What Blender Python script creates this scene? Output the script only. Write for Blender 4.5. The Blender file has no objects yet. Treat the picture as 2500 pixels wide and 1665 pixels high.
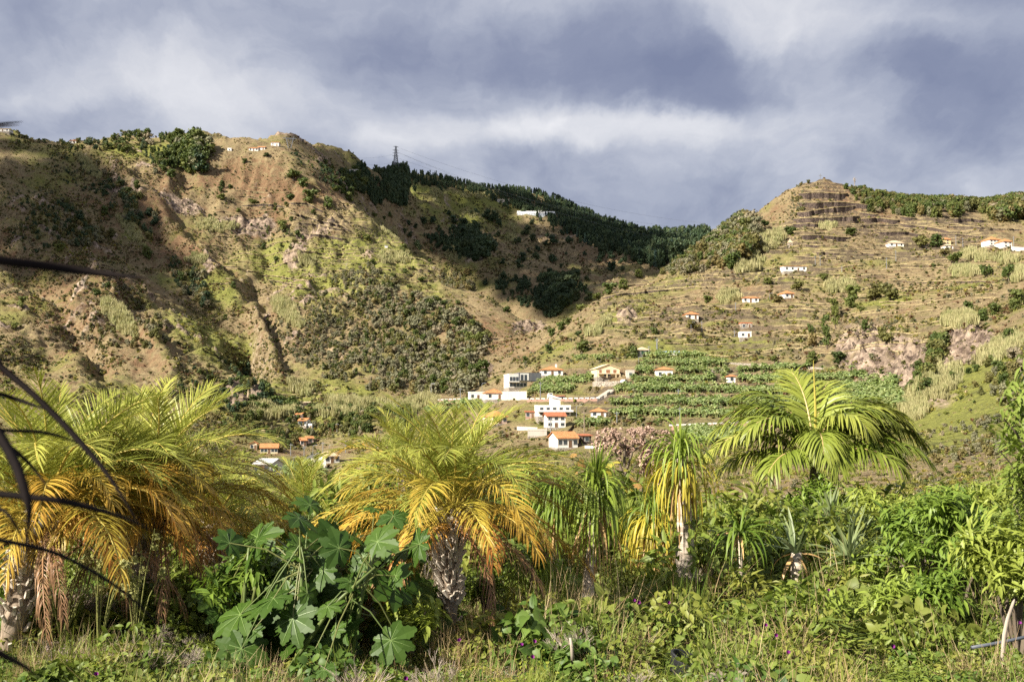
import bpy, bmesh, math, random
import numpy as np
from mathutils import Vector, Matrix, Euler

random.seed(7)
RNG = np.random.default_rng(11)
SC = bpy.context.scene
COL = SC.collection
R = math.radians

# ------------------------------------------------------------------ camera
F = 2680.0                       # focal length in photograph pixels (2500 px wide)
HOR = 1000.0                     # photograph row of the horizon
CAMZ = 2.0
PITCH = math.atan((HOR - 832.5) / F)
cam_d = bpy.data.cameras.new('camera')
cam_d.sensor_width = 36.0
cam_d.lens = 36.0 * F / 2500.0
cam_d.clip_start = 0.05
cam_d.clip_end = 9000
cam_d.dof.use_dof = True
cam_d.dof.focus_distance = 28.0
cam_d.dof.aperture_fstop = 8.0
cam = bpy.data.objects.new('camera', cam_d)
cam.location = (0, 0, CAMZ)
cam.rotation_euler = (math.pi / 2 + PITCH, 0, 0)
COL.objects.link(cam)
SC.camera = cam

# ------------------------------------------------------------------ light
SUN_EL, SUN_AZ = R(35), R(-128)       # azimuth measured from +Y (view) towards +X
sun_dir = Vector((math.sin(SUN_AZ) * math.cos(SUN_EL), math.cos(SUN_AZ) * math.cos(SUN_EL), math.sin(SUN_EL)))
sd = bpy.data.lights.new('sun', 'SUN')
sd.energy = 5.0
sd.angle = R(0.55)
sd.color = (1.0, 0.93, 0.80)
sun = bpy.data.objects.new('sun', sd)
sun.rotation_euler = (-sun_dir).to_track_quat('-Z', 'Y').to_euler()
sun.location = sun_dir * 50
COL.objects.link(sun)
SC.view_settings.view_transform = 'Standard'
SC.view_settings.look = 'None'
SC.view_settings.exposure = 1.25
SC.view_settings.gamma = 1.0
SC.view_settings.use_curve_mapping = False
SC.render.engine = 'CYCLES'
SC.cycles.use_denoising = False
SC.cycles.max_bounces = 6
SC.cycles.diffuse_bounces = 3
SC.cycles.transmission_bounces = 3
SC.cycles.transparent_max_bounces = 6
SC.cycles.caustics_reflective = False
SC.cycles.caustics_refractive = False

# ------------------------------------------------------------------ node helpers
class NT:
    def __init__(s, tree):
        s.t = tree; s.n = tree.nodes; s.l = tree.links
    def add(s, typ, **kw):
        n = s.n.new(typ)
        for k, v in kw.items(): setattr(n, k, v)
        return n
    def link(s, a, b): s.l.new(a, b)
    def val(s, sock, v):
        if hasattr(v, 'is_output') or isinstance(v, bpy.types.NodeSocket): s.l.new(v, sock)
        elif v is not None:
            if isinstance(v, (tuple, list)) and len(v) == 3 and sock.type == 'RGBA': v = (*v, 1)
            sock.default_value = v
    def math(s, op, a, b=None, clamp=False):
        n = s.add('ShaderNodeMath', operation=op, use_clamp=clamp)
        s.val(n.inputs[0], a)
        if b is not None: s.val(n.inputs[1], b)
        return n.outputs[0]
    def vmath(s, op, a, b=None):
        n = s.add('ShaderNodeVectorMath', operation=op)
        s.val(n.inputs[0], a)
        if b is not None: s.val(n.inputs[1], b)
        return n
    def mix(s, fac, a, b, mode='MIX'):
        n = s.add('ShaderNodeMix', data_type='RGBA', blend_type=mode, clamp_factor=True)
        s.val(n.inputs[0], fac); s.val(n.inputs[6], a); s.val(n.inputs[7], b)
        return n.outputs[2]
    def ramp(s, fac, stops, interp='LINEAR'):
        n = s.add('ShaderNodeValToRGB')
        cr = n.color_ramp; cr.interpolation = interp
        while len(cr.elements) < len(stops): cr.elements.new(0.5)
        for e, (p, c) in zip(cr.elements, stops):
            e.position = p
            e.color = (c, c, c, 1) if not isinstance(c, (tuple, list)) else (*c[:3], 1)
        s.val(n.inputs[0], fac)
        return n.outputs[0]
    def noise(s, vec, scale, detail=3, rough=0.55, dist=0.0):
        n = s.add('ShaderNodeTexNoise')
        if vec is not None: s.l.new(vec, n.inputs['Vector'])
        n.inputs['Scale'].default_value = scale
        n.inputs['Detail'].default_value = detail
        n.inputs['Roughness'].default_value = rough
        n.inputs['Distortion'].default_value = dist
        return n.outputs['Fac']
    def attr(s, name, typ='GEOMETRY', out='Fac'):
        n = s.add('ShaderNodeAttribute', attribute_name=name, attribute_type=typ)
        return n.outputs[out]
    def sep(s, v):
        n = s.add('ShaderNodeSeparateXYZ'); s.l.new(v, n.inputs[0]); return n.outputs
    def comb(s, x=0, y=0, z=0):
        n = s.add('ShaderNodeCombineXYZ')
        for i, v in enumerate((x, y, z)): s.val(n.inputs[i], v)
        return n.outputs[0]

def new_mat(name):
    m = bpy.data.materials.new(name); m.use_nodes = True
    t = NT(m.node_tree); t.n.clear()
    out = t.add('ShaderNodeOutputMaterial')
    return m, t, out

def princ(t, out, color, rough=0.8, bump=None, bump_s=0.3, bump_d=0.02, spec=0.3, metal=0.0):
    b = t.add('ShaderNodeBsdfPrincipled')
    t.val(b.inputs['Base Color'], color)
    t.val(b.inputs['Roughness'], rough)
    b.inputs['Specular IOR Level'].default_value = spec
    b.inputs['Metallic'].default_value = metal
    if bump is not None:
        bn = t.add('ShaderNodeBump')
        bn.inputs['Strength'].default_value = bump_s
        bn.inputs['Distance'].default_value = bump_d
        t.link(bump, bn.inputs['Height']); t.link(bn.outputs[0], b.inputs['Normal'])
    t.link(b.outputs[0], out.inputs['Surface'])
    return b

# ------------------------------------------------------------------ sky (world)
def pdir(px, py):
    u = (px - 1250.0) / F; v = (832.5 - py) / F
    c, s = math.cos(PITCH), math.sin(PITCH)
    return np.array([u, c - v * s, s + v * c])

def build_world():
    w = bpy.data.worlds.new('World'); SC.world = w; w.use_nodes = True
    t = NT(w.node_tree); t.n.clear()
    out = t.add('ShaderNodeOutputWorld')
    bg = t.add('ShaderNodeBackground'); t.link(bg.outputs[0], out.inputs[0])
    sky = t.add('ShaderNodeTexSky', sky_type='NISHITA')
    sky.sun_disc = False; sky.sun_elevation = SUN_EL; sky.sun_rotation = SUN_AZ
    sky.air_density = 1.0; sky.dust_density = 1.2; sky.ozone_density = 1.5
    tc = t.add('ShaderNodeTexCoord')
    d = tc.outputs['Generated']
    x, y, z = t.sep(d)
    zz = t.math('ADD', t.math('MAXIMUM', z, 0.0), 0.45)
    p = t.comb(t.math('DIVIDE', x, zz), t.math('DIVIDE', y, zz), 0.0); pn = t.vmath('MULTIPLY', p, (1.0, .62, 1.0)).outputs[0]
    # wind-drawn distortion of the cloud deck
    n1 = t.add('ShaderNodeTexNoise'); t.link(pn, n1.inputs['Vector'])
    n1.inputs['Scale'].default_value = 3.2; n1.inputs['Detail'].default_value = 7; n1.inputs['Roughness'].default_value = 0.58
    off = t.vmath('SUBTRACT', n1.outputs['Color'], (0.5, 0.5, 0.5)).outputs[0]
    pd = t.vmath('ADD', p, t.vmath('MULTIPLY', off, (0.34, 0.34, 0.0)).outputs[0]).outputs[0]
    pe = t.vmath('MULTIPLY', pd, (1.0, .62, 1.0)).outputs[0]; n2 = t.noise(pe, 4.6, 8, 0.54)
    rot = t.add('ShaderNodeMapping'); t.link(pd, rot.inputs[0])
    rot.inputs['Rotation'].default_value = (0, 0, R(-35)); rot.inputs['Scale'].default_value = (1.0, 1.9, 1.0)
    n3 = t.noise(rot.outputs[0], 5.5, 5, 0.55)
    acc = t.math('ADD', t.math('MULTIPLY', n2, 1.25), t.math('MULTIPLY', n3, 0.45))
    acc = t.math('SUBTRACT', acc, 0.33)
    # the thick and thin places of the cloud deck: (px, py, rx, ry, weight)
    blobs = [(1270, 130, 420, 120, -.34), (1700, 215, 280, 80, -.30), (600, 60, 360, 90, -.16), (80, 40, 300, 90, -.10),
             (1480, 330, 330, 60, .42), (1150, 345, 220, 45, .14), (2050, 70, 500, 80, .17), (1800, 20, 250, 40, .03),
             (330, 190, 420, 90, .16), (620, 270, 260, 60, .12), (2330, 260, 320, 110, -.16), (1650, 500, 330, 70, -.22),
             (250, 300, 400, 50, -.06), (900, 380, 300, 60, .08), (2250, 400, 300, 60, .04), (2480, 20, 120, 60, -.1)]
    def pc(px, py):
        q = pdir(px, py); q = q / np.linalg.norm(q)
        k = max(q[2], 0) + 0.45
        return np.array([q[0] / k, q[1] / k])
    for (bx, by, rx, ry, wt) in blobs:
        c = pc(bx, by); ex = abs(pc(bx + rx, by)[0] - c[0]); ey = abs(pc(bx, by - ry)[1] - pc(bx, by + ry)[1]) / 2
        q = t.vmath('SUBTRACT', pd, (float(c[0]), float(c[1]), 0.0)).outputs[0]
        q = t.vmath('MULTIPLY', q, (1 / float(ex), 1 / float(ey), 0.0)).outputs[0]
        l = t.vmath('LENGTH', q).outputs['Value']
        mr = t.add('ShaderNodeMapRange', interpolation_type='SMOOTHERSTEP')
        t.link(l, mr.inputs[0]); mr.inputs[1].default_value = 1.7; mr.inputs[2].default_value = 0.0
        mr.inputs[3].default_value = 0.0; mr.inputs[4].default_value = wt*.9
        acc = t.math('ADD', acc, mr.outputs[0])
    cl = t.ramp(acc, [(0.0, (.168, .192, .292)), (0.22, (.215, .240, .338)), (0.42, (.310, .336, .424)), (0.60, (.425, .446, .518)),
                      (0.78, (.555, .565, .610)), (1.0, (.69, .69, .715))])
    skyc = t.vmath('MULTIPLY', sky.outputs[0], (0.09, 0.09, 0.09)).outputs[0]
    fin = t.mix(0.93, skyc, cl)
    t.link(fin, bg.inputs[0])
    bg.inputs[1].default_value = 0.54
build_world()

# ------------------------------------------------------------------ object helpers
def mesh_np(name, V, Fc, mat=None, smooth=False, mats=None, midx=None):
    """mesh from arrays; Fc is an (n,3) or (n,4) array or a list of index tuples"""
    me = bpy.data.meshes.new(name)
    if isinstance(Fc, np.ndarray):
        V = np.asarray(V, np.float32); n, k = Fc.shape
        me.vertices.add(len(V)); me.vertices.foreach_set('co', V.ravel())
        me.loops.add(n * k); me.loops.foreach_set('vertex_index', Fc.astype(np.int32).ravel())
        me.polygons.add(n); me.polygons.foreach_set('loop_start', np.arange(0, n * k, k, dtype=np.int32))
        me.update(calc_edges=True)
    else:
        me.from_pydata([tuple(map(float, v)) for v in V], [], Fc)
    if smooth: me.polygons.foreach_set('use_smooth', np.ones(len(me.polygons), bool))
    for m in (mats or ([mat] if mat else [])): me.materials.append(m)
    if midx is not None: me.polygons.foreach_set('material_index', np.asarray(midx, np.int32))
    me.update()
    return me

def vattr(me, name, arr):
    a = me.attributes.new(name, 'FLOAT', 'POINT'); a.data.foreach_set('value', np.asarray(arr, np.float32))

def obj(name, me, parent=None, loc=None, rot=None, scale=None):
    o = bpy.data.objects.new(name, me); COL.objects.link(o)
    if parent is not None: o.parent = parent
    if loc is not None: o.location = loc
    if rot is not None: o.rotation_euler = rot
    if scale is not None: o.scale = scale if isinstance(scale, (tuple, list)) else (scale,) * 3
    return o

def tag(o, label=None, cat=None, group=None, kind=None):
    if label: o['label'] = label
    if cat: o['category'] = cat
    if group: o['group'] = group
    if kind: o['kind'] = kind
    return o

def empty(name, loc=(0, 0, 0), rz=0.0):
    o = bpy.data.objects.new(name, None); COL.objects.link(o)
    o.empty_display_size = 0.1; o.location = loc; o.rotation_euler = (0, 0, rz)
    return o

class MB:
    """collects quads / polygons for one mesh"""
    def __init__(s): s.v = []; s.f = []
    def box(s, x0, x1, y0, y1, z0, z1):
        b = len(s.v)
        s.v += [(x0, y0, z0), (x1, y0, z0), (x1, y1, z0), (x0, y1, z0), (x0, y0, z1), (x1, y0, z1), (x1, y1, z1), (x0, y1, z1)]
        s.f += [(b, b+3, b+2, b+1), (b+4, b+5, b+6, b+7), (b, b+1, b+5, b+4), (b+1, b+2, b+6, b+5), (b+2, b+3, b+7, b+6), (b+3, b, b+4, b+7)]
        return s
    def bar(s, a, c, w, h=None):
        a = Vector(a); c = Vector(c); d = (c - a).normalized()
        up = Vector((0, 0, 1)) if abs(d.z) < 0.95 else Vector((1, 0, 0))
        e = d.cross(up).normalized(); g = e.cross(d); h = h or w
        b = len(s.v)
        for q in (a, c):
            for (i, j) in ((-1, -1), (1, -1), (1, 1), (-1, 1)): s.v.append(tuple(q + e * (i * w / 2) + g * (j * h / 2)))
        s.f += [(b, b+1, b+2, b+3), (b+4, b+7, b+6, b+5)] + [(b+i, b+4+i, b+4+(i+1) % 4, b+(i+1) % 4) for i in range(4)]
        return s
    def tube(s, pts, radii, n=8, cap=True):
        pts = [Vector(p) for p in pts]; b = len(s.v); prev = None
        for i, p in enumerate(pts):
            d = (pts[min(i+1, len(pts)-1)] - pts[max(i-1, 0)]).normalized()
            if prev is None:
                up = Vector((0, 0, 1)) if abs(d.z) < 0.9 else Vector((1, 0, 0)); e = d.cross(up).normalized()
            else: e = (prev - d * prev.dot(d)).normalized()
            prev = e; g = d.cross(e)
            r = radii[i] if isinstance(radii, (list, tuple)) else radii
            for k in range(n):
                an = 2 * math.pi * k / n; s.v.append(tuple(p + (e * math.cos(an) + g * math.sin(an)) * r))
        for i in range(len(pts)-1):
            for k in range(n):
                k2 = (k+1) % n; s.f.append((b+i*n+k, b+i*n+k2, b+(i+1)*n+k2, b+(i+1)*n+k))
        if cap:
            s.f.append(tuple(b+k for k in reversed(range(n)))); e0 = b+(len(pts)-1)*n; s.f.append(tuple(e0+k for k in range(n)))
        return s
    def poly(s, pts):
        b = len(s.v); s.v += [tuple(p) for p in pts]; s.f.append(tuple(range(b, b+len(pts)))); return s
    def mesh(s, name, mat=None, smooth=False): return mesh_np(name, s.v, s.f, mat, smooth)
    def build(s, name, mat=None, parent=None, smooth=False, **kw): return obj(name, s.mesh(name, mat, smooth), parent, **kw)

# ------------------------------------------------------------------ value noise in numpy
_perm = np.random.default_rng(3).integers(0, 2**31, 4096)
def gnoise(x, y, seed=0):
    xi = np.floor(x).astype(np.int64); yi = np.floor(y).astype(np.int64)
    xf = x - xi; yf = y - yi
    def h(i, j):
        a = _perm[(_perm[(i + seed * 131) & 4095] + j) & 4095] * (2 * np.pi / 2**31)
        return np.cos(a), np.sin(a)
    u = xf*xf*xf*(xf*(xf*6-15)+10); v = yf*yf*yf*(yf*(yf*6-15)+10)
    r = 0
    for di in (0, 1):
        for dj in (0, 1):
            gx, gy = h(xi+di, yi+dj)
            dot = gx*(xf-di) + gy*(yf-dj)
            r = r + dot * ((u if di else 1-u) * (v if dj else 1-v))
    return r * 1.5
def fbm(x, y, oct=4, seed=0, gain=0.5, lac=2.03):
    a = 1.0; s = 0; n = 0
    for o in range(oct):
        s = s + a * gnoise(x, y, seed+o); n += a; a *= gain; x = x*lac+17.3; y = y*lac-9.1
    return s / n
def ridged(x, y, oct=4, seed=0):
    a = 1.0; s = 0; n = 0
    for o in range(oct):
        s = s + a * (1 - np.abs(gnoise(x, y, seed+o)) * 2); n += a; a *= 0.5; x = x*2.1+3.3; y = y*2.1+7.7
    return s / n
def sstep(a, b, x):
    t = np.clip((x - a) / (b - a), 0, 1); return t*t*(3-2*t)
# ------------------------------------------------------------------ terrain
def P3(px, py, Y):
    d = pdir(px, py); k = Y / d[1]
    return np.array([d[0]*k, Y, CAMZ + d[2]*k])

# surveyed points of the land: (photo column, photo row, distance in metres)
CP = [
 # left hill ridge
 (-500,300,1050),(-200,310,1030),(0,326,1000),(150,348,1000),(300,362,1000),(450,372,1000),(560,374,1000),(700,366,1010),(780,400,1060),(880,425,1120),(965,424,1230),
 # left hill, left flank (a broad rib running down to the right)
 (-300,500,800),(-300,800,560),(0,430,880),(0,520,790),(0,640,700),(0,760,610),(0,880,530),(0,960,480),
 (130,420,920),(150,520,840),(160,620,750),(150,740,640),(150,850,560),(150,930,505),
 (280,420,960),(300,520,900),(320,600,820),(320,680,710),(330,760,630),(320,860,560),(300,930,510),
 (430,430,970),(450,520,930),(450,600,880),(430,680,760),(440,750,660),(450,820,600),(440,890,560),(450,940,525),
 (560,470,960),(570,560,915),(560,640,870),(550,720,790),(540,790,670),(560,850,600),(560,910,545),(560,970,505),
 (640,420,990),(650,500,960),(650,580,920),(640,660,860),(630,740,800),(620,820,730),(640,900,640),(650,960,560),
 (750,440,980),(740,520,930),(750,600,880),(740,680,800),(740,760,730),(730,850,660),(740,930,580),(740,985,520),
 (830,490,1000),(850,560,940),(860,620,880),(850,690,800),(850,770,720),(850,850,650),(860,930,570),(860,995,505),
 (930,545,990),(960,610,920),(960,680,840),(970,750,750),(980,830,680),(990,910,600),(1000,985,500),
 (1010,610,960),(1080,660,900),(1150,705,860),(1110,760,780),(1120,840,690),(1130,910,600),(1130,975,490),
 (1230,745,820),(1240,800,730),(1240,860,630),(1230,920,540),(1310,775,760),(1360,798,700),(1310,830,650),(1300,880,560),(1350,850,590),(1290,925,480),
 # valley on the left, low
 (-300,1050,380),(0,1040,400),(300,1030,420),(560,1040,470),(700,1010,560),(720,1030,530),(750,1050,500),(800,1110,470),(690,1090,450),(610,1130,430),(700,1170,330),(850,1060,480),(900,1040,470),(1000,1040,460),(800,1180,310),(400,1150,250),(0,1150,250),(-300,1150,250),
 (950,1100,380),(950,1150,260),
 # far hill
 (880,470,1300),(1000,424,1500),(1100,445,1560),(1200,466,1600),(1300,470,1600),(1380,498,1600),(1480,556,1600),(1560,592,1600),(1690,596,1600),(1850,600,1600),(2100,640,1650),(2500,650,1650),
 (1000,470,1400),(1000,540,1250),(1060,600,1150),(1100,500,1420),(1120,570,1280),(1130,640,1120),(1230,490,1500),(1230,550,1400),(1230,620,1250),(1230,700,1060),(1300,520,1480),(1330,560,1420),(1330,640,1230),(1330,740,980),(1400,560,1450),(1420,640,1250),(1420,700,1080),(1440,730,960),(1500,610,1400),(1520,660,1200),(1570,640,1300),(1380,775,860),
 # right hill crest and peak
 (1390,800,560),(1430,757,600),(1500,716,650),(1570,688,690),(1640,650,725),(1700,610,745),(1780,575,765),(1850,545,780),(1880,525,785),(1920,482,795),(1960,450,800),(2010,438,805),(2060,446,812),(2110,470,820),(2200,490,840),(2300,505,850),(2400,512,860),(2500,505,870),(2700,490,900),(3000,480,950),
 # right hill face
 (1400,860,500),(1450,800,540),(1500,850,470),(1560,770,560),(1600,830,490),(1650,720,630),(1700,780,530),(1700,850,465),(1760,680,660),(1800,740,570),(1850,800,500),(1850,860,440),(1880,640,690),(1900,700,600),(1960,560,740),(1980,500,775),(2000,620,680),(2000,700,590),(1980,780,510),(1980,850,440),
 (2100,540,770),(2100,600,710),(2120,660,630),(2100,740,550),(2120,790,470),(2080,850,400),(2150,920,370),(2250,560,750),(2250,620,690),(2250,700,570),(2250,760,490),(2200,830,400),(2280,860,350),(2400,570,720),(2400,620,640),(2380,690,520),(2330,760,440),(2500,560,740),(2500,620,620),(2500,680,480),(2700,650,600),(2700,580,740),
 # village and banana terraces
 (1300,955,430),(1400,900,450),(1400,950,410),(1500,900,425),(1500,950,390),(1450,1010,360),(1350,1010,375),(1250,1000,395),(1150,1000,440),(1150,1040,400),(1300,1060,345),(1400,1080,325),(1560,1050,325),(1600,930,400),(1600,1000,355),(1700,900,415),(1700,960,375),(1750,1030,325),(1800,900,410),(1850,960,365),(1900,1040,310),(1950,900,395),(2050,950,350),(2050,1020,300),(1600,1090,280),(1800,1100,260),(2000,1100,220),(1300,1120,260),
 # near slope on the right
 (2150,1010,260),(2200,960,290),(2220,1060,205),(2300,1000,225),(2300,920,280),(2380,850,300),(2400,920,240),(2430,790,330),(2500,750,350),(2500,830,260),(2500,920,205),(2450,1010,175),(2350,1090,145),(2200,1120,150),(2500,1100,125),(2700,700,330),(2700,900,190),(2700,1060,120),(3000,700,300),
 # before the garden
 (1250,1200,110),(1800,1180,110),(2200,1190,85),(2500,1180,75),(700,1250,110),(100,1250,110),(2800,1180,70),
]
GZ0 = -0.30          # level of the garden soil
CW = [P3(*c) for c in CP]
# land hidden behind ridges, by (column, distance, height)
for (px, Y, z) in [(-300,1300,215),(0,1250,215),(300,1250,210),(560,1250,205),(760,1300,205),
                   (1010,1080,95),(1100,1010,72),(1180,960,55),(1260,900,38),(1330,840,28),(1380,720,24),
                   (1450,800,58),(1520,860,80),(1600,900,95),(1700,950,120),(1850,980,140),(2000,1000,165),(2200,1050,150),(2500,1100,150),
                   (1000,1900,250),(1300,1900,220),(1600,1900,180),(2000,1900,180),(2500,1900,180),(500,1900,230),(0,1900,230),(-500,1900,230),
                   (0,60,-8),(600,60,-8),(1250,60,-8),(1900,60,-8),(2500,50,-6),(0,34,-3),(800,34,-3),(1600,34,-3),(2500,34,-3)]:
    u = (px-1250)/F; CW.append(np.array([u*Y, Y, z]))
for x in range(-60, 61, 20):
    for y in (-30, -10, 5, 22): CW.append(np.array([float(x), float(y), GZ0]))
CW = np.array(CW)

def fit_rbf(C):
    n = len(C); xy = C[:, :2] / 100.0
    D = np.sqrt(((xy[:, None] - xy[None]) ** 2).sum(-1))
    K = D ** 1.6 + np.eye(n) * (-0.02)
    A = np.zeros((n+3, n+3)); A[:n, :n] = K; A[:n, n] = 1; A[:n, n+1:] = xy; A[n:, :n] = A[:n, n:].T
    b = np.zeros(n+3); b[:n] = C[:, 2]
    return xy, np.linalg.solve(A, b)
RBX, RBW = fit_rbf(CW)
def base_height(x, y):
    sh = x.shape; q = np.stack([x.ravel(), y.ravel()], -1) / 100.0
    o = np.empty(len(q)); n = len(RBX)
    for i in range(0, len(q), 40000):
        c = q[i:i+40000]
        D2 = (c**2).sum(1)[:, None] + (RBX**2).sum(1)[None] - 2 * c @ RBX.T
        K = np.maximum(D2, 1e-12) ** 0.8
        o[i:i+40000] = K @ RBW[:n] + RBW[n] + c @ RBW[n+1:]
    return o.reshape(sh)

def project(x, y, z):
    """photo coordinates of world points"""
    c, s = math.cos(PITCH), math.sin(PITCH); dz = z - CAMZ
    f = y*c + dz*s; up = -y*s + dz*c
    return 1250 + F*x/f, 832.5 - F*up/f

# polar sheet: fine where the photograph looks, coarse around it
azs = np.concatenate([np.linspace(R(-75), R(-29), 24)[:-1], np.linspace(R(-29), R(29), 660), np.linspace(R(29), R(75), 24)[1:]])
def geo(a, b, k): return list(np.exp(np.arange(math.log(a), math.log(b), k)))
rs = np.array([2.0, 5, 8, 11, 14, 17, 20, 23] + geo(25, 150, .022) + geo(150, 330, .0075) + geo(330, 430, .0032) + geo(430, 880, .0019) + geo(880, 1250, .0026) + geo(1250, 1680, .004) + geo(1690, 6000, .08))
NA, NR = len(azs), len(rs)
AZ, RR = np.meshgrid(azs, rs, indexing='ij')
GX = RR * np.sin(AZ); GY = RR * np.cos(AZ)
# evaluate the smooth base on a coarser net, then interpolate
def coarse_eval():
    ia = np.unique(np.r_[0:24, np.linspace(23, NA-24, 200).astype(int), NA-24:NA]); ir = np.unique(np.r_[np.linspace(0, NR-1, 330).astype(int), NR-1])
    Z = base_height(GX[np.ix_(ia, ir)], GY[np.ix_(ia, ir)])
    Z1 = np.empty((len(ia), NR))
    for k in range(len(ia)): Z1[k] = np.interp(rs, rs[ir], Z[k])
    Z2 = np.empty((NA, NR))
    for k in range(NR): Z2[:, k] = np.interp(azs, azs[ia], Z1[:, k])
    return Z2
GZ = coarse_eval()
far = sstep(1700, 2600, RR); GZ = GZ * (1-far) + 120 * far
PXg, PYg = project(GX, GY, GZ)

def blob(px, py, cx, cy, rx, ry, ang=0.0, soft=0.6):
    c, s = math.cos(R(ang)), math.sin(R(ang)); dx = px-cx; dy = py-cy
    u = (dx*c + dy*s)/rx; v = (-dx*s + dy*c)/ry
    return 1 - sstep(1-soft, 1+soft*0.4, np.sqrt(u*u+v*v))

wild = sstep(60, 300, RR)
# ribs and gullies of the steep slopes
right_face0 = sstep(1330, 1460, PXg)
G = ridged(GX/170 + 0.35*fbm(GX/90, GY/90, 3, 5), GY/260, 4, 21)
left_m = np.clip(blob(PXg, PYg, 450, 640, 900, 420), 0, 1)
far_m = sstep(1000, 1200, RR)
amp = 3.0*wild*sstep(430, 520, RR) + 13*left_m*sstep(480, 600, RR)*(1-far_m) + 16*far_m*(1-sstep(1400, 1560, RR))
amp = amp*(.25+.75*sstep(375, 420, PYg+1e3*far_m))
GZ = GZ + (G-0.45) * amp * 0.8
GZ = GZ + fbm(GX/40, GY/40, 4, 40) * 2.6 * wild * sstep(300, 520, RR) + fbm(GX/13, GY/13, 3, 60) * 0.9 * sstep(120, 300, RR)
GZ = GZ + fbm(GX/6, GY/6, 3, 77) * 0.35 * sstep(22, 40, RR)
NZO = fbm(GX/40, GY/40, 3, 361)
rough = np.clip(left_m*1.0 + .35*right_face0 + .8*far_m*(1-sstep(1400, 1540, RR)), 0, 1.2)*sstep(430, 540, RR)*(1-(1-sstep(375, 405, PYg))*(1-far_m))
GZ = GZ + rough*((ridged(GX/62, GY/80, 3, 301)-.5)*9.0 + (ridged(GX/21, GY/26, 3, 311)-.5)*4.6) + .5*rough*fbm(GX/4.5, GY/4.5, 2, 321)
OUTC = sstep(.62, .80, ridged(GX/34+.4*NZO, GY/30, 4, 331))*sstep(-.05, .3, fbm(GX/95, GY/95, 3, 341))*np.clip(left_m+.25*right_face0+.5*far_m, 0, 1)*sstep(430, 520, RR)*(1-sstep(1400, 1540, RR))
GZ = GZ + OUTC*(2.2 + 2.4*ridged(GX/7, GY/7, 3, 351))
# cuts of the gullies seen on the left hill: lines in photo space (px,py) with width and depth
def seg_dist(px, py, a, b):
    ax, ay = a; bx, by = b; t = np.clip(((px-ax)*(bx-ax)+(py-ay)*(by-ay))/((bx-ax)**2+(by-ay)**2), 0, 1)
    return np.hypot(px-ax-t*(bx-ax), py-ay-t*(by-ay))
def line_mask(pts, w):
    d = np.full(GX.shape, 1e9)
    for a, b in zip(pts[:-1], pts[1:]): d = np.minimum(d, seg_dist(PXg, PYg, a, b))
    return np.exp(-(d/w)**2)
near_left = sstep(470, 520, RR)*(1-sstep(1080, 1200, RR))
for pts, w, dep in [([(60,420),(250,560),(420,690),(560,800),(640,920)], 26, -10), ([(200,380),(380,520),(470,640),(600,760),(680,900)], 22, 12*1.0),
                    ([(640,560),(660,640),(600,760),(610,850)], 20, -9), ([(690,690),(640,780),(690,900)], 16, -7), ([(820,500),(700,590),(660,700)], 14, -6),
                    ([(0,600),(130,730),(250,900)], 26, -8), ([(0,470),(170,640),(330,800),(420,920)], 24, 8)]:
    GZ = GZ + line_mask(pts, w) * dep * near_left

# terraces: cut the slope into flats and risers
slope0 = np.hypot(np.gradient(GZ, axis=1)/np.gradient(RR, axis=1), np.gradient(GZ, axis=0)/(np.gradient(AZ, axis=0)*RR))
right_face = sstep(1330, 1460, PXg) * (1-far_m)
ter = np.zeros(GX.shape)
for (cx, cy, rx, ry, an, s) in [(2080,560,420,140,4,1.0),(1800,700,520,190,-6,.9),(2000,830,500,130,0,.7),(860,560,240,120,10,1.0),(900,660,280,90,10,.85),(600,600,160,110,10,.5),(250,800,260,140,20,.3),(620,420,200,60,10,.4),(550,850,160,80,15,.45),
                                 (1250,600,260,120,0,.0),(640,960,260,90,5,.7),(1500,700,180,80,-25,.6),(1650,960,460,120,0,.9),(2300,900,200,120,0,.2),(750,1040,220,90,0,.7)]:
    ter = np.maximum(ter, blob(PXg, PYg, cx, cy, rx, ry, an) * s)
ter = ter * (1-far_m) * sstep(300, 360, RR) * (1-blob(PXg, PYg, 1900, 485, 62, 62))
ter = np.maximum(ter, .7 * far_m * blob(PXg, PYg, 1380, 620, 330, 130) * (RR < 1560))
stepn = 4.6 + 2.2*fbm(GX/220, GY/220, 2, 91)
hz = GZ + 2.6*fbm(GX/75, GY/75, 3, 95)
TS = 3.7
tt = hz / TS
fr = tt - np.floor(tt)
patch = sstep(-0.25, 0.15, fbm(GX/60, GY/40, 3, 99))
term = ter * (0.35 + 0.65*patch)
shaped = sstep(0.60, 0.97, fr)
GZ = GZ + term * (shaped - fr) * TS
peak = np.clip(blob(PXg, PYg, 2110, 520, 330, 105, 5) + .6, 0, 1)
WALL = peak * term * sstep(0.60, 0.70, fr) * (1-sstep(0.93, 0.985, fr))
LIP = term * np.maximum(sstep(0.93, 0.985, fr), 1-sstep(0.0, 0.16, fr))
# cliffs
cliff = np.zeros(GX.shape)
for (cx, cy, rx, ry, an) in [(2125,865,105,85,20),(2235,905,125,80,35),(2350,850,100,50,-20),(600,960,75,38,15),(1170,905,40,18,0),(440,500,70,22,5),(1290,800,50,22,0),(720,620,30,50,20),(600,540,90,26,0),(2150,560,0.1,.1,0),(770,560,60,20,10),(1530,770,30,20,0),(1160,620,50,40,0)]:
    cliff = np.maximum(cliff, blob(PXg, PYg, cx, cy, rx, ry, an))
cliff *= (1-far_m*.5) * sstep(180, 240, RR)
GZ = GZ + cliff * (ridged(GX/14, GY/14 + GZ/20, 4, 51)-.5) * 10.0
PXg, PYg = project(GX, GY, GZ)

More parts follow.
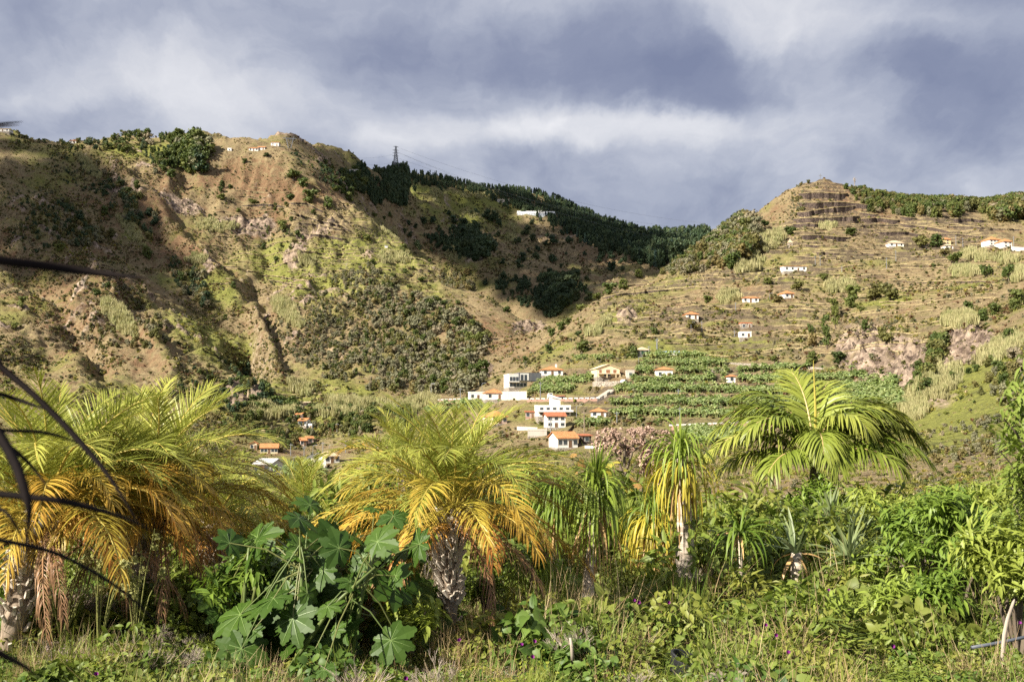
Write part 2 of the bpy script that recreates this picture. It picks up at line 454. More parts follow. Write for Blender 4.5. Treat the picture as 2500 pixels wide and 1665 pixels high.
def terr_z(x, y):
    """height of the built sheet under (x, y)"""
    a = math.atan2(x, y); r = math.hypot(x, y)
    i = int(np.clip(np.searchsorted(azs, a)-1, 0, NA-2)); j = int(np.clip(np.searchsorted(rs, r)-1, 0, NR-2))
    s = min(max((a-azs[i])/(azs[i+1]-azs[i]), 0), 1); t = min(max((r-rs[j])/(rs[j+1]-rs[j]), 0), 1)
    return float((GZ[i, j]*(1-s)+GZ[i+1, j]*s)*(1-t) + (GZ[i, j+1]*(1-s)+GZ[i+1, j+1]*s)*t)

def hit(px, py, rmin=40.0):
    """where the sight line through a photo pixel meets the land"""
    d = pdir(px, py); a = math.atan2(d[0], d[1]); te = d[2]/math.hypot(d[0], d[1])
    i = int(np.clip(np.searchsorted(azs, a)-1, 0, NA-2)); s = (a-azs[i])/(azs[i+1]-azs[i])
    prof = GZ[i]*(1-s) + GZ[i+1]*s - (CAMZ + rs*te)
    j0 = int(np.searchsorted(rs, rmin))
    k = np.nonzero(prof[j0:] >= 0)[0]
    if len(k) == 0: return None
    j = j0 + int(k[0])
    if j == j0: r = rs[j]
    else: t = -prof[j-1]/(prof[j]-prof[j-1]+1e-9); r = rs[j-1]+t*(rs[j]-rs[j-1])
    return Vector((r*math.sin(a), r*math.cos(a), CAMZ + r*te))

def hit_near_top(px, py, rmin=40.0, maxdrop=40):
    """like hit(), stepping down the picture until the land is met (for things standing on a skyline)"""
    for k in range(0, maxdrop*2):
        h = hit(px, py + k*0.5, rmin)
        if h is not None: return h
    return None

# surface colour fields, carried as attributes
slope = np.hypot(np.gradient(GZ, axis=1)/np.gradient(RR, axis=1), np.gradient(GZ, axis=0)/(np.gradient(AZ, axis=0)*RR))
green = 0.40 + 0.8*fbm(GX/70, GY/70, 4, 120) + 0.4*fbm(GX/17, GY/17, 3, 127)
for (cx, cy, rx, ry, an, w) in [(800,650,260,70,5,.75),(930,610,150,50,10,.6),(760,690,120,50,0,.5),(500,840,150,60,10,.6),(540,730,80,60,40,.55),(1750,860,220,35,-3,.6),(1700,830,160,25,0,.5),
                                (2300,1010,300,110,-15,1.0),(2420,900,160,80,-20,.8),(1640,700,80,22,-10,.5),(2200,750,150,40,5,.35),(1120,500,200,60,10,.45),(2000,690,200,30,0,.4),(700,1000,300,90,0,.6),
                                (1260,430,160,50,10,.2),(1450,870,200,40,0,.15),(380,370,150,20,0,.4),(760,420,110,40,20,.3),(200,360,200,40,10,.3),(1530,760,90,40,-20,.5)]:
    green = green + w * blob(PXg, PYg, cx, cy, rx, ry, an)
for (cx, cy, rx, ry, an, w) in [(650,440,180,90,10,-.35),(600,520,120,60,0,-.3),(300,850,200,100,20,-.35),(430,600,120,60,30,-.2),(1180,830,130,70,20,-.35),(1420,560,160,90,15,-.3),(2080,480,200,90,0,-.4)]:
    green = green + w * blob(PXg, PYg, cx, cy, rx, ry, an)
green = np.clip(green, 0, 1.3)
rust = 0.30 + 0.65*fbm(GX/55, GY/55, 4, 140)
for (cx, cy, rx, ry, an, w) in [(640,440,180,60,8,.6),(620,540,110,40,0,.7),(480,640,140,60,25,.45),(350,520,200,90,30,.4),(1200,820,120,60,10,.5),(2080,500,150,80,0,.4),(1480,600,130,60,20,.35),(1700,720,260,70,0,.2),(760,470,120,40,0,.4),(100,700,200,150,0,.3),(1900,490,70,60,-40,.35),(300,820,220,110,20,.25)]:
    rust = rust + w * blob(PXg, PYg, cx, cy, rx, ry, an)
rock = np.clip(np.maximum(np.maximum(cliff*1.2, OUTC*.85), sstep(1.3, 2.2, slope)*.42*wild), 0, 1)

idx = np.arange(NA*NR).reshape(NA, NR)
quads = np.stack([idx[:-1, :-1], idx[1:, :-1], idx[1:, 1:], idx[:-1, 1:]], -1).reshape(-1, 4)

def ground_material():
    m, t, out = new_mat('hillside_ground')
    geo_n = t.add('ShaderNodeNewGeometry'); pos = geo_n.outputs['Position']
    gr = t.attr('green'); ru = t.attr('rust'); rk = t.attr('rock'); wl = t.attr('wall'); lp = t.attr('lip')
    n_a = t.noise(pos, 0.045, 5, 0.65); n_b = t.noise(pos, 0.28, 5, 0.7); n_c = t.noise(pos, 1.3, 4, 0.7); n_d = t.noise(pos, 0.11, 4, 0.6, 0.6)
    mp = t.add('ShaderNodeMapping'); t.link(pos, mp.inputs[0]); mp.inputs['Scale'].default_value = (0.25, 0.25, 1.6)
    n_s = t.noise(mp.outputs[0], 0.9, 4, 0.65)
    straw = t.mix(t.ramp(n_b, [(.37, 0.), (.64, 1.)]), (.088, .062, .034), (.345, .268, .148))
    straw = t.mix(t.ramp(n_s, [(.35, 0.), (.7, .55)]), straw, (.225, .168, .092))
    soil = t.mix(t.ramp(n_c, [(.3, 0.), (.7, 1.)]), (.085, .048, .028), (.25, .142, .080))
    rf = t.math('ADD', t.math('MULTIPLY', ru, 0.9), t.math('MULTIPLY', t.math('SUBTRACT', n_d, 0.5), 2.0))
    c = t.mix(t.ramp(rf, [(.35, 0.), (.85, .8)]), straw, soil)
    grass = t.mix(t.ramp(n_c, [(.3, 0.), (.75, 1.)]), (.080, .095, .018), (.27, .28, .062))
    gf = t.math('ADD', gr, t.math('MULTIPLY', t.math('SUBTRACT', n_b, 0.5), 1.3))
    gf = t.math('ADD', gf, t.math('MULTIPLY', t.math('SUBTRACT', n_a, 0.5), 1.2))
    c = t.mix(t.ramp(gf, [(.35, 0.), (.95, .85)]), c, grass)
    # low dark scrub specks
    sc = t.math('MULTIPLY', t.ramp(n_b, [(.50, 0.), (.60, 1.)]), t.ramp(n_a, [(.38, .2), (.60, 1.)]))
    c = t.mix(t.math('MULTIPLY', sc, 0.66), c, (.046, .048, .019))
    stone = t.mix(t.ramp(n_c, [(.3, 0.), (.75, 1.)]), (.050, .038, .028), (.165, .125, .085))
    rs_ = t.mix(t.ramp(n_b, [(.4, 0.), (.65, 1.)]), (.080, .056, .044), (.42, .32, .24))
    c = t.mix(t.ramp(t.math('ADD', rk, t.math('MULTIPLY', t.math('SUBTRACT', n_b, .5), .9)), [(.35, 0.), (.65, 1.)]), c, rs_)
    c = t.mix(t.math('MULTIPLY', t.ramp(t.math('ADD', wl, t.math('MULTIPLY', t.math('SUBTRACT', n_b, .5), .6)), [(.18, 0.), (.5, 1.)]), .9), c, stone)
    c = t.mix(t.math('MULTIPLY', lp, .75), c, t.mix(t.ramp(n_c, [(.35, 0.), (.7, 1.)]), (.30, .235, .12), (.46, .37, .21)))
    c = t.mix(t.attr('garden'), c, t.mix(t.noise(pos, 3.0, 4, .7), (.030, .024, .014), (.085, .075, .035)))
    h = t.math('ADD', t.math('MULTIPLY', n_b, 1.0), t.math('MULTIPLY', n_c, .5))
    princ(t, out, c, 0.95, h, 0.9, 1.3, 0.1)
    return m
M_GROUND = ground_material()
garden = 1-sstep(26, 60, RR)
me = mesh_np('terrain', np.stack([GX, GY, GZ], -1).reshape(-1, 3), quads, M_GROUND, True)
for nm, arr in (('green', green), ('rust', rust), ('rock', rock), ('wall', WALL), ('lip', LIP), ('garden', garden)): vattr(me, nm, arr.ravel())
tag(obj('terrain', me), kind='structure')
# ------------------------------------------------------------------ foliage materials
def foliage_mat(name, dark, light, alt=None, trans=0.3, rough=0.6, spec=0.25, use_tone=True, altw=0.7):
    m, t, out = new_mat(name)
    oi = t.add('ShaderNodeObjectInfo'); rnd = oi.outputs['Random']
    tone = t.attr('tone')
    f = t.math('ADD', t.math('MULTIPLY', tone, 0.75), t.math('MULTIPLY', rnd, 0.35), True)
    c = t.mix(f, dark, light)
    if alt is not None:
        r2 = t.math('FRACT', t.math('MULTIPLY', rnd, 7.31))
        c = t.mix(t.math('MULTIPLY', t.ramp(r2, [(.45, 0.), (1., 1.)]), altw), c, alt)
    b = t.add('ShaderNodeBsdfPrincipled')
    t.link(c, b.inputs['Base Color']); b.inputs['Roughness'].default_value = rough; b.inputs['Specular IOR Level'].default_value = spec
    tr = t.add('ShaderNodeBsdfTranslucent'); t.link(t.mix(0.35, c, t.mix(1.0, c, (1.5, 1.6, .6), 'MULTIPLY')), tr.inputs[0])
    mx = t.add('ShaderNodeMixShader'); mx.inputs[0].default_value = trans
    t.link(b.outputs[0], mx.inputs[1]); t.link(tr.outputs[0], mx.inputs[2]); t.link(mx.outputs[0], out.inputs[0])
    return m
M_BUSH = foliage_mat('leaf_dark_green', (.024, .042, .011), (.115, .150, .034), (.15, .16, .038), .2)
M_FARG = foliage_mat('leaf_deep_green', (.018, .040, .020), (.070, .105, .045), (.09, .11, .045), .15)
M_PINE = foliage_mat('pine_needles', (.014, .032, .026), (.055, .088, .056), (.04, .075, .06), .1)
M_OLIVE = foliage_mat('leaf_olive', (.050, .056, .017), (.185, .178, .052), (.21, .15, .06), .2)
M_GREY = foliage_mat('leaf_grey_green', (.075, .076, .042), (.26, .25, .14), (.27, .21, .14), .15)
M_DRY = foliage_mat('dry_stalks', (.22, .165, .08), (.52, .43, .25), (.34, .26, .13), .25)
M_REED = foliage_mat('cane_leaves', (.20, .19, .08), (.50, .45, .24), (.30, .32, .13), .25)
M_RUSTV = foliage_mat('rusty_scrub', (.07, .035, .018), (.20, .105, .05), (.16, .12, .05), .15)
M_LIME = foliage_mat('leaf_lime', (.09, .11, .02), (.28, .28, .06), (.33, .25, .05), .3)
M_BANANA = foliage_mat('banana_leaf', (.065, .115, .030), (.34, .42, .15), (.40, .41, .17), .3, .35, .6)
def bark_mat(name, a, b, scale=6.0):
    m, t, out = new_mat(name)
    tc = t.add('ShaderNodeTexCoord'); mp = t.add('ShaderNodeMapping'); t.link(tc.outputs['Object'], mp.inputs[0]); mp.inputs['Scale'].default_value = (1, 1, .35)
    n = t.noise(mp.outputs[0], scale, 5, .7)
    princ(t, out, t.mix(t.ramp(n, [(.3, 0.), (.7, 1.)]), a, b), .9, n, .6, .02, .15)
    return m
M_BARK = bark_mat('bark_brown', (.06, .045, .032), (.19, .15, .11))
M_PALEBARK = bark_mat('bark_pale', (.22, .18, .14), (.46, .40, .33))

# ------------------------------------------------------------------ leaf-cloud meshes
def leafcloud(lobes, n, size, seed, squash=0.75, aspect=1.6, jit=0.8, core=True):
    """n bent leaf faces spread through a set of lobes (x,y,z,r); returns V, F(tri), tone"""
    g = np.random.default_rng(seed)
    L = np.array(lobes); w = L[:, 3]**2; k = g.choice(len(L), n, p=w/w.sum())
    d = g.normal(size=(n, 3)); d /= np.linalg.norm(d, axis=1)[:, None]
    rr = L[k, 3] * (0.55 + 0.5*g.random(n)**0.6) * (0.8 + .4*np.sin(d[:, 0]*5+k)*np.cos(d[:, 1]*4+d[:, 2]*5))
    c = L[k, :3] + d*rr[:, None]*np.array([1, 1, squash])
    nrm = d*0.9 + g.normal(size=(n, 3))*jit + np.array([0, 0, .35]); nrm /= np.linalg.norm(nrm, axis=1)[:, None]
    a = np.cross(nrm, g.normal(size=(n, 3))); a /= np.linalg.norm(a, axis=1)[:, None]; b = np.cross(nrm, a)
    s = size*(0.6 + .8*g.random(n))[:, None]
    v0 = c - a*s*aspect/2; v1 = c + b*s*.5 + nrm*s*.12; v2 = c + a*s*aspect/2; v3 = c - b*s*.5 + nrm*s*.12
    V = np.stack([v0, v1, v2, v3], 1).reshape(-1, 3)
    i = np.arange(n)*4; Fq = np.concatenate([np.stack([i, i+1, i+2], 1), np.stack([i, i+2, i+3], 1)])
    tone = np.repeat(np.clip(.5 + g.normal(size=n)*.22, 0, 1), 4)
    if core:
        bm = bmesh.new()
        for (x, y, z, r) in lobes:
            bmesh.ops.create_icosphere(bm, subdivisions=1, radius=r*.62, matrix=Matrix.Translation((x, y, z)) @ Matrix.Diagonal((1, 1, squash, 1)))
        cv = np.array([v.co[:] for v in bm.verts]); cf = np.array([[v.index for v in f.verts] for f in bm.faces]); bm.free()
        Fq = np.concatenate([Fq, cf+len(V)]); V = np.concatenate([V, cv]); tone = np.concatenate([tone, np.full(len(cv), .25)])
    return V, Fq, tone
def cloud_mesh(name, mat, *a, **k):
    V, Fq, tone = leafcloud(*a, **k); me = mesh_np(name, V, Fq, mat); vattr(me, 'tone', tone); return me
def rnd_lobes(seed, n, spread, zr, rr):
    g = random.Random(seed); out = []
    for i in range(n):
        an = g.uniform(0, 6.28); q = spread*math.sqrt(g.random())
        out.append((q*math.cos(an), q*math.sin(an), g.uniform(*zr), g.uniform(*rr)))
    return out
def trunk_mesh(name, h, r, mat, seed=0, limbs=3, zt=.5):
    g = random.Random(seed); mb = MB()
    mb.tube([(0, 0, -.15*h), (g.uniform(-.03, .03)*h, 0, h*.5), (g.uniform(-.06, .06)*h, g.uniform(-.05, .05)*h, h)], [r*1.3, r, r*.6], 6)
    for i in range(limbs):
        an = g.uniform(0, 6.28); z0 = h*g.uniform(.45, .8); mb.tube([(0, 0, z0), (math.cos(an)*h*.35, math.sin(an)*h*.35, z0+h*zt)], [r*.6, r*.25], 5)
    return mb.mesh(name, mat)
# unit shapes: crown about 1 wide (radius .5), 1 high, base at z=0
def bush_src(name, mat, seed, n=420, size=.085, sq=.85):
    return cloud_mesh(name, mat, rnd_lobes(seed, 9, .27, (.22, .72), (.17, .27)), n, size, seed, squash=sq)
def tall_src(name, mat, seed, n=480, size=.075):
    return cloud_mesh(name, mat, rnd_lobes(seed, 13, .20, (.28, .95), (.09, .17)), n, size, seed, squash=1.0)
def pine_src(name, mat, seed, n=420):
    g = random.Random(seed); lob = []
    for i in range(11):
        z = .16 + .78*i/10; w = .22*(1-.75*i/10); an = g.uniform(0, 6.28); lob.append((w*.5*math.cos(an), w*.5*math.sin(an), z, .06+w*.42))
    return cloud_mesh(name, mat, lob, n, .07, seed, squash=.8)
def blades_src(name, mat, seed, n, h, spread, w, lean=.35, droop=.3):
    """clump of n upright blades (canes, grass)"""
    g = np.random.default_rng(seed); V = []; Fq = []; T = []
    for i in range(n):
        an = g.uniform(0, 6.28); q = spread*math.sqrt(g.random()); x, y = q*math.cos(an), q*math.sin(an)
        a2 = g.uniform(0, 6.28); l = lean*g.random(); hh = h*g.uniform(.55, 1.05)
        dx, dy = math.cos(a2)*l*hh, math.sin(a2)*l*hh; px, py = -math.sin(a2+.6)*w/2, math.cos(a2+.6)*w/2
        b = len(V); dr = droop*g.random()*hh
        V += [(x-px, y-py, 0), (x+px, y+py, 0), (x+dx*.4-px, y+dy*.4-py, hh*.55), (x+dx*.4+px, y+dy*.4+py, hh*.55), (x+dx*1.1, y+dy*1.1, hh-dr*.6)]
        Fq += [(b, b+1, b+3), (b, b+3, b+2), (b+2, b+3, b+4)]; T += [g.random()]*5
    me = mesh_np(name, np.array(V), np.array(Fq), mat); vattr(me, 'tone', T); return me
def banana_src(name, seed, mat=None):
    g = random.Random(seed); V = []; Fq = []; T = []
    for k in range(9):
        an = 2.4*k + g.uniform(-.3, .3); up = g.uniform(.55, 1.25) if k > 1 else 1.4; L = g.uniform(1.5, 2.1); w = g.uniform(.5, .68); tn = g.uniform(.2, 1)
        pts = []
        for s in range(6):
            q = s/5; pts.append((L*(q*math.cos(up)+.25*q*q), 1.5 + g.uniform(0, .02) + L*(q*math.sin(up) - .75*q*q*(1.5-up*.6))))
        b = len(V)
        for s, (rr_, zz_) in enumerate(pts):
            ww = w*math.sin(math.pi*(.06+.9*s/5))**.6*.5
            for sd_ in (-1, 0, 1):
                V.append((rr_*math.cos(an)-sd_*ww*math.sin(an), rr_*math.sin(an)+sd_*ww*math.cos(an), zz_-abs(sd_)*ww*.35)); T.append(tn)
        for s in range(5):
            for c in range(2): i = b+s*3+c; Fq.append((i, i+1, i+4, i+3))
    mb = MB(); mb.tube([(0, 0, -.4), (0, 0, 1.7)], [.14, .09], 6)
    b = len(V); V += mb.v; T += [.4]*len(mb.v); Fq += [tuple(i+b for i in f) for f in mb.f]
    me = mesh_np(name, V, Fq, mat or M_BANANA); vattr(me, 'tone', T); return me

# ------------------------------------------------------------------ scatter of uncountable growth (one object each)
def src_collection(name, meshes):
    c = bpy.data.collections.new(name)
    for i, me in enumerate(meshes): c.objects.link(bpy.data.objects.new('%s_%02d' % (name, i), me))
    return c
def scatter(name, pts, meshes, scale, label, cat, idx=None, tilt=0.12, zs=None, seed=1, rot=None, kind='stuff'):
    g = np.random.default_rng(seed); n = len(pts)
    me = bpy.data.meshes.new(name); me.vertices.add(n); me.vertices.foreach_set('co', np.asarray(pts, np.float32).ravel()); me.update()
    sc = np.asarray(scale, np.float32); sc = np.repeat(sc[:, None], 3, 1) if sc.ndim == 1 else sc
    if zs is not None: sc = sc*np.stack([np.ones(n), np.ones(n), zs], 1)
    a = me.attributes.new('iscale', 'FLOAT_VECTOR', 'POINT'); a.data.foreach_set('vector', sc.astype(np.float32).ravel())
    if rot is None: rot = np.stack([g.normal(size=n)*tilt, g.normal(size=n)*tilt, g.uniform(0, 6.283, n)], 1)
    a = me.attributes.new('irot', 'FLOAT_VECTOR', 'POINT'); a.data.foreach_set('vector', rot.astype(np.float32).ravel())
    if idx is None: idx = g.integers(0, len(meshes), n)
    a = me.attributes.new('idx', 'INT', 'POINT'); a.data.foreach_set('value', np.asarray(idx, np.int32))
    o = obj(name, me)
    ng = bpy.data.node_groups.new(name, 'GeometryNodeTree')
    ng.interface.new_socket('Geometry', in_out='INPUT', socket_type='NodeSocketGeometry'); ng.interface.new_socket('Geometry', in_out='OUTPUT', socket_type='NodeSocketGeometry')
    N, L = ng.nodes, ng.links
    gi = N.new('NodeGroupInput'); go = N.new('NodeGroupOutput'); ip = N.new('GeometryNodeInstanceOnPoints'); ci = N.new('GeometryNodeCollectionInfo')
    ci.inputs['Collection'].default_value = src_collection(name + '_source', meshes)
    ci.inputs['Separate Children'].default_value = True; ci.inputs['Reset Children'].default_value = True
    def na(nm, ty):
        q = N.new('GeometryNodeInputNamedAttribute'); q.data_type = ty; q.inputs['Name'].default_value = nm; return q.outputs[0]
    L.new(gi.outputs[0], ip.inputs['Points']); L.new(ci.outputs[0], ip.inputs['Instance']); ip.inputs['Pick Instance'].default_value = True
    L.new(na('idx', 'INT'), ip.inputs['Instance Index']); L.new(na('iscale', 'FLOAT_VECTOR'), ip.inputs['Scale'])
    er = N.new('FunctionNodeEulerToRotation'); L.new(na('irot', 'FLOAT_VECTOR'), er.inputs[0]); L.new(er.outputs[0], ip.inputs['Rotation'])
    L.new(ip.outputs[0], go.inputs[0])
    md = o.modifiers.new('scatter', 'NODES'); md.node_group = ng
    return tag(o, label, cat, kind=kind)

def in_poly(px, py, poly):
    ins = np.zeros(px.shape, bool); n = len(poly); j = n-1
    for i in range(n):
        xi, yi = poly[i]; xj, yj = poly[j]
        with np.errstate(divide='ignore', invalid='ignore'):
            ins ^= ((yi > py) != (yj > py)) & (px < (xj-xi)*(py-yi)/(yj-yi+1e-12)+xi)
        j = i
    return ins
def hits(pts, rmin=40.0):
    out = []
    for (x, y) in pts:
        h = hit(x, y, rmin)
        if h is not None: out.append(h)
    return np.array([[h.x, h.y, h.z] for h in out]) if out else np.zeros((0, 3))
# land seen in the photograph: the nearest sheet crossing per sight line, vectorised for large scatters
VISP = None
def seen_mask():
    el = (GZ-CAMZ)/RR; run = np.maximum.accumulate(np.where(RR < 40, -9, el), axis=1)
    return el >= run - 2e-3
SEEN = seen_mask()
def scatter_points(weight, n, seed):
    """n points over the sheet, chosen with a weight per grid cell (by projected area)"""
    g = np.random.default_rng(seed)
    wgt = weight[:-1, :-1].copy(); wgt[wgt < 0] = 0
    p = wgt.ravel(); p = p/p.sum(); k = g.choice(len(p), n, p=p); i, j = np.unravel_index(k, wgt.shape)
    a, b = g.random(n), g.random(n)
    def bl(A): return (A[i, j]*(1-a)+A[i+1, j]*a)*(1-b) + (A[i, j+1]*(1-a)+A[i+1, j+1]*a)*b
    return np.stack([bl(GX), bl(GY), bl(GZ)], -1), i, j
def parea():
    """projected photo area of each cell, visible cells only"""
    ex = np.abs(np.diff(PXg, axis=0))[:, :-1]; ey = np.abs(np.diff(PYg, axis=1))[:-1, :]
    A = np.zeros(GX.shape); A[:-1, :-1] = ex*ey*SEEN[:-1, :-1]*((PXg[:-1, :-1] > -60) & (PXg[:-1, :-1] < 2560)); return A
PA = parea()
def crop(ox, oy, s): return lambda x, y: (ox+x*s, oy+y*s)
C1 = crop(0, 250, .3827); C2 = crop(800, 300, .3827); C3 = crop(1600, 380, .3827)
# growth on the hills
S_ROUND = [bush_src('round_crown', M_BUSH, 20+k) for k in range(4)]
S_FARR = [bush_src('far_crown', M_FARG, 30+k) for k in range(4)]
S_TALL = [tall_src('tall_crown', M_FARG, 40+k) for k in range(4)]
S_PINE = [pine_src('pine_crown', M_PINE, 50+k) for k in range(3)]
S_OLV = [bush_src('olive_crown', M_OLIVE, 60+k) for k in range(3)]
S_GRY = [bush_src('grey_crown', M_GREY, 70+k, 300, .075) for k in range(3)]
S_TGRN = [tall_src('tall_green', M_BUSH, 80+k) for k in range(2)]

NZA = fbm(GX/22, GY/22, 3, 400); NZB = fbm(GX/17, GY/17, 3, 440)
def wood(name, poly, n, meshes, h, label, w=None, seed=1, rmin=0, rmax=1e9, aspect=.8):
    g = np.random.default_rng(seed)
    W = PA*in_poly(PXg + 38*NZA, PYg + 24*NZB, poly)*(RR > rmin)*(RR < rmax)
    W = W*(.10 + sstep(-.2, .2, NZA*(1 if seed % 2 else -1)+.6*NZB))
    if W.sum() <= 0: print('EMPTY', name); return
    P, i, j = scatter_points(W, n, seed)
    hh = h[0]*.75 + (h[1]*1.1-h[0]*.75)*g.random(n)**1.5
    sc = np.stack([hh*aspect*(.65+.8*g.random(n))]*2 + [hh], 1)
    P[:, 2] -= hh*.08
    scatter(name, P, meshes, sc, label, 'wood', None, .05, None, seed)
pg2 = lambda pts: [C2(*p) for p in pts]; pg1 = lambda pts: [C1(*p) for p in pts]; pg3 = lambda pts: [C3(*p) for p in pts]
ridge = [(985,405),(1100,428),(1200,450),(1300,452),(1380,480),(1480,540),(1560,575),(1700,580),(1760,600),(1720,655),(1640,660),(1560,645),(1500,625),(1430,598),(1360,565),(1300,530),(1230,505),(1180,482),(1090,465),(1000,452)]
wood('pine_wood', ridge, 2300, S_PINE[:1]+S_TALL+S_FARR, (11, 27), 'dark blue-green pine and eucalyptus wood along the far ridge', seed=2, rmin=1150, aspect=.5)
wood('ridge_wood', pg2([(190,310),(330,330),(500,330),(515,420),(510,540),(460,560),(350,520),(280,470),(215,390)]), 420, S_TALL+S_FARR, (11, 20), 'dark wood hanging below the tall lattice pylon', seed=3, rmin=900, aspect=.55)
wood('gully_wood', pg2([(560,760),(700,700),(900,690),(1010,740),(1040,790),(980,880),(850,890),(720,830),(600,810)]), 260, S_FARR+S_TALL[:1], (9, 16), 'dark wood filling the gully of the shaded far hill', seed=4, rmin=1000)
wood('ravine_wood', pg2([(1010,1040),(1150,1010),(1300,1040),(1420,1010),(1560,1020),(1620,1080),(1560,1150),(1500,1240),(1400,1260),(1250,1180),(1100,1110)]), 260, S_FARR+S_TALL[:1], (8, 14), 'dark trees crowding the shaded ravine between the hills', seed=5, rmin=850)
wood('eucalyptus_wood', pg1([(900,290),(1010,240),(1130,260),(1230,300),(1330,420),(1340,480),(1190,500),(1060,490),(960,430),(900,350)]), 120, S_TGRN+S_TALL[:2]+S_ROUND+S_GRY[:1], (9, 22), 'tall grey-green eucalyptus grove on the left ridge', seed=6, rmin=800, aspect=.8)
wood('slope_wood', pg2([(150,930),(330,930),(500,1090),(700,1170),(880,1230),(1040,1420),(960,1500),(900,1570),(1000,1680),(900,1730),(600,1760),(200,1690),(-200,1560),(-380,1420),(-330,1240),(-100,1130),(0,1040)]), 1500, S_GRY+S_OLV+S_GRY+S_TGRN[:1], (3.5, 9), 'grey-green scrubby wood covering the middle of the spur', seed=7, rmin=480, rmax=950)
wood('spur_grove', pg2([(690,960),(800,950),(910,1010),(900,1080),(780,1060),(700,1030)]), 90, S_OLV+S_GRY, (4, 8), 'small olive-coloured grove on the crest of the spur', seed=8, rmin=600)
wood('flank_wood', pg3([(0,610),(110,500),(230,440),(430,400),(560,430),(650,470),(640,650),(520,700),(400,740),(200,770),(0,770)]), 520, S_OLV+S_GRY+S_ROUND[:1], (6, 14), 'olive and brown wood on the left flank of the right hill', seed=9, rmin=500)
wood('hilltop_wood', pg3([(1225,230),(1300,205),(1450,250),(1650,270),(1850,310),(2000,290),(2150,260),(2352,240),(2420,250),(2420,410),(2250,420),(2100,390),(1800,395),(1600,390),(1400,370),(1250,280)]), 620, S_OLV+S_ROUND+S_GRY[:1], (8, 15), 'brownish green wood on the top of the right hill', seed=10, rmin=550)
wood('rib_bushes', pg1([(250,330),(450,330),(650,450),(850,590),(1000,740),(960,900),(830,760),(640,640),(420,520)]), 230, S_FARR+S_OLV+S_GRY, (3, 9), 'dark bushes strewn down the shaded rib of the left hill', seed=11, rmin=480)
wood('gully_bushes', pg1([(1050,1000),(1280,1080),(1330,1200),(1280,1330),(1180,1260),(1080,1150)]), 110, S_FARR+S_OLV+S_GRY, (4, 9), 'bushes in the gully of the left hill', seed=12, rmin=480)
wood('dark_slope_bushes', pg1([(0,560),(250,520),(500,700),(700,900),(420,960),(0,960)]), 330, S_FARR+S_OLV+S_GRY+S_OLV, (2.5, 8), 'dark bushes on the shaded left flank behind the long leaf', seed=13, rmin=480)
wood('spur_foot_bushes', [(430,900),(560,880),(650,960),(700,1010),(600,1050),(480,1010),(380,960)], 130, S_FARR+S_ROUND+S_OLV, (3, 7), 'bushes around the foot of the rocky rib above the valley houses', seed=14, rmin=400)
wood('valley_bushes', [(540,1000),(700,990),(860,1000),(1000,1010),(990,1060),(860,1075),(760,1060),(700,1100),(640,1150),(560,1120)], 260, S_ROUND+S_OLV+S_GRY[:1], (2.5, 6.5), 'gardens and bushes between the valley houses', seed=15, rmin=300)
wood('ravine_edge_bushes', pg3([(1580,1540),(1640,1390),(1790,1260),(1820,1300),(1740,1400),(1700,1560)]), 70, S_ROUND+S_OLV, (3, 7), 'dark bushes lining the ravine under the pale cliff', seed=16, rmin=150)
wood('near_slope_bushes', [(2080,1130),(2200,1060),(2330,1040),(2520,1030),(2520,1120),(2300,1130)], 80, S_GRY+S_OLV, (1.2, 2.6), 'dull grey-green bushes on the near slope behind the tall palm', seed=17, rmin=60, rmax=400)
wood('right_slope_bushes', pg3([(1750,1568),(1850,1450),(2000,1300),(2220,1280),(2352,1320),(2352,1600),(2050,1620)]), 34, S_OLV+S_GRY+S_ROUND[:1], (2.0, 4.2), 'olive bushes on the green slope at the right', seed=18, rmin=100, rmax=500)

wood('skyline_bushes', [(-40,318),(60,322),(150,338),(250,350),(345,352),(345,378),(200,372),(80,356),(-40,345)], 130, S_FARR+S_OLV+S_ROUND, (3, 8), 'bushes fringing the skyline of the left hill', seed=20, rmin=700)
wood('ridge_bushes', [(690,372),(740,380),(800,405),(880,432),(900,470),(860,480),(800,450),(730,420)], 210, S_FARR+S_ROUND, (4, 10), 'dark bushes running down the ridge right of the branched pylon', seed=21, rmin=800)
wood('ridge_grove', [(255,335),(300,320),(350,335),(350,362),(270,362)], 26, S_GRY+S_TGRN, (7, 14), 'grey-green tree clump on the skyline left of the eucalyptus grove', seed=22, rmin=700)
wood('left_slope_scrub', pg1([(0,1000),(500,1040),(900,1160),(1000,1400),(1100,1560),(600,1600),(0,1560)]), 330, S_OLV+S_GRY+S_OLV, (1.6, 4.5), 'low olive scrub on the sunlit left slope below the long dark leaf', seed=23, rmin=450)
wood('mid_slope_scrub', pg1([(950,520),(1500,560),(1900,700),(2000,900),(1400,1000),(1100,900)]), 200, S_OLV+S_GRY+S_ROUND, (1.5, 4.2), 'low scrub on the upper middle of the left hill', seed=24, rmin=600)
wood('peak_flank_scrub', [(1868,525),(1900,478),(1945,448),(1972,455),(1960,540),(1900,545)], 120, S_GRY+S_OLV, (1.0, 3.2), 'low brown scrub on the steep left flank of the terraced peak', seed=25, rmin=500)
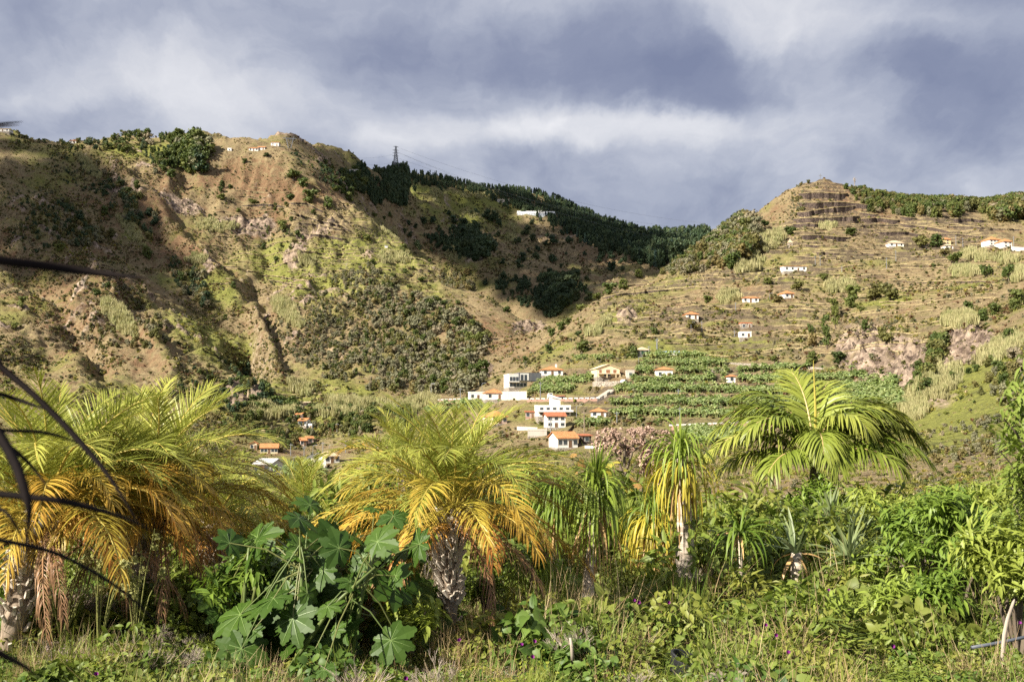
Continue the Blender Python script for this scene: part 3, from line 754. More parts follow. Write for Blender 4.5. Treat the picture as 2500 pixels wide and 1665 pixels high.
def reeds():
    S = [blades_src('cane_clump', M_REED, 90+k, 46, 1.0, .5, .07, .3, .35) for k in range(3)]
    el = []
    for (cx, cy, rx, ry, an) in [(680,560,150,60,-18),(560,725,105,28,0),(1180,845,110,38,0),(460,915,75,42,0),(2040,655,100,30,5),(1960,750,110,30,0),(2230,670,90,30,0),(2300,770,60,45,-30),(1100,465,60,20,0),(1930,1060,110,45,0),(640,660,60,30,20)]:
        x, y = C3(cx, cy); el.append((x, y, rx*.3827, ry*.3827, an))
    for (cx, cy, rx, ry, an) in [(1330,800,110,42,10),(830,830,130,36,50),(760,1400,150,55,45),(560,430,110,30,45),(1250,1010,70,35,0),(1950,1030,80,35,0),(1450,810,90,25,0),(720,1320,90,30,30),(1800,1320,90,60,40),(1870,1400,80,40,40)]:
        x, y = C1(cx, cy); el.append((x, y, rx*.3827, ry*.3827, an))
    for (cx, cy, rx, ry, an) in [(420,870,120,40,5),(390,710,70,22,35),(690,470,60,34,0),(870,480,60,30,0),(1000,470,110,30,5),(1170,720,40,60,0),(800,850,80,50,30),(1750,1290,60,25,-30),(1690,1350,60,20,0),(930,600,80,20,10),(520,590,50,20,20)]:
        x, y = C2(cx, cy); el.append((x, y, rx*.3827, ry*.3827, an))
    el += [(735,955,35,14,20),(820,1010,60,14,0),(860,990,70,12,5),(660,1010,60,15,0),(960,1000,60,14,0),(2290,940,60,40,-35),(2230,1000,35,30,-20),(2440,860,60,25,-30),(1030,985,40,12,0)]
    W = np.zeros(GX.shape)
    for e in el: W = np.maximum(W, blob(PXg, PYg, *e, soft=.35))
    P, i, j = scatter_points(W*PA*(RR > 120), 4200, 31)
    g = np.random.default_rng(32); h = 2.2 + 2.0*g.random(len(P)); h *= np.clip(RR[i, j]/420, .5, 1.25)
    scatter('cane_thickets', P, S, np.stack([h*.8, h*.8, h], 1), 'pale yellow cane thickets on the hillsides', 'cane', None, .08, None, 33)
reeds()

# distinct trees and bushes, each a thing of its own: (column, row of the centre, width, height) in picture crops
LMK = {'far': [(1310,522,'the long greenhouse'),(1228,492,'the long grey farm building'),(1110,620,'the dark gully wood'),(1300,745,'the wooded ravine'),(966,400,'the tall pylon'),(1450,590,'the pine wood'),(1400,700,'the ravine mouth')],
       'left': [(430,400,'the eucalyptus grove'),(625,367,'the ridge houses'),(707,350,'the branched pylon'),(150,640,'the long dark leaf'),(950,820,'the spur wood'),(850,620,'the green terraces'),(943,603,'the tiny metal shed'),(600,545,'the red rock band'),(560,960,'the rocky rib foot'),(205,705,'the fallen dead tree'),(440,500,'the small dark cliff')],
       'right': [(1833,735,'the three-window white house'),(1927,725,'the tall-roofed cottage'),(1690,780,'the cottage behind the grey bush'),(1942,655,'the open-porch house'),(2190,598,'the beige-roofed cottage'),(2315,598,'the yellow house'),(2445,595,'the double house'),(2003,450,'the terraced peak'),(1823,828,'the low white hut'),(2120,860,'the pale cliff'),(1348,910,'the white hipped-roof house'),(1575,862,'the pyramid-roofed house'),(1270,945,'the modern house'),(2330,850,'the rocky near slope')]}
def where(px, py, key):
    lx, ly, nm_ = min(LMK[key], key=lambda q: math.hypot(q[0]-px, (q[1]-py)*1.3)); dx, dy = px-lx, py-ly
    if abs(dx) < 14 and abs(dy) < 14: return 'beside '+nm_
    v = 'above' if dy < -abs(dx)*.45 else ('below' if dy > abs(dx)*.45 else ''); h_ = 'left' if dx < -abs(dy)*.45 else ('right' if dx > abs(dy)*.45 else '')
    far_ = 'well ' if math.hypot(dx, dy) > 70 else ('just ' if math.hypot(dx, dy) < 32 else '')
    return (far_+v+' and '+h_+' of ' if v and h_ else far_+(v+' ' if v else h_+' of '))+nm_
def tree_things():
    def T(cf, lst): return [(cf(x, y), w*.3827, h*.3827) for (x, y, w, h) in [(q + (q[2],))[:4] if len(q) == 3 else q for q in lst]]
    farl = T(C2, [(612,628,50),(676,622,60),(518,640,35),(558,660,40),(490,692,40),(525,712,40),(575,775,60),(865,700,80),(870,645,70),(800,620,60),(770,575,40),(912,573,30),(950,565,40),(1010,585,70),(1060,600,90),(1090,640,60),(1305,633,40),(1265,690,75),(1495,700,40),(1400,715,35),(1440,745,70),(1540,748,60),(1395,765,40),(1310,735,50),(1340,805,45),(1280,815,30),(1210,755,60),(1085,710,50),(1520,832,25),(1638,832,35),(1750,850,70),(1735,870,50),(1810,845,60),(1870,885,40),(1815,920,70),(1878,928,40),(1655,992,45),(1575,1005,40),(1415,950,45),(1490,915,35),(1240,860,70),(1220,905,60),(1115,885,45),(1330,850,60),(1440,870,70),(1455,1035,90),(1125,975,60),(1665,1110,70),(1200,985,40),(1350,990,40),(1990,890,40),(1760,765,40),(1860,815,30)])
    spur = T(C2, [(105,410,40),(150,440,60),(230,443,30),(210,415,30),(138,475,70),(395,585,35),(300,588,40),(362,608,25),(250,732,60,45),(487,800,55),(653,880,30),(490,945,50,35),(545,925,25),(415,970,50,35),(600,1000,60,35),(830,1145,40),(1145,1195,70,55),(555,577,20,30)])
    left = T(C1, [(875,525,60),(1418,520,45),(1468,540,35),(1408,555,40),(1415,605,70,40),(1610,633,60,45),(1850,605,70,50),(1340,730,35),(1372,715,22),(1520,690,40),(1860,745,35),(2085,640,80,80),(1980,600,110,90),(1870,460,120,80),(1930,515,90,80),(950,975,60),(930,945,70,60),(1490,1165,45),(140,1275,60,80),(95,1425,50,45),(690,1170,50,60),(615,1215,60,70),(1435,1370,35,40),(1145,1110,60),(1680,920,40,45),(1560,375,40,35),(760,515,50,45),(820,560,50,40),(660,690,60,60),(1800,790,70,80),(1900,840,50,60),(2000,700,40,50),(1760,1000,40,40),(380,930,80,60),(540,910,40,40),(1700,335,60,25)])
    right = T(C3, [(860,482,90,62),(1240,487,95,52),(330,918,70,55),(490,880,40,40),(1915,655,100,95),(1775,705,35,32),(2110,735,100,100),(2255,750,95,130),(1265,875,110,105),(1250,935,90,95),(1310,978,60,52),(990,1105,50,80),(1340,1080,75,70),(2000,960,80,80),(1795,545,110,90),(2260,1150,100,95),(2100,1020,90,90),(2160,985,90,90),(2320,910,120,120),(2280,960,70,80),(2230,1365,90,70),(1900,1410,50,90),(760,1300,60,60),(1000,1290,100,85),(1170,1290,110,85),(720,800,70,45),(1075,775,70,50),(530,520,50,80),(700,435,60,55)])
    olive = T(C3, [(1400,870,150,120),(1500,870,140,120),(900,830,110,65),(1690,545,110,95),(1850,610,90,50),(1470,1150,110,130),(780,915,80,45),(240,1080,110,70),(1000,1180,80,100)])
    tallr = T(C3, [(1095,1180,95,130),(1150,1050,90,130),(1140,990,80,110),(1085,1100,80,120)])
    cen = T(C2, [(1405,1443,55,60),(1258,1513,45,50),(1620,1430,120,90),(1490,1300,70,65),(1530,1270,60,55),(1610,1180,70,60),(1425,1340,60,60),(1650,1300,50,40),(1600,1345,55,50),(1940,1465,100,85),(1800,1060,110,80),(1720,1110,70,60),(1880,1030,80,70),(1980,965,70,60),(2090,1330,60,45)])
    grp = [
     (farl, S_FARR, 'far_tree', 'dark round tree dotted on the shaded far hillside', 'trees dotted on the far hillside', .9),
     (spur, S_ROUND, 'hillside_bush', 'round green bush on the sunlit spur of the left hill', 'bushes on the spur', .6),
     (left, S_ROUND, 'hillside_tree', 'green tree standing alone on the slope of the left hill', 'lone trees of the left hill', .6),
     (right, S_ROUND, 'hillside_tree', 'dark green rounded tree standing on the dry right hillside', 'lone trees of the right hill', .6),
     (olive, S_OLV, 'olive_bush', 'broad olive-brown bush on the dry right hillside', 'olive-brown bushes of the right hill', .5),
     (tallr, S_TGRN, 'cliff_tree', 'tall dark tree in the column of trees beside the pale cliff', 'trees beside the pale cliff', .6),
     (cen, S_ROUND, 'ravine_tree', 'dark rounded tree along the edge of the ravine between the hills', 'trees along the ravine edge', .6)]
    trunks = [trunk_mesh('trunk', .5, .035, M_BARK, k) for k in range(3)]
    keyof = {'far_tree': 'far', 'hillside_bush': 'left', 'olive_bush': 'right', 'cliff_tree': 'right', 'ravine_tree': 'right'}
    g = random.Random(4)
    for lst, srcs, nm, lab, gp, rmn in grp:
        for k, ((px, py), w, h) in enumerate(lst):
            p = hit(px, py + h*.42, 150)
            if p is None: continue
            D = p.y; W = w/F*D*1.12; H = h/F*D*1.15
            t = empty(nm, (p.x, p.y, p.z - .04*H), g.uniform(0, 6.28)); t.scale = (W, W, H)
            key = keyof.get(nm) or ('left' if 'left' in gp else 'right'); size = 'large' if w > 27 else ('small' if w < 15 else 'medium-sized'); col = {'far_tree': 'dark', 'olive_bush': 'olive-brown', 'hillside_bush': 'round green', 'cliff_tree': 'tall dark'}.get(nm, 'green')
            tag(t, '%s %s %s %s' % (size, col, 'bush' if 'bush' in nm else 'tree', where(px, py, key)), 'bush' if 'bush' in nm else 'tree', gp)
            obj('crown', g.choice(srcs), t); obj('trunk', trunks[k % 3], t)
tree_things()
# ------------------------------------------------------------------ building materials
def plaster_mat(name, col, dirt=(.30, .26, .21), amt=.35):
    m, t, out = new_mat(name)
    tc = t.add('ShaderNodeTexCoord'); p = tc.outputs['Object']
    mp = t.add('ShaderNodeMapping'); t.link(p, mp.inputs[0]); mp.inputs['Scale'].default_value = (1, 1, .25)
    n = t.noise(mp.outputs[0], .9, 5, .65); n2 = t.noise(p, 5, 3, .6)
    c = t.mix(t.math('MULTIPLY', t.ramp(n, [(.45, 0.), (.8, 1.)]), amt), col, dirt)
    princ(t, out, t.mix(t.math('MULTIPLY', n2, .12), c, dirt), .85, n2, .25, .01, .2)
    return m
def roof_mat(name, a, b):
    m, t, out = new_mat(name)
    tc = t.add('ShaderNodeTexCoord'); p = tc.outputs['Object']
    n = t.noise(p, 1.1, 5, .7); n2 = t.noise(p, 7, 3, .7)
    wv = t.add('ShaderNodeTexWave', wave_type='BANDS', bands_direction='X'); t.link(p, wv.inputs[0]); wv.inputs['Scale'].default_value = 3.2
    c = t.mix(t.ramp(t.math('ADD', t.math('MULTIPLY', n, .6), t.math('MULTIPLY', n2, .4)), [(.35, 0.), (.68, 1.)]), a, b)
    princ(t, out, c, .85, wv.outputs['Fac'], .5, .06, .2)
    return m
def plain_mat(name, col, rough=.6, metal=0., var=.15, scale=4.0, spec=.4):
    m, t, out = new_mat(name)
    tc = t.add('ShaderNodeTexCoord'); n = t.noise(tc.outputs['Object'], scale, 4, .6)
    dk = tuple(c*.45 for c in col)
    princ(t, out, t.mix(t.math('MULTIPLY', t.ramp(n, [(.4, 0.), (.75, 1.)]), var*2), col, dk), rough, None, metal=metal, spec=spec)
    return m
def stone_mat(name, a, b, mortar, scale=1.6):
    m, t, out = new_mat(name)
    tc = t.add('ShaderNodeTexCoord'); g = t.add('ShaderNodeNewGeometry'); p = g.outputs['Position']
    v = t.add('ShaderNodeTexVoronoi', feature='F1'); t.link(p, v.inputs['Vector']); v.inputs['Scale'].default_value = scale
    ve = t.add('ShaderNodeTexVoronoi', feature='DISTANCE_TO_EDGE'); t.link(p, ve.inputs['Vector']); ve.inputs['Scale'].default_value = scale
    r = t.sep(v.outputs['Color'])[0]; n = t.noise(p, 1.2, 4, .7)
    c = t.mix(t.math('ADD', t.math('MULTIPLY', r, .6), t.math('MULTIPLY', n, .4)), a, b)
    e = t.ramp(ve.outputs[0], [(.02, 0.), (.10, 1.)])
    princ(t, out, t.mix(e, mortar, c), .95, e, .8, .12, .1)
    return m
M_WHITE = plaster_mat('wall_white', (.74, .71, .66), amt=.4); M_CREAM = plaster_mat('wall_cream', (.74, .60, .38)); M_PINK = plaster_mat('wall_pink', (.66, .48, .40)); M_YELLOW = plaster_mat('wall_yellow', (.72, .55, .28))
M_GREYW = plaster_mat('wall_grey', (.42, .40, .37)); M_DARKW = plaster_mat('wall_slate', (.075, .085, .10)); M_CONC = plaster_mat('concrete', (.50, .45, .39), amt=.6)
M_REDW = plaster_mat('wall_red', (.34, .20, .155), (.18, .11, .09), .5)
M_ROOF = roof_mat('roof_orange', (.37, .13, .05), (.64, .30, .13)); M_ROOF2 = roof_mat('roof_red', (.28, .085, .045), (.52, .20, .10)); M_ROOFP = roof_mat('roof_pale', (.42, .30, .18), (.66, .52, .36)); M_ROOFW = roof_mat('roof_white', (.62, .60, .56), (.82, .80, .76))
M_WIN = plain_mat('window_glass', (.045, .055, .065), .15, spec=.6); M_FRAME = plain_mat('window_frame', (.70, .68, .63), .5); M_DOOR = plain_mat('door_wood', (.16, .09, .05), .6); M_SHUT = plain_mat('shutter_brown', (.25, .12, .06), .6); M_GREEN = plain_mat('shutter_green', (.05, .14, .08), .6)
M_STONE = stone_mat('dry_stone', (.045, .035, .032), (.17, .125, .10), (.012, .010, .010), 1.5); M_STONEP = stone_mat('pale_stone', (.28, .24, .20), (.50, .44, .36), (.12, .10, .08), 1.8)
M_METAL = plain_mat('galvanised_metal', (.30, .31, .33), .5, .6); M_WOODP = plain_mat('pole_wood', (.26, .20, .15), .8); M_BLUE = plain_mat('blue_sheet', (.30, .42, .58), .4); M_ASPH = plain_mat('asphalt', (.075, .075, .08), .9); M_BLACK = plain_mat('black_rubber', (.02, .02, .022), .5)
M_GLASSG = plain_mat('greenhouse_sheet', (.66, .70, .74), .35)

def roof_mesh(w, d, kind, h, ov=.45, th=.16):
    """closed roof over the plan x in [-w/2,w/2], y in [0,d], eaves at z=0"""
    x0, x1, y0, y1 = -w/2-ov, w/2+ov, -ov, d+ov
    mb = MB()
    if kind == 'hip':
        k = min((x1-x0), (y1-y0))/2*.98; cy = (y0+y1)/2
        if (x1-x0) >= (y1-y0): a, b = (x0+k, cy, h), (x1-k, cy, h)
        else: a, b = (0, y0+k, h), (0, y1-k, h)
        v = [(x0, y0, 0), (x1, y0, 0), (x1, y1, 0), (x0, y1, 0), a, b]
        mb.v = v + [(x, y, -th) for (x, y, z) in v[:4]]
        if (x1-x0) >= (y1-y0): mb.f = [(0, 1, 5, 4), (1, 2, 5), (2, 3, 4, 5), (3, 0, 4)]
        else: mb.f = [(0, 1, 4), (1, 2, 5, 4), (2, 3, 5), (3, 0, 4, 5)]
        mb.f += [(6, 9, 8, 7), (0, 6, 7, 1), (1, 7, 8, 2), (2, 8, 9, 3), (3, 9, 6, 0)]
    elif kind == 'gable_x':        # ridge along x: the roof slope faces the front
        cy = (y0+y1)/2
        for (za, zb) in ((0, 0),):
            mb.v = [(x0, y0, 0), (x1, y0, 0), (x1, cy, h), (x0, cy, h), (x1, y1, 0), (x0, y1, 0)] + [(x0, y0, -th), (x1, y0, -th), (x1, cy, h-th), (x0, cy, h-th), (x1, y1, -th), (x0, y1, -th)]
            mb.f = [(0, 1, 2, 3), (3, 2, 4, 5), (7, 6, 9, 8), (8, 9, 11, 10), (0, 6, 7, 1), (4, 10, 11, 5), (1, 7, 8, 2), (2, 8, 10, 4), (0, 3, 9, 6), (3, 5, 11, 9)]
    elif kind == 'gable_y':        # ridge runs back: the gable faces the front
        mb.v = [(x0, y0, 0), (0, y0, h), (x1, y0, 0), (x0, y1, 0), (0, y1, h), (x1, y1, 0)] + [(x0, y0, -th), (0, y0, h-th), (x1, y0, -th), (x0, y1, -th), (0, y1, h-th), (x1, y1, -th)]
        mb.f = [(0, 1, 4, 3), (1, 2, 5, 4), (6, 9, 10, 7), (7, 10, 11, 8), (0, 6, 7, 1), (1, 7, 8, 2), (3, 4, 10, 9), (4, 5, 11, 10), (0, 3, 9, 6), (2, 8, 11, 5)]
    elif kind == 'shed':
        mb.v = [(x0, y0, 0), (x1, y0, 0), (x1, y1, h), (x0, y1, h)]; mb.v += [(x, y, z-th) for x, y, z in mb.v]
        mb.f = [(0, 1, 2, 3), (4, 7, 6, 5), (0, 4, 5, 1), (1, 5, 6, 2), (2, 6, 7, 3), (3, 7, 4, 0)]
    else:                          # flat with parapet
        x0, x1, y0, y1 = -w/2-.06, w/2+.06, -.06, d+.06
        mb.box(x0, x1, y0, y0+.25, -.02, h); mb.box(x0, x1, y1-.25, y1, -.02, h); mb.box(x0, x0+.25, y0+.25, y1-.25, -.02, h); mb.box(x1-.25, x1, y0+.25, y1-.25, -.02, h); mb.box(x0+.25, x1-.25, y0+.25, y1-.25, -.02, .05)
    return mb
def gable_wall(mb, w, d, h, rh, axis):
    if axis == 'gable_y':
        for y in (0.0, d): mb.poly([(-w/2, y, h), (w/2, y, h), (0, y, h+rh*w/(w+.9)-.08)])
    else:
        for x in (-w/2, w/2): mb.poly([(x, 0, h), (x, d, h), (x, d/2, h+rh*d/(d+.9)-.08)])
KEEP = []        # picture boxes kept free of scrub
def add_windows(t, w, h, wins, d=None):
    """wins: (u, z, ww, hh, kind) on the front face, u is the window centre along x; kind w/d/s(shutter); side windows with kind prefix r (right face)"""
    for (u, z, ww, hh, kd) in wins:
        side = kd[0] == 'r'; k = kd[-1]
        mat = {'w': M_WIN, 'd': M_DOOR, 's': M_SHUT, 'g': M_GREEN}[k]
        f = MB()
        if side:
            f.box(w/2, w/2+.06, u-ww/2-.1, u+ww/2+.1, z-.1, z+hh+.1); fo = f.build('door' if k == 'd' else 'window', M_FRAME, t)
            MB().box(w/2+.03, w/2+.09, u-ww/2, u+ww/2, z, z+hh).build('pane', mat, fo)
        else:
            f.box(u-ww/2-.1, u+ww/2+.1, -.06, 0, z-.1, z+hh+.1); fo = f.build('door' if k == 'd' else 'window', M_FRAME, t)
            MB().box(u-ww/2, u+ww/2, -.09, -.03, z, z+hh).build('pane', mat, fo)
def house(l, r, pyb, wall_px, label, yaw=0, roof='hip', rh_px=None, wall=None, roofm=None, storeys=1, nwin=3, depth=None, chimney=False, name='house', wins=None, rmin=150, win='w', foot=4.0, hmin=2.4):
    cx = (l+r)/2; p = hit_near_top(cx, pyb, rmin); D = p.y; s = D/F
    KEEP.append((l-4, r+4, pyb-wall_px-22, pyb+3, D))
    w = (r-l)*s/ max(.6, math.cos(R(yaw))); 
    if roof not in ('flat',): w -= .9
    if depth: w = w - depth*abs(math.sin(R(yaw)))*.6
    w = max(w, 2.5); h = max(wall_px*s, hmin); d = depth or max(5.0, w*.75); rh = (rh_px or wall_px*.6)*s
    cy_, sy_ = math.cos(R(yaw)), math.sin(R(yaw)); zb = max(p.z, max(terr_z(p.x+u*w*cy_, p.y+u*w*sy_-.6) for u in (-.5, -.25, .25, .5))); zb = min(zb, p.z+1.6)
    t = empty(name, (p.x, p.y, zb-.1), R(yaw)); tag(t, label, 'house' if 'house' in name else name.split('_')[-1])
    MB().box(-w/2-.08, w/2+.08, -.08, d, -foot, -.02).build('plinth', M_STONEP, t); mb = MB(); mb.box(-w/2, w/2, 0, d, -.019, h)
    if roof in ('gable_x', 'gable_y'): gable_wall(mb, w, d, h, rh, roof)
    mb.build('wall', wall or M_WHITE, t)
    ro = roof_mesh(w, d, roof, rh if roof != 'flat' else .5).build('roof', roofm or (wall or M_WHITE if roof == 'flat' else M_ROOF), t, loc=(0, 0, h+.01))
    if chimney: MB().box(w*.18, w*.18+.7, d*.4, d*.4+.7, rh*.2, rh+.9).build('chimney', M_WHITE, ro)
    if wins is None:
        wins = []; sh = h/storeys
        for k in range(storeys):
            for q in range(nwin):
                u = -w/2 + w*(q+.5)/nwin
                if k == 0 and q == nwin//2 and nwin > 1: wins.append((u, .05, .95, min(2.05, sh*.8), 'd'))
                else: wins.append((u, k*sh+sh*.32, 1.1, min(1.3, sh*.48), win))
        wins.append((d*.5, sh*.35, 1.1, min(1.2, sh*.45), 'r'+win))
    add_windows(t, w, h, wins, d)
    t['hw'], t['hh'], t['hd'] = w, h, d
    return t

c3 = C3; c4 = crop(1000, 800, .3397); c5 = crop(500, 900, .2551)
# ---- village on the middle slope
t = house(1239, 1291, 955, 30, 'modern flat-roofed house with white front and slate-grey box upper floor', 14, 'flat', wall=M_WHITE, name='modern_house', wins=[], depth=9)
w, h, d = t['hw'], t['hh'], t['hd']
MB().box(w*.02, w/2+6.5, -1.2, d-.8, h*.52, h+1.0).build('upper_box', M_DARKW, t)
MB().box(w*.04+.25, w/2+.3, -1.26, -1.19, h*.52+.3, h+.75).build('window', M_FRAME, t)
for k in range(2): MB().box(w*.10+k*w*.2, w*.25+k*w*.2, -1.31, -1.25, h*.55+.2, h+.2).build('pane', M_WIN, t)
for k in range(3): MB().box(-w*.46+k*w*.17, -w*.32+k*w*.17, -.08, -.01, h*.52, h*.86).build('window', M_WIN, t)
for k in range(5): MB().box(-w*.46+k*w*.19, -w*.30+k*w*.19, -.08, -.01, h*.08, h*.36).build('window', M_WIN, t)
MB().box(-w/2-.4, w*.02, -1.4, -.1, h*.43, h*.5).build('balcony_slab', M_WHITE, t)
house(1145, 1190, 984, 17, 'low white flat-roofed annex beside an orange hipped roof above the bananas', 8, 'flat', nwin=3, name='annex_house', depth=6)
house(1180, 1236, 985, 17, 'white house with orange hipped roof below the pale retaining wall', 8, 'hip', 10, nwin=2, depth=8)
house(1319, 1378, 921, 14, 'white house with orange hipped roof and three dark windows above the banana slope', 4, 'hip', 9, nwin=3, depth=8, chimney=True)
t = house(1452, 1519, 929, 20, 'cream house with wide front gable and brown shutters on a stone platform', 8, 'gable_y', 11, wall=M_CREAM, roofm=M_CREAM, depth=11, wins=[])
w, h = t['hw'], t['hh']; add_windows(t, w, h, [(-w*.36, h*.42, 1.0, h*.42, 's'), (-w*.02, h*.42, 1.5, h*.42, 's'), (w*.28, h*.42, 1.2, h*.42, 's'), (-w*.05, .2, 2.6, h*.22, 'w'), (4, h*.4, 1.2, h*.3, 'rs'), (8, h*.4, 1.2, h*.3, 'rs')])
MB().box(-w*.5, w*.5, -1.6, -.05, h*.30, h*.36).build('balcony_slab', M_CREAM, t)
for u in (-.48, -.1, .3, .48): MB().box(w*u-.12, w*u+.12, -1.55, -1.3, -.5, h*.3-.002).build('pillar', M_CREAM, t)
house(1530, 1549, 922, 14, 'small grey concrete garage beside the cream gabled house', 0, 'flat', wall=M_CONC, nwin=1, name='concrete_garage', depth=5)
house(1556, 1593, 869, 14, 'small pale house with beige pyramid roof and green shutters among shrubs', 18, 'hip', 8, wall=M_GREYW if False else M_WHITE, roofm=M_ROOFP, nwin=2, win='g', depth=6)
t = house(1312, 1396, 1022, 24, 'stepped white modern house with terraces and a raised centre roof', 6, 'flat', wall=M_WHITE, name='terraced_house', storeys=2, nwin=5, depth=10)
w, h = t['hw'], t['hh']
MB().box(-w*.06, w*.2, 1.5, 8, h+.055, h+3.0).build('roof_room', M_WHITE, t)
mb = MB(); mb.v = [(-w*.07, 1.2, h+3.0), (w*.22, 1.2, h+2.4), (w*.22, 8.3, h+2.4), (-w*.07, 8.3, h+3.9), (-w*.07, 1.2, h+3.9), (w*.22, 1.2, h+2.75), (w*.22, 8.3, h+2.75), (-w*.07, 8.3, h+4.2)]
mb.f = [(0, 1, 5, 4), (4, 5, 6, 7), (1, 2, 6, 5), (0, 4, 7, 3), (2, 3, 7, 6), (0, 3, 2, 1)]; mb.build('sloping_roof', M_WHITE, t)
MB().box(-w/2-.3, w/2+.6, -2.0, -.1, h*.46, h*.52).build('terrace_slab', M_WHITE, t)
MB().box(-w/2-.3, w/2+.6, -2.0, -1.85, h*.523, h*.66).build('parapet', M_WHITE, t)
house(1330, 1386, 1048, 28, 'white two-storey house with a brownish orange roof in front of the stepped house', 6, 'gable_x', 9, roofm=M_ROOF2, storeys=2, nwin=3, depth=7)
house(1193, 1248, 1040, 18, 'pinkish house with a big orange hipped roof left of the white houses', 24, 'hip', 13, wall=M_PINK, nwin=3, depth=9)
house(1438, 1484, 1019, 9, 'low pale house with orange hipped roof among the banana plants', -4, 'hip', 8, nwin=2, depth=7, hmin=2.0)
house(1352, 1420, 1098, 24, 'white house with pale orange tiled roof at the foot of the village', 16, 'gable_x', 15, roofm=M_ROOF, storeys=1, nwin=4, depth=8)
house(1420, 1446, 1085, 10, 'brown stone outbuilding beside the lowest white house', 10, 'shed', 3, wall=M_STONE, roofm=M_ROOF2, nwin=1, name='stone_outbuilding', depth=5)
house(1598, 1646, 927, 6, 'low house whose orange roof just clears the banana plants', -3, 'hip', 7, nwin=2, depth=6, hmin=3.4)
house(1778, 1796, 934, 8, 'tiny white block house with red top in the banana terraces', 0, 'hip', 4, nwin=1, depth=4, name='pump_house')
house(1280, 1309, 1022, 11, 'low reddish shed with a rusty roof left of the stepped house', 0, 'shed', 2, wall=M_REDW, roofm=M_ROOF2, nwin=2, name='red_shed', depth=5)
house(1289, 1335, 1067, 7, 'long grey concrete cistern below the pink house', 0, 'flat', wall=M_CONC, wins=[], name='cistern', depth=5, hmin=1.6)
house(1618, 1659, 867, 3, 'flat blue sheet-covered tank at the top of the banana field', 0, 'flat', wall=M_GREYW, roofm=M_BLUE, wins=[], name='water_tank', depth=9, hmin=1.2)
# ---- left valley
house(717, 741, 1026, 10, 'small white house with steep orange gabled roof, highest in the left valley', -22, 'gable_x', 7, nwin=2, depth=5)
house(724, 752, 1046, 9, 'long white house with orange roof above the valley bananas', -14, 'gable_x', 6, nwin=4, depth=5)
house(747, 763, 1049, 7, 'white flat-roofed extension at the end of the long white valley house', -14, 'flat', nwin=2, name='extension_house', depth=4)
house(730, 752, 1089, 11, 'narrow stone house with orange roof beside leafy trees in the valley', 20, 'gable_x', 7, wall=M_PINK, nwin=2, depth=5)
house(752, 764, 1082, 6, 'little lean-to with orange roof next to the narrow stone house', 20, 'shed', 4, wall=M_PINK, nwin=1, name='lean_to', depth=4)
house(606, 632, 1098, 15, 'cream house with small orange gable and solar panels behind the left palms', 10, 'gable_y', 6, wall=M_CREAM, nwin=2, depth=7)
house(632, 682, 1107, 13, 'long house with orange roof and pale dormer behind the left palms', 10, 'gable_x', 10, wall=M_CREAM, nwin=5, depth=7)
house(784, 838, 1130, 18, 'white square house with pale hipped roof beside the valley road', 22, 'hip', 10, roofm=M_ROOFP, nwin=3, depth=10)
house(612, 668, 1160, 5, 'low building with a bright white sheet roof behind the left palm', -8, 'gable_x', 11, roofm=M_ROOFW, nwin=3, depth=8, name='barn_house')
house(740, 755, 991, 4, 'tiny shed with a brown sheet roof on a green terrace', 0, 'shed', 2, wall=M_STONE, roofm=M_ROOFP, wins=[], name='field_shed', depth=4, hmin=1.8)
house(870, 881, 1035, 5, 'tiny hut with an orange roof half hidden by the middle palm', 0, 'gable_x', 3, nwin=1, name='field_hut', depth=4, hmin=1.8)
# ---- right hillside
house(1811, 1855, 739, 12, 'white house with flat orange hipped roof and three dark windows on the bare slope', -3, 'hip', 5, nwin=3, depth=6)
house(1911, 1944, 729, 8, 'white cottage with tall orange hipped roof beside a round bush', 14, 'hip', 8, nwin=2, depth=7)
house(1673, 1709, 783, 6, 'low white cottage with orange hipped roof behind a grey bush', 6, 'hip', 8, nwin=2, depth=7)
house(1807, 1835, 828, 6, 'low white flat-roofed hut on the green terrace', 0, 'flat', nwin=2, name='field_hut', depth=4, hmin=2.0)
t = house(1809, 1837, 802, 7, 'roofless ruined stone cottage with orange wall tops', 0, 'flat', wall=M_STONEP, roofm=M_ROOF2, nwin=2, name='ruined_house', depth=5)
t = house(1911, 1973, 662, 13, 'low white house with open porch and partly tiled roof under the terraced peak', 4, 'shed', 3, roofm=M_ROOF, nwin=4, depth=7)
house(2168, 2210, 602, 8, 'white cottage with beige hipped roof on the upper terraces', 6, 'hip', 8, roofm=M_ROOFP, nwin=3, depth=7)
house(2302, 2325, 597, 13, 'yellow two-storey house with orange roof beside dark trees', 8, 'hip', 6, wall=M_YELLOW, storeys=2, nwin=1, depth=6)
house(2304, 2330, 610, 7, 'small white cottage with pale roof just below the yellow house', 4, 'hip', 5, roofm=M_ROOFP, nwin=2, depth=5)
house(2412, 2446, 601, 14, 'left half of the big white double house with orange roof and porch', 10, 'hip', 9, nwin=3, storeys=2, depth=9)
house(2446, 2476, 604, 15, 'right half of the big white double house with orange roof', 10, 'hip', 8, nwin=2, storeys=2, depth=9)
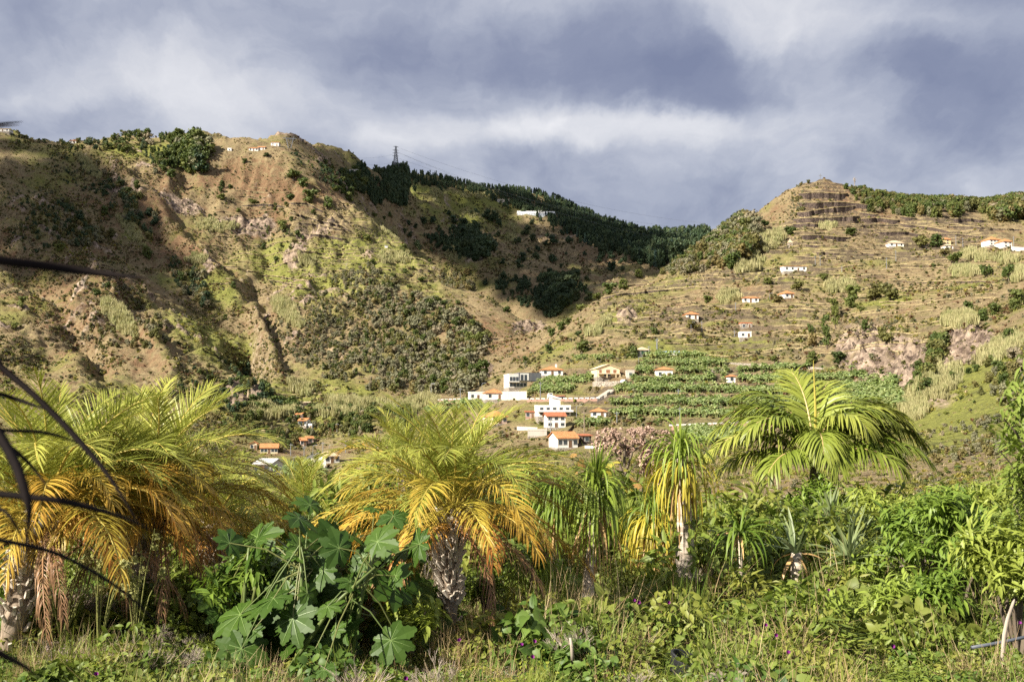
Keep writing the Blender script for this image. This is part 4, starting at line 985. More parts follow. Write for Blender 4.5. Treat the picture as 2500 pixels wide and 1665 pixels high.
# ---- left ridge and far hill
house(-12, 24, 324, 6, 'white house on the skyline at the far left', 0, 'hip', 4, roofm=M_ROOFP, nwin=3, depth=8, rmin=700)
house(168, 187, 352, 4, 'small house with orange roof on the left skyline', 0, 'hip', 4, nwin=2, depth=7, rmin=700, hmin=2.8)
house(606, 632, 369, 6, 'white house with orange roof on the ridge left of the branched pylon', 5, 'hip', 4, nwin=3, depth=8, rmin=700, hmin=2.8)
house(628, 648, 367, 4, 'low orange-roofed house beside the white ridge house', 5, 'gable_x', 4, nwin=2, depth=7, rmin=700, hmin=2.6)
house(660, 682, 357, 3, 'house with orange roof half hidden by bushes on the ridge top', 0, 'gable_x', 3, nwin=2, depth=7, rmin=700, hmin=3.4)
house(555, 565, 369, 5, 'little white cube house on the left ridge', 0, 'flat', nwin=1, depth=4, rmin=700, name='cube_house')
house(851, 874, 424, 4, 'low white house on the ridge between the two pylons', 0, 'flat', nwin=3, depth=6, rmin=800, name='ridge_house')
house(1213, 1245, 497, 7, 'long grey building with a row of dark openings below the pine wood', 4, 'flat', wall=M_CONC, nwin=4, depth=8, rmin=1100, name='farm_building')
house(938, 948, 605, 4, 'tiny white sheet-metal shed alone on the green terraces', 0, 'shed', 1, wall=M_WHITE, roofm=M_ROOFW, wins=[], name='metal_shed', depth=3, rmin=500, hmin=2)
# long white greenhouse on the far hill, with ribs
p = hit(1310, 528, 1100); s = p.y/F
Wg = 94*s; t = empty('greenhouse', (p.x, p.y, max(terr_z(p.x+u*Wg, p.y-1+u*Wg*.1) for u in (-.5, -.35, -.2, 0, .2, .35, .5))-.2), R(6)); tag(t, 'long white greenhouse with a stepped roof high on the shaded far hill', 'greenhouse')
Wg = 94*s; KEEP.append((1260, 1360, 505, 534, p.y))
MB().box(-Wg/2, Wg/2, 0, 12, -9, 2.6).build('wall', M_GLASSG, t)
mb = MB(); mb.v = [(-Wg/2, -.3, 2.62), (Wg/2, -.3, 2.62), (Wg/2, 6, 6.2), (-Wg/2, 6, 6.2), (Wg/2, 12.3, 2.62), (-Wg/2, 12.3, 2.62)]; mb.f = [(0, 1, 2, 3), (3, 2, 4, 5), (0, 3, 5), (1, 4, 2), (0, 5, 4, 1)]; mb.build('roof', M_ROOFW, t)
for k in range(17): MB().box(-Wg/2+k*Wg/16-.12, -Wg/2+k*Wg/16+.12, -.12, -.01, 0, 2.4).build('post', M_METAL, t)
MB().box(Wg*.05, Wg*.2, 8, 14, 2.65, 8).build('water_house', M_GREYW, t)

# ---- retaining walls, road, steps
def ribbon_wall(name, pts, h_px, mat, label, thick=.5, rmin=150, cap=None, foot=2.0, cat='wall'):
    Ps = [hit(x, y, rmin) for x, y in pts]; Ps = [p for p in Ps if p is not None]
    mb = MB(); n = len(Ps); rows = []
    for p in Ps:
        h = h_px*p.y/F; rows.append([(p.x, p.y, p.z-foot), (p.x, p.y, p.z+h), (p.x, p.y+thick, p.z+h), (p.x, p.y+thick, p.z-foot)])
    mb.v = [v for r_ in rows for v in r_]
    for i in range(n-1):
        for k in range(4): mb.f.append((i*4+k, (i+1)*4+k, (i+1)*4+(k+1) % 4, i*4+(k+1) % 4))
    mb.f += [(0, 1, 2, 3), ((n-1)*4+3, (n-1)*4+2, (n-1)*4+1, (n-1)*4)]
    xs = [p[0] for p in pts]; ys = [p[1] for p in pts]; KEEP.append((min(xs), max(xs), min(ys)-h_px-2, max(ys)+2, Ps[0].y))
    o = mb.build(name, mat); tag(o, label, cat, kind='thing')
    if cap:
        for p in Ps[::1]:
            h = h_px*p.y/F; MB().box(p.x-.7, p.x+.7, p.y-.06, p.y+thick+.06, p.z+h+.004, p.z+h+.45).build('capstone', cap, o)
    return o
def seg(a, b, n): return [(a[0]+(b[0]-a[0])*k/(n-1), a[1]+(b[1]-a[1])*k/(n-1)) for k in range(n)]
ribbon_wall('retaining_wall', seg((1210, 977), (1286, 976), 6), 21, M_CONC, 'tall pale concrete retaining wall under the modern house')
ribbon_wall('road_wall', seg((1286, 981), (1460, 979), 14), 6, M_REDW, 'long low reddish road wall below the modern house', cap=M_WHITE)
ribbon_wall('road_wall', seg((1049, 986), (1120, 983), 8), 8, M_REDW, 'reddish road wall with white capstones at the left edge of the village', cap=M_WHITE)
ribbon_wall('road_wall', seg((1640, 1050), (1960, 1036), 22), 10, M_REDW, 'long reddish wall with white capstones under the banana field', cap=M_WHITE)
ribbon_wall('stone_wall', seg((1447, 944), (1514, 942), 6), 12, M_STONEP, 'pale rubble wall carrying the platform of the cream house')
ribbon_wall('stone_wall', seg((1725, 909), (1785, 909), 5), 9, M_STONEP, 'grey stone wall among the banana terraces')
ribbon_wall('stone_wall', seg((1770, 889), (2010, 902), 12), 5, M_STONEP, 'long pale terrace wall under the topmost banana row')
ribbon_wall('garden_wall', seg((1262, 1050), (1312, 1052), 5), 9, M_CONC, 'pale garden wall below the pink house')
ribbon_wall('garden_wall', seg((1428, 1094), (1480, 1096), 5), 6, M_WHITE, 'low white garden wall right of the lowest white house')
ribbon_wall('yard_wall', seg((760, 1138), (796, 1146), 5), 20, M_CONC, 'pale stepped yard wall left of the square valley house')
ribbon_wall('lane_wall', seg((1458, 983), (1498, 957), 6), 8, M_CONC, 'pale sloping wall of the steps below the cream house')
ribbon_wall('lane_wall', seg((1376, 1072), (1402, 1042), 6), 8, M_STONE, 'dark sloping wall of the lane beside the two-storey house')
ribbon_wall('terrace_parapet', seg((2470, 612), (2530, 614), 4), 9, M_WHITE, 'white parapet wall at the right edge beside the double house')
# valley road
mb = MB(); rp = [hit(x, y, 150) for x, y in seg((770, 1112), (668, 1166), 14)]
for p in rp: mb.v += [(p.x-1.6, p.y+2.2, p.z+.5), (p.x+1.8, p.y-2.2, p.z+.5), (p.x+1.8, p.y-2.2, p.z-1.5), (p.x-1.6, p.y+2.2, p.z-1.5)]
for i in range(len(rp)-1):
    for k in range(4): mb.f.append((i*4+k, i*4+(k+1) % 4, (i+1)*4+(k+1) % 4, (i+1)*4+k))
tag(mb.build('road', M_ASPH), kind='structure')
ra = empty('guard_rail', rp[0]); tag(ra, 'white guard rail along the valley road', 'rail')
for a, b in zip(rp[:-1], rp[1:]):
    A = Vector((a.x+1.75, a.y-2.1, a.z+1.2))-rp[0]; B = Vector((b.x+1.75, b.y-2.1, b.z+1.2))-rp[0]
    MB().bar(A, B, .10, .35).build('beam', M_WHITE, ra); MB().box(A.x-.08, A.x+.08, A.y+.06, A.y+.2, A.z-1.2, A.z).build('post', M_METAL, ra)
# stairs with steps
p0, p1 = hit(1462, 976, 150), hit(1492, 956, 150); st = empty('stairway', p0); tag(st, 'pale concrete steps climbing to the cream house', 'stairs')
for k in range(16):
    q = p0.lerp(p1, k/15)-p0; MB().box(q.x-1.1, q.x+1.1, q.y-.4, q.y+1.2, q.z-1.2, q.z+.75).build('step', M_CONC, st)

# ---- vehicles
def vehicle(px, py, yaw, kind, paint, label):
    p = hit(px, py, 150); t = empty(kind, (p.x, p.y, p.z+.15), R(yaw)); tag(t, label, kind.split('_')[-1]); KEEP.append((px-16, px+16, py-12, py+3, p.y))
    if kind == 'flatbed_truck':
        MB().box(-3.1, 3.0, -.95, .95, .55, .80).build('chassis', M_BLACK, t)
        mb = MB(); mb.v = [(-3.3, y, z) for y in (-1, 1) for z in (.5,)] ; mb = MB()
        prof = [(-3.2, .5), (-3.25, 1.25), (-2.85, 2.15), (-1.5, 2.2), (-1.45, .5)]
        mb.v = [(x, -1, z) for x, z in prof]+[(x, 1, z) for x, z in prof]; mb.f = [(0, 1, 2, 3, 4), (9, 8, 7, 6, 5)]+[(i, 5+i, 5+(i+1) % 5, (i+1) % 5) for i in range(5)]
        mb.build('cab', paint, t)
        MB().box(-2.7, -1.7, -1.03, -1.0, 1.3, 2.0).build('window', M_WIN, t)
        MB().box(-1.3, 3.1, -1.05, 1.05, .82, .95).build('flatbed', M_METAL, t); MB().box(-1.3, 3.1, -1.05, -.98, .96, 1.35).build('side_board', M_ROOF2, t)
        ws = (-2.4, 1.9)
    else:
        prof = [(-2.0, .35), (-2.05, .8), (-1.1, .95), (-.5, 1.45), (1.0, 1.48), (1.7, .95), (2.0, .85), (2.0, .35)]
        n = len(prof); mb = MB(); mb.v = [(x, -.82, z) for x, z in prof]+[(x, .82, z) for x, z in prof]; mb.f = [tuple(range(n)), tuple(range(2*n-1, n-1, -1))]+[(i, n+i, n+(i+1) % n, (i+1) % n) for i in range(n)]
        mb.build('body', paint, t); MB().box(-.75, .95, -.85, -.82, 1.0, 1.35).build('window', M_WIN, t); ws = (-1.3, 1.3)
    for x in ws:
        for y in (-1.0, .8):
            mb = MB(); mb.tube([(x, y, .38), (x, y+.2, .38)], .38, 12); mb.build('wheel', M_BLACK, t)
vehicle(1358, 975, 6, 'flatbed_truck', M_FRAME, 'small white flatbed truck parked on the village road')
vehicle(1523, 937, 60, 'parked_car', M_FRAME, 'white car parked beside the cream gabled house')
vehicle(1478, 948, 20, 'parked_car', M_METAL, 'silver car parked below the stone platform') if False else None

# ---- poles and lamps
def pole(px, ytop, ybot, lamp, label, wood=False, rmin=150, arms=0):
    p = hit_near_top(px, ybot, rmin); h = max((ybot-ytop)*p.y/F, 2.5)
    t = empty('street_lamp' if lamp else 'utility_pole', (p.x, p.y, p.z)); tag(t, label, 'lamp post' if lamp else 'pole')
    r_ = .16 if not lamp else .10
    mb = MB(); mb.tube([(0, 0, -1), (0, 0, h)], [r_*1.2, r_*.75], 7); mb.build('post', M_WOODP if wood else M_METAL, t)
    if lamp:
        MB().bar((0, 0, h-.05), (1.3, -.3, h+.15), .12).build('arm', M_METAL, t); MB().box(1.0, 1.75, -.5, -.18, h+.05, h+.26).build('lamp_head', M_METAL, t)
    else: MB().box(-.8, .8, -.09, .09, h-.7, h-.52).build('cross_arm', M_METAL if not wood else M_WOODP, t)
    return t
def pp(cf, x, y0, y1): a = cf(x, y0); b = cf(x, y1); return a[0], a[1], b[1]
PL = [(c4,155,400,520,1,'tall street lamp at the left end of the village road'),(c4,520,400,492,1,'street lamp beside the low white annex'),(c4,365,432,516,0,'thin pole above the left banana patch'),(c4,940,390,512,0,'tall pole in front of the slate-grey box'),
      (c4,1200,560,642,1,'street lamp right of the stepped white house'),(c4,1255,600,752,0,'wooden pole on the lane right of the two-storey house'),(c4,1490,600,690,0,'thin pole in the bananas below the low pale house'),(c4,1945,570,702,0,'tall thin pole in the lowest banana terrace'),
      (c4,1645,212,268,1,'street lamp below the pale pyramid-roofed house'),(c4,1780,75,158,0,'pole above the blue sheet-covered tank'),(c4,1720,130,200,0,'short pole beside the pyramid-roofed house'),(c4,1932,440,520,0,'pole between the upper banana terraces'),(c4,710,330,372,1,'street lamp behind the modern house'),(c4,1015,650,772,0,'thin pole in front of the two-storey white house'),
      (c5,822,715,832,0,'thick pale pole right of the long orange-roofed valley house'),(c5,950,740,850,0,'pole left of the narrow stone valley house'),(c5,1035,735,832,1,'street lamp at the bend of the valley road'),(c5,1130,700,812,0,'pole behind the square white valley house'),(c5,1190,730,800,1,'street lamp over the pale roof of the square valley house'),(c5,1265,520,602,0,'pole right of the long white valley house'),(c5,1347,690,802,0,'pole right of the square valley house'),(c5,2165,150,300,1,'tall street lamp on the road above the middle palm'),(c5,1035,890,1110,0,'tall wooden pole rising from the valley bananas'),(c5,1066,890,1012,0,'second wooden pole beside the valley bananas'),(c5,845,870,912,1,'short street lamp left of the valley road'),
      (c3,1020,640,697,0,'left of two poles right of the open-porch house'),(c3,1052,635,702,0,'right of two poles right of the open-porch house'),(c3,1475,650,722,0,'pole in the dry grass below the upper cottage'),(c3,1535,605,672,0,'pole just below the beige-roofed cottage'),(c3,1727,535,602,1,'lamp post left of the yellow house'),(c3,1190,705,742,0,'short pole in the dry grass under the terraces'),(c3,512,935,988,0,'pole left below the three-window white house'),(c3,728,880,917,1,'lamp between the two white cottages on the slope'),(c3,228,1065,1127,1,'lamp post below the cottage behind the grey bush'),(c3,297,1055,1122,0,'leaning pole right of the cottage behind the grey bush'),(c3,505,1115,1152,0,'short pole left of the low white hut'),(c3,8,1170,1232,0,'pole on the path above the blue tank'),(c3,1918,510,572,0,'pole right of the yellow house'),(c3,1962,525,578,0,'pole left of the double house'),(c3,2287,515,582,0,'pole at the right end of the double house')]
for (cf, x, y0, y1, lp, lab) in PL: pole(*pp(cf, x, y0, y1), lp, lab, wood='wooden' in lab)

# ---- lattice pylons
def pylon(px, ytop, ybot, label, kind):
    p = hit_near_top(px, ybot, 700); H = (ybot-ytop)*p.y/F; t = empty('pylon', (p.x, p.y, p.z), R(20)); tag(t, label, 'pylon')
    th = max(.24*H/30, .26)
    mb = MB()
    if kind == 'tower':
        def wd(z): q = z/H; return (.105*(1-q)**1.25+.018)*H
        zs = [0, .12, .23, .33, .42, .5, .58, .65, .72, .79, .86, .93, 1.0]
        for a, b in zip(zs[:-1], zs[1:]):
            za, zb = a*H, b*H; A = wd(za); B = wd(zb)
            ca = [(-A, -A), (A, -A), (A, A), (-A, A)]; cb = [(-B, -B), (B, -B), (B, B), (-B, B)]
            for k in range(4):
                k2 = (k+1) % 4
                mb.bar((*ca[k], za), (*cb[k], zb), th*1.5); mb.bar((*ca[k], za), (*cb[k2], zb), th); mb.bar((*ca[k2], za), (*cb[k], zb), th); mb.bar((*cb[k], zb), (*cb[k2], zb), th)
        mb.build('mast', M_METAL, t)
        for z in (.66, .76, .86, .985):
            for sgn in (-1, 1):
                a = MB(); L = .115*H*(1 if z < .9 else .8); a.bar((0, -.3, z*H), (sgn*L, 0, z*H), th*1.3); a.bar((0, .3, z*H+.02*H), (sgn*L, 0, z*H+.002), th); a.build('cross_arm', M_METAL, t)
    else:
        for sgn in (-1, 1):
            for y in (-.03*H, .03*H): mb.bar((sgn*.10*H, y, 0), (sgn*.28*H, y, H*.82), th*1.6); mb.bar((sgn*.34*H, y, 0), (sgn*.28*H, y, H*.82), th*1.4) if False else None
            for k in range(6):
                q = k/6; q2 = (k+1)/6; mb.bar((sgn*(.10+.18*q)*H, -.03*H, q*.82*H), (sgn*(.10+.18*q2)*H, .03*H, q2*.82*H), th)
            mb.bar((sgn*.28*H, 0, .82*H), (sgn*.34*H, 0, H), th*1.3)
        for k in range(5):
            q = k/5; q2 = (k+1)/5
            mb.bar((-(.10+.18*q)*H, 0, q*.82*H), ((.10+.18*q2)*H, 0, q2*.82*H), th*.8)
        mb.build('mast', M_METAL, t)
        a = MB(); a.bar((-.55*H, 0, .80*H), (.55*H, 0, .84*H), th*2); a.bar((-.4*H, 0, .76*H), (.4*H, 0, .78*H), th); a.build('cross_arm', M_METAL, t)
    return p, H
pyA = pylon(966, 349, 420, 'tall slender lattice pylon on the skyline above the dark wood', 'tower')
pyB = pylon(707, 332, 363, 'short V-shaped lattice pylon beside the ridge houses', 'vee')
# power lines from the tall pylon
for k, (zf, xo, ex, ey) in enumerate([(.66, -4, 1700, 560), (.76, 4, 1690, 575), (.86, -3, 1670, 590), (.98, 0, 1720, 545)]):
    p, H = pyA; A = Vector((p.x+xo, p.y, p.z+zf*H)); q = P3(ex, ey, 1450); B = Vector(q); mb = MB(); pts = []
    for i in range(21): f = i/20; v = A.lerp(B, f); v.z -= 26*4*f*(1-f)*.5; pts.append(v)
    mb.tube(pts, .07, 4); tag(mb.build('power_line', M_METAL), ['lowest power line sagging over the far hill', 'second power line sagging over the far hill', 'third power line sagging over the far hill', 'topmost power line running down from the tall pylon'][k], 'cable', 'power lines')
p, H = pyB; q, H2 = pyA
for k, zf in enumerate((.82, .98)):
    A = Vector((p.x+4*k, p.y, p.z+zf*H)); B = Vector((q.x, q.y, q.z+(.45+.3*k)*H2)); pts = []
    for i in range(17): f = i/16; v = A.lerp(B, f); v.z -= 12*4*f*(1-f); pts.append(v)
    mb = MB(); mb.tube(pts, .05, 4); tag(mb.build('power_line', M_METAL), ['lower cable slung between the two pylons', 'upper cable slung between the two pylons'][k], 'cable', 'power lines')
# cross and bare tree on the terraced peak
p = hit_near_top(2003, 438, 500); t = empty('summit_cross', p); tag(t, 'small pale cross on the terraced peak', 'cross')
MB().box(-.18, .18, -.18, .18, -.5, 4.2).build('upright', M_METAL, t); MB().box(-1.3, 1.3, -.14, .14, 2.7, 3.05).build('cross_bar', M_METAL, t)
def bare_tree(name, p, H, label, seed, mat=None, cat='tree', depth=4, spread=.6):
    g = random.Random(seed); t = empty(name, p); tag(t, label, cat); mt = MB(); mc = MB()
    def grow(a, d, L, r_, lev):
        b = a + d*L; (mt if lev == 0 else mc).tube([a, (a+b)/2 + Vector((g.uniform(-.05, .05), g.uniform(-.05, .05), 0))*L, b], [r_, r_*.85, r_*.65], 5, False)
        if lev < depth:
            for k in range(3 if lev else 4):
                e = (d + Vector((g.uniform(-1, 1), g.uniform(-1, 1), g.uniform(-.2, .7)))*spread).normalized(); grow(a.lerp(b, g.uniform(.55, 1)), e, L*g.uniform(.55, .75), r_*.55, lev+1)
    grow(Vector((0, 0, -.1*H)), Vector((0, 0, 1)), H*.42, H*.022, 0)
    mt.build('trunk', mat or M_PALEBARK, t); mc.build('crown', mat or M_PALEBARK, t); return t
bare_tree('bare_tree', hit_near_top(2086, 452, 500), 10, 'leafless dead tree standing above the hilltop wood', 5)
bare_tree('bare_tree', hit(845, 655, 400), 7, 'leafless pale tree on the edge of the spur wood', 8)
bare_tree('bare_tree', hit(205, 705, 400), 9, 'fallen pale dead tree on the left slope', 9, spread=.9)

# ---- terrace walls of the peak
M_STONEB = stone_mat('field_stone', (.075, .055, .040), (.23, .17, .12), (.03, .024, .018), 1.5)
def terrace(cf, pts, hpx, label, s=1.0, gp='terrace walls of the right hill'):
    pl = [cf(*q) for q in pts]; dense = []
    for a, b in zip(pl[:-1], pl[1:]):
        n = max(2, int((b[0]-a[0])/5)); dense += [(a[0]+(b[0]-a[0])*k/n, a[1]+(b[1]-a[1])*k/n) for k in range(n)]
    dense.append(pl[-1]); g = random.Random(len(dense)); hp = hpx*.3827
    B = []; T = []; K = []
    for i, (x, y) in enumerate(dense):
        e = min(i, len(dense)-1-i); tp = min(1, .35+e*.25); hh = hp*.86*tp*(1+.10*math.sin(i*.45+len(dense))+g.uniform(-.03, .03))
        y += .8*math.sin(i*.33+hpx)
        b = hit(x, y+hh, 300); k = hit(x, y-1.5, 300)
        if b is None: continue
        H = hh*b.y/F
        if k is None or k.y-b.y > 40 or k.y < b.y: k = Vector((b.x, b.y+6, b.z+H))
        B.append(b); T.append(Vector((b.x, b.y+.25, b.z+H))); K.append(Vector((k.x, k.y+2, max(k.z-.5, b.z+H-.3))))
    n = len(B); t = empty('terrace_wall', B[n//2]); tag(t, label, 'terrace wall', gp, 'thing'); o = B[n//2]
    mb = MB(); 
    for b, q in zip(B, T): mb.v += [b-o-Vector((0, 0, 1.5)), q-o, q-o+Vector((0, .8, 0)), b-o+Vector((0, 1.05, -1.5))]
    for i in range(n-1):
        for k in range(4): mb.f.append((i*4+k, (i+1)*4+k, (i+1)*4+(k+1) % 4, i*4+(k+1) % 4))
    mb.f += [(0, 1, 2, 3), ((n-1)*4+3, (n-1)*4+2, (n-1)*4+1, (n-1)*4)]
    mb.build('stonework', M_STONE if 'field' not in gp else M_STONEB, t)
    mb = MB()
    for q, k in zip(T, K):
        zz = g.uniform(.15, .45); mb.v += [q-o+Vector((0, -.22, .0)), q-o+Vector((0, -.1, zz)), q-o+Vector((0, .9, zz*.9)), k-o+Vector((0, 0, .1)), k-o+Vector((0, 0, -1.5)), q-o+Vector((0, .9, -.01))]
    for i in range(n-1):
        for k in range(6): mb.f.append((i*6+k, (i+1)*6+k, (i+1)*6+(k+1) % 6, i*6+(k+1) % 6))
    mb.build('grass_top', M_TERR, t)
m_, t_, o_ = new_mat('terrace_grass'); g_ = t_.add('ShaderNodeNewGeometry'); n_ = t_.noise(g_.outputs['Position'], .5, 5, .7)
princ(t_, o_, t_.mix(t_.ramp(n_, [(.35, 0.), (.7, 1.)]), (.24, .19, .095), (.44, .36, .20)), .95, n_, .8, .4, .1); M_TERR = m_
TW = [(C3,[(915,240),(1050,236),(1230,242)],46,'topmost dark terrace wall under the grassy peak'),(C3,[(905,302),(1100,295),(1300,303),(1375,318)],42,'second dark terrace wall below the peak'),(C3,[(890,362),(1050,347),(1180,326),(1290,322)],38,'third dark terrace wall below the peak, rising to the right'),
 (C3,[(880,402),(1100,394),(1300,388)],40,'fourth dark terrace wall below the peak'),(C3,[(1300,364),(1420,374)],24,'short terrace wall right of the third one'),(C3,[(1310,402),(1450,400),(1560,412)],34,'dark terrace wall right of the fourth one'),(C3,[(870,438),(1000,434),(1060,440)],28,'low terrace wall above the cane clump on the peak'),
 (C3,[(1560,436),(1700,448),(1780,462),(1900,490)],24,'long terrace wall falling to the right under the hilltop wood'),(C3,[(1250,440),(1400,440),(1550,446)],18,'thin terrace wall above the dark round bush'),(C3,[(920,508),(1100,510),(1250,524)],34,'broad terrace wall under the two dark bushes'),(C3,[(1410,484),(1620,488),(1700,502)],26,'grey terrace wall right of the dark round bush'),
 (C3,[(920,562),(1060,574)],18,'short terrace wall beside the little shrine'),(C3,[(1560,388),(1660,402)],28,'short wall tucked under the hilltop wood'),(C3,[(1880,398),(2000,402),(2110,416)],26,'terrace wall under the right end of the hilltop wood'),(C3,[(1780,494),(2000,508),(2110,514)],14,'thin terrace wall above the beige-roofed cottage'),(C3,[(1850,446),(2150,462),(2340,474)],13,'long thin terrace wall near the right edge'),
 (C3,[(1000,610),(1190,628)],14,'low terrace wall in the dry grass below the shrine'),(C3,[(1310,620),(1440,630)],14,'low dark terrace wall under the beige-roofed cottage'),(C2,[(1740,1116),(1900,1086),(2060,1072),(2200,1062)],15,'curved dark terrace wall above the ravine edge'),(C2,[(1780,1068),(1960,1030),(2080,1022)],9,'upper thin terrace wall above the ravine edge')]
LT = [([(1830,642),(1960,642),(2080,702)],16,'upper terrace wall right of the red rock band'),([(1850,702),(2000,740),(2180,790),(2260,832)],16,'long terrace wall falling across the spur'),([(1880,762),(2030,782),(2200,812)],14,'terrace wall under the long falling one'),([(1940,832),(2100,852),(2210,872)],20,'dark terrace wall above the bright green terraces'),([(1540,658),(1680,644),(1830,667)],18,'dark wall capping the red rock band'),([(1350,852),(1500,862)],9,'thin wall below the cane patch'),([(1900,946),(2050,966),(2300,962)],8,'topmost wall of the bright green terraces'),([(1380,1042),(1520,1047)],12,'short dark wall at the left of the green terraces'),([(1540,1076),(1650,1082)],10,'second short wall in the green terraces'),([(1660,1052),(1750,1076)],9,'third short wall in the green terraces'),([(2030,990),(2150,992)],10,'short dark wall at the right of the green terraces'),
 ([(1640,1102),(1800,1112),(1980,1142)],9,'long curved wall across the green terraces'),([(1700,1132),(1900,1162)],9,'lower curved wall of the green terraces'),([(1800,1167),(1990,1192)],10,'lowest curved wall of the green terraces'),([(1890,1242),(1990,1247)],9,'short wall above the spur wood'),([(560,1010),(720,1050)],10,'short wall beyond the long dark leaf')]
for a in TW: terrace(*a)
for pts, hp, lab in LT: terrace(C1, pts, hp, lab, gp='terrace walls of the left hill')
RT = [([(20,862),(150,846),(280,832)],10,'low wall on the dry slope below the flank wood'),([(1880,802),(2040,800),(2180,806)],12,'low wall below the far right cane patches'),([(1130,776),(1290,786)],8,'short low wall in the dry grass of the middle slope'),([(1480,796),(1700,806),(1870,802)],9,'long low wall in the dry grass of the middle slope'),([(60,1196),(300,1206),(460,1200)],9,'low wall edging the green terrace above the bananas'),([(300,975),(520,982),(640,975)],8,'low wall below the three-window white house'),([(880,640),(1000,650),(1180,655)],9,'thin wall above the open-porch house'),([(1500,700),(1700,690),(1850,700)],8,'thin wall across the upper dry slope'),([(2000,560),(2130,575)],8,'thin wall below the double house')]
for pts, hp, lab in RT: terrace(C3, pts, hp, lab)
# field terraces that follow the contours
def contour_terraces(x0, x1, ytop, ybot, n, key, gp, seed, rmin, rmax, hp, lmin=45, lmax=190):
    g = random.Random(seed); xs = np.arange(x0, x1, 6.0); ys = np.arange(ytop, ybot, 3.0); Zc = np.full((len(xs), len(ys)), np.nan)
    for i, x in enumerate(xs):
        for j, y in enumerate(ys):
            h = hit(float(x), float(y), 250)
            if h is not None and rmin < h.y < rmax: Zc[i, j] = h.z
    used = []
    for k in range(n*6):
        if n <= 0: break
        i0 = g.randrange(len(xs)); j0 = g.randrange(len(ys)); z0 = Zc[i0, j0]
        if np.isnan(z0): continue
        L = g.uniform(lmin, lmax); pl = []
        for i in range(i0, len(xs)):
            if xs[i]-xs[i0] > L: break
            col = Zc[i]; ok = ~np.isnan(col)
            if ok.sum() < 4: break
            j = int(np.nanargmin(np.abs(col-z0-1.2*math.sin(xs[i]/37)))); y = ys[j]
            if abs(col[j]-z0) > 2.5 or (pl and abs(y-pl[-1][1]) > 9): break
            pl.append((float(xs[i]), float(y)))
        if len(pl) < 6: continue
        for _ in range(3): pl = [pl[0]]+[(pl[q][0], (pl[q-1][1]+2*pl[q][1]+pl[q+1][1])/4) for q in range(1, len(pl)-1)]+[pl[-1]]
        mx, my = pl[len(pl)//2]
        if any(abs(mx-u) < 60 and abs(my-v) < 7 for u, v in used) or any(a < q[0] < b and c-4 < q[1] < d+4 for q in pl for (a, b, c, d, D) in KEEP): continue
        used.append((mx, my)); n -= 1
        terrace(lambda x, y: (x, y), pl, hp*g.uniform(.7, 1.3), '%s low terrace wall %s' % ('long' if len(pl) > 18 else 'short', where(mx, my, key)), gp=gp)
contour_terraces(1420, 2440, 545, 870, 110, 'right', 'field terrace walls of the right hill', 5, 380, 800, 7)
contour_terraces(480, 1080, 450, 720, 72, 'left', 'field terrace walls of the left hill', 6, 600, 1000, 6, 40, 150)
contour_terraces(560, 800, 960, 1090, 12, 'left', 'field terrace walls of the valley', 7, 380, 620, 9, 30, 90)
# little shrine on the slope
p = hit(1930, 602, 300); t = empty('stone_shrine', p); tag(t, 'tiny stone shrine tower below the terraces of the peak', 'shrine')
MB().box(-1.4, 1.4, 0, 2.4, -1, 2.4).build('wall', M_STONEP, t); mb = MB(); mb.v = [(-1.7, -.3, 2.41), (1.7, -.3, 2.41), (1.7, 2.7, 2.41), (-1.7, 2.7, 2.41), (0, 1.2, 5.2)]; mb.f = [(0, 1, 4), (1, 2, 4), (2, 3, 4), (3, 0, 4), (0, 3, 2, 1)]; mb.build('roof', M_ROOFP, t)
MB().box(-.4, .4, -.05, -.002, 0, 1.5).build('door', M_DOOR, t)

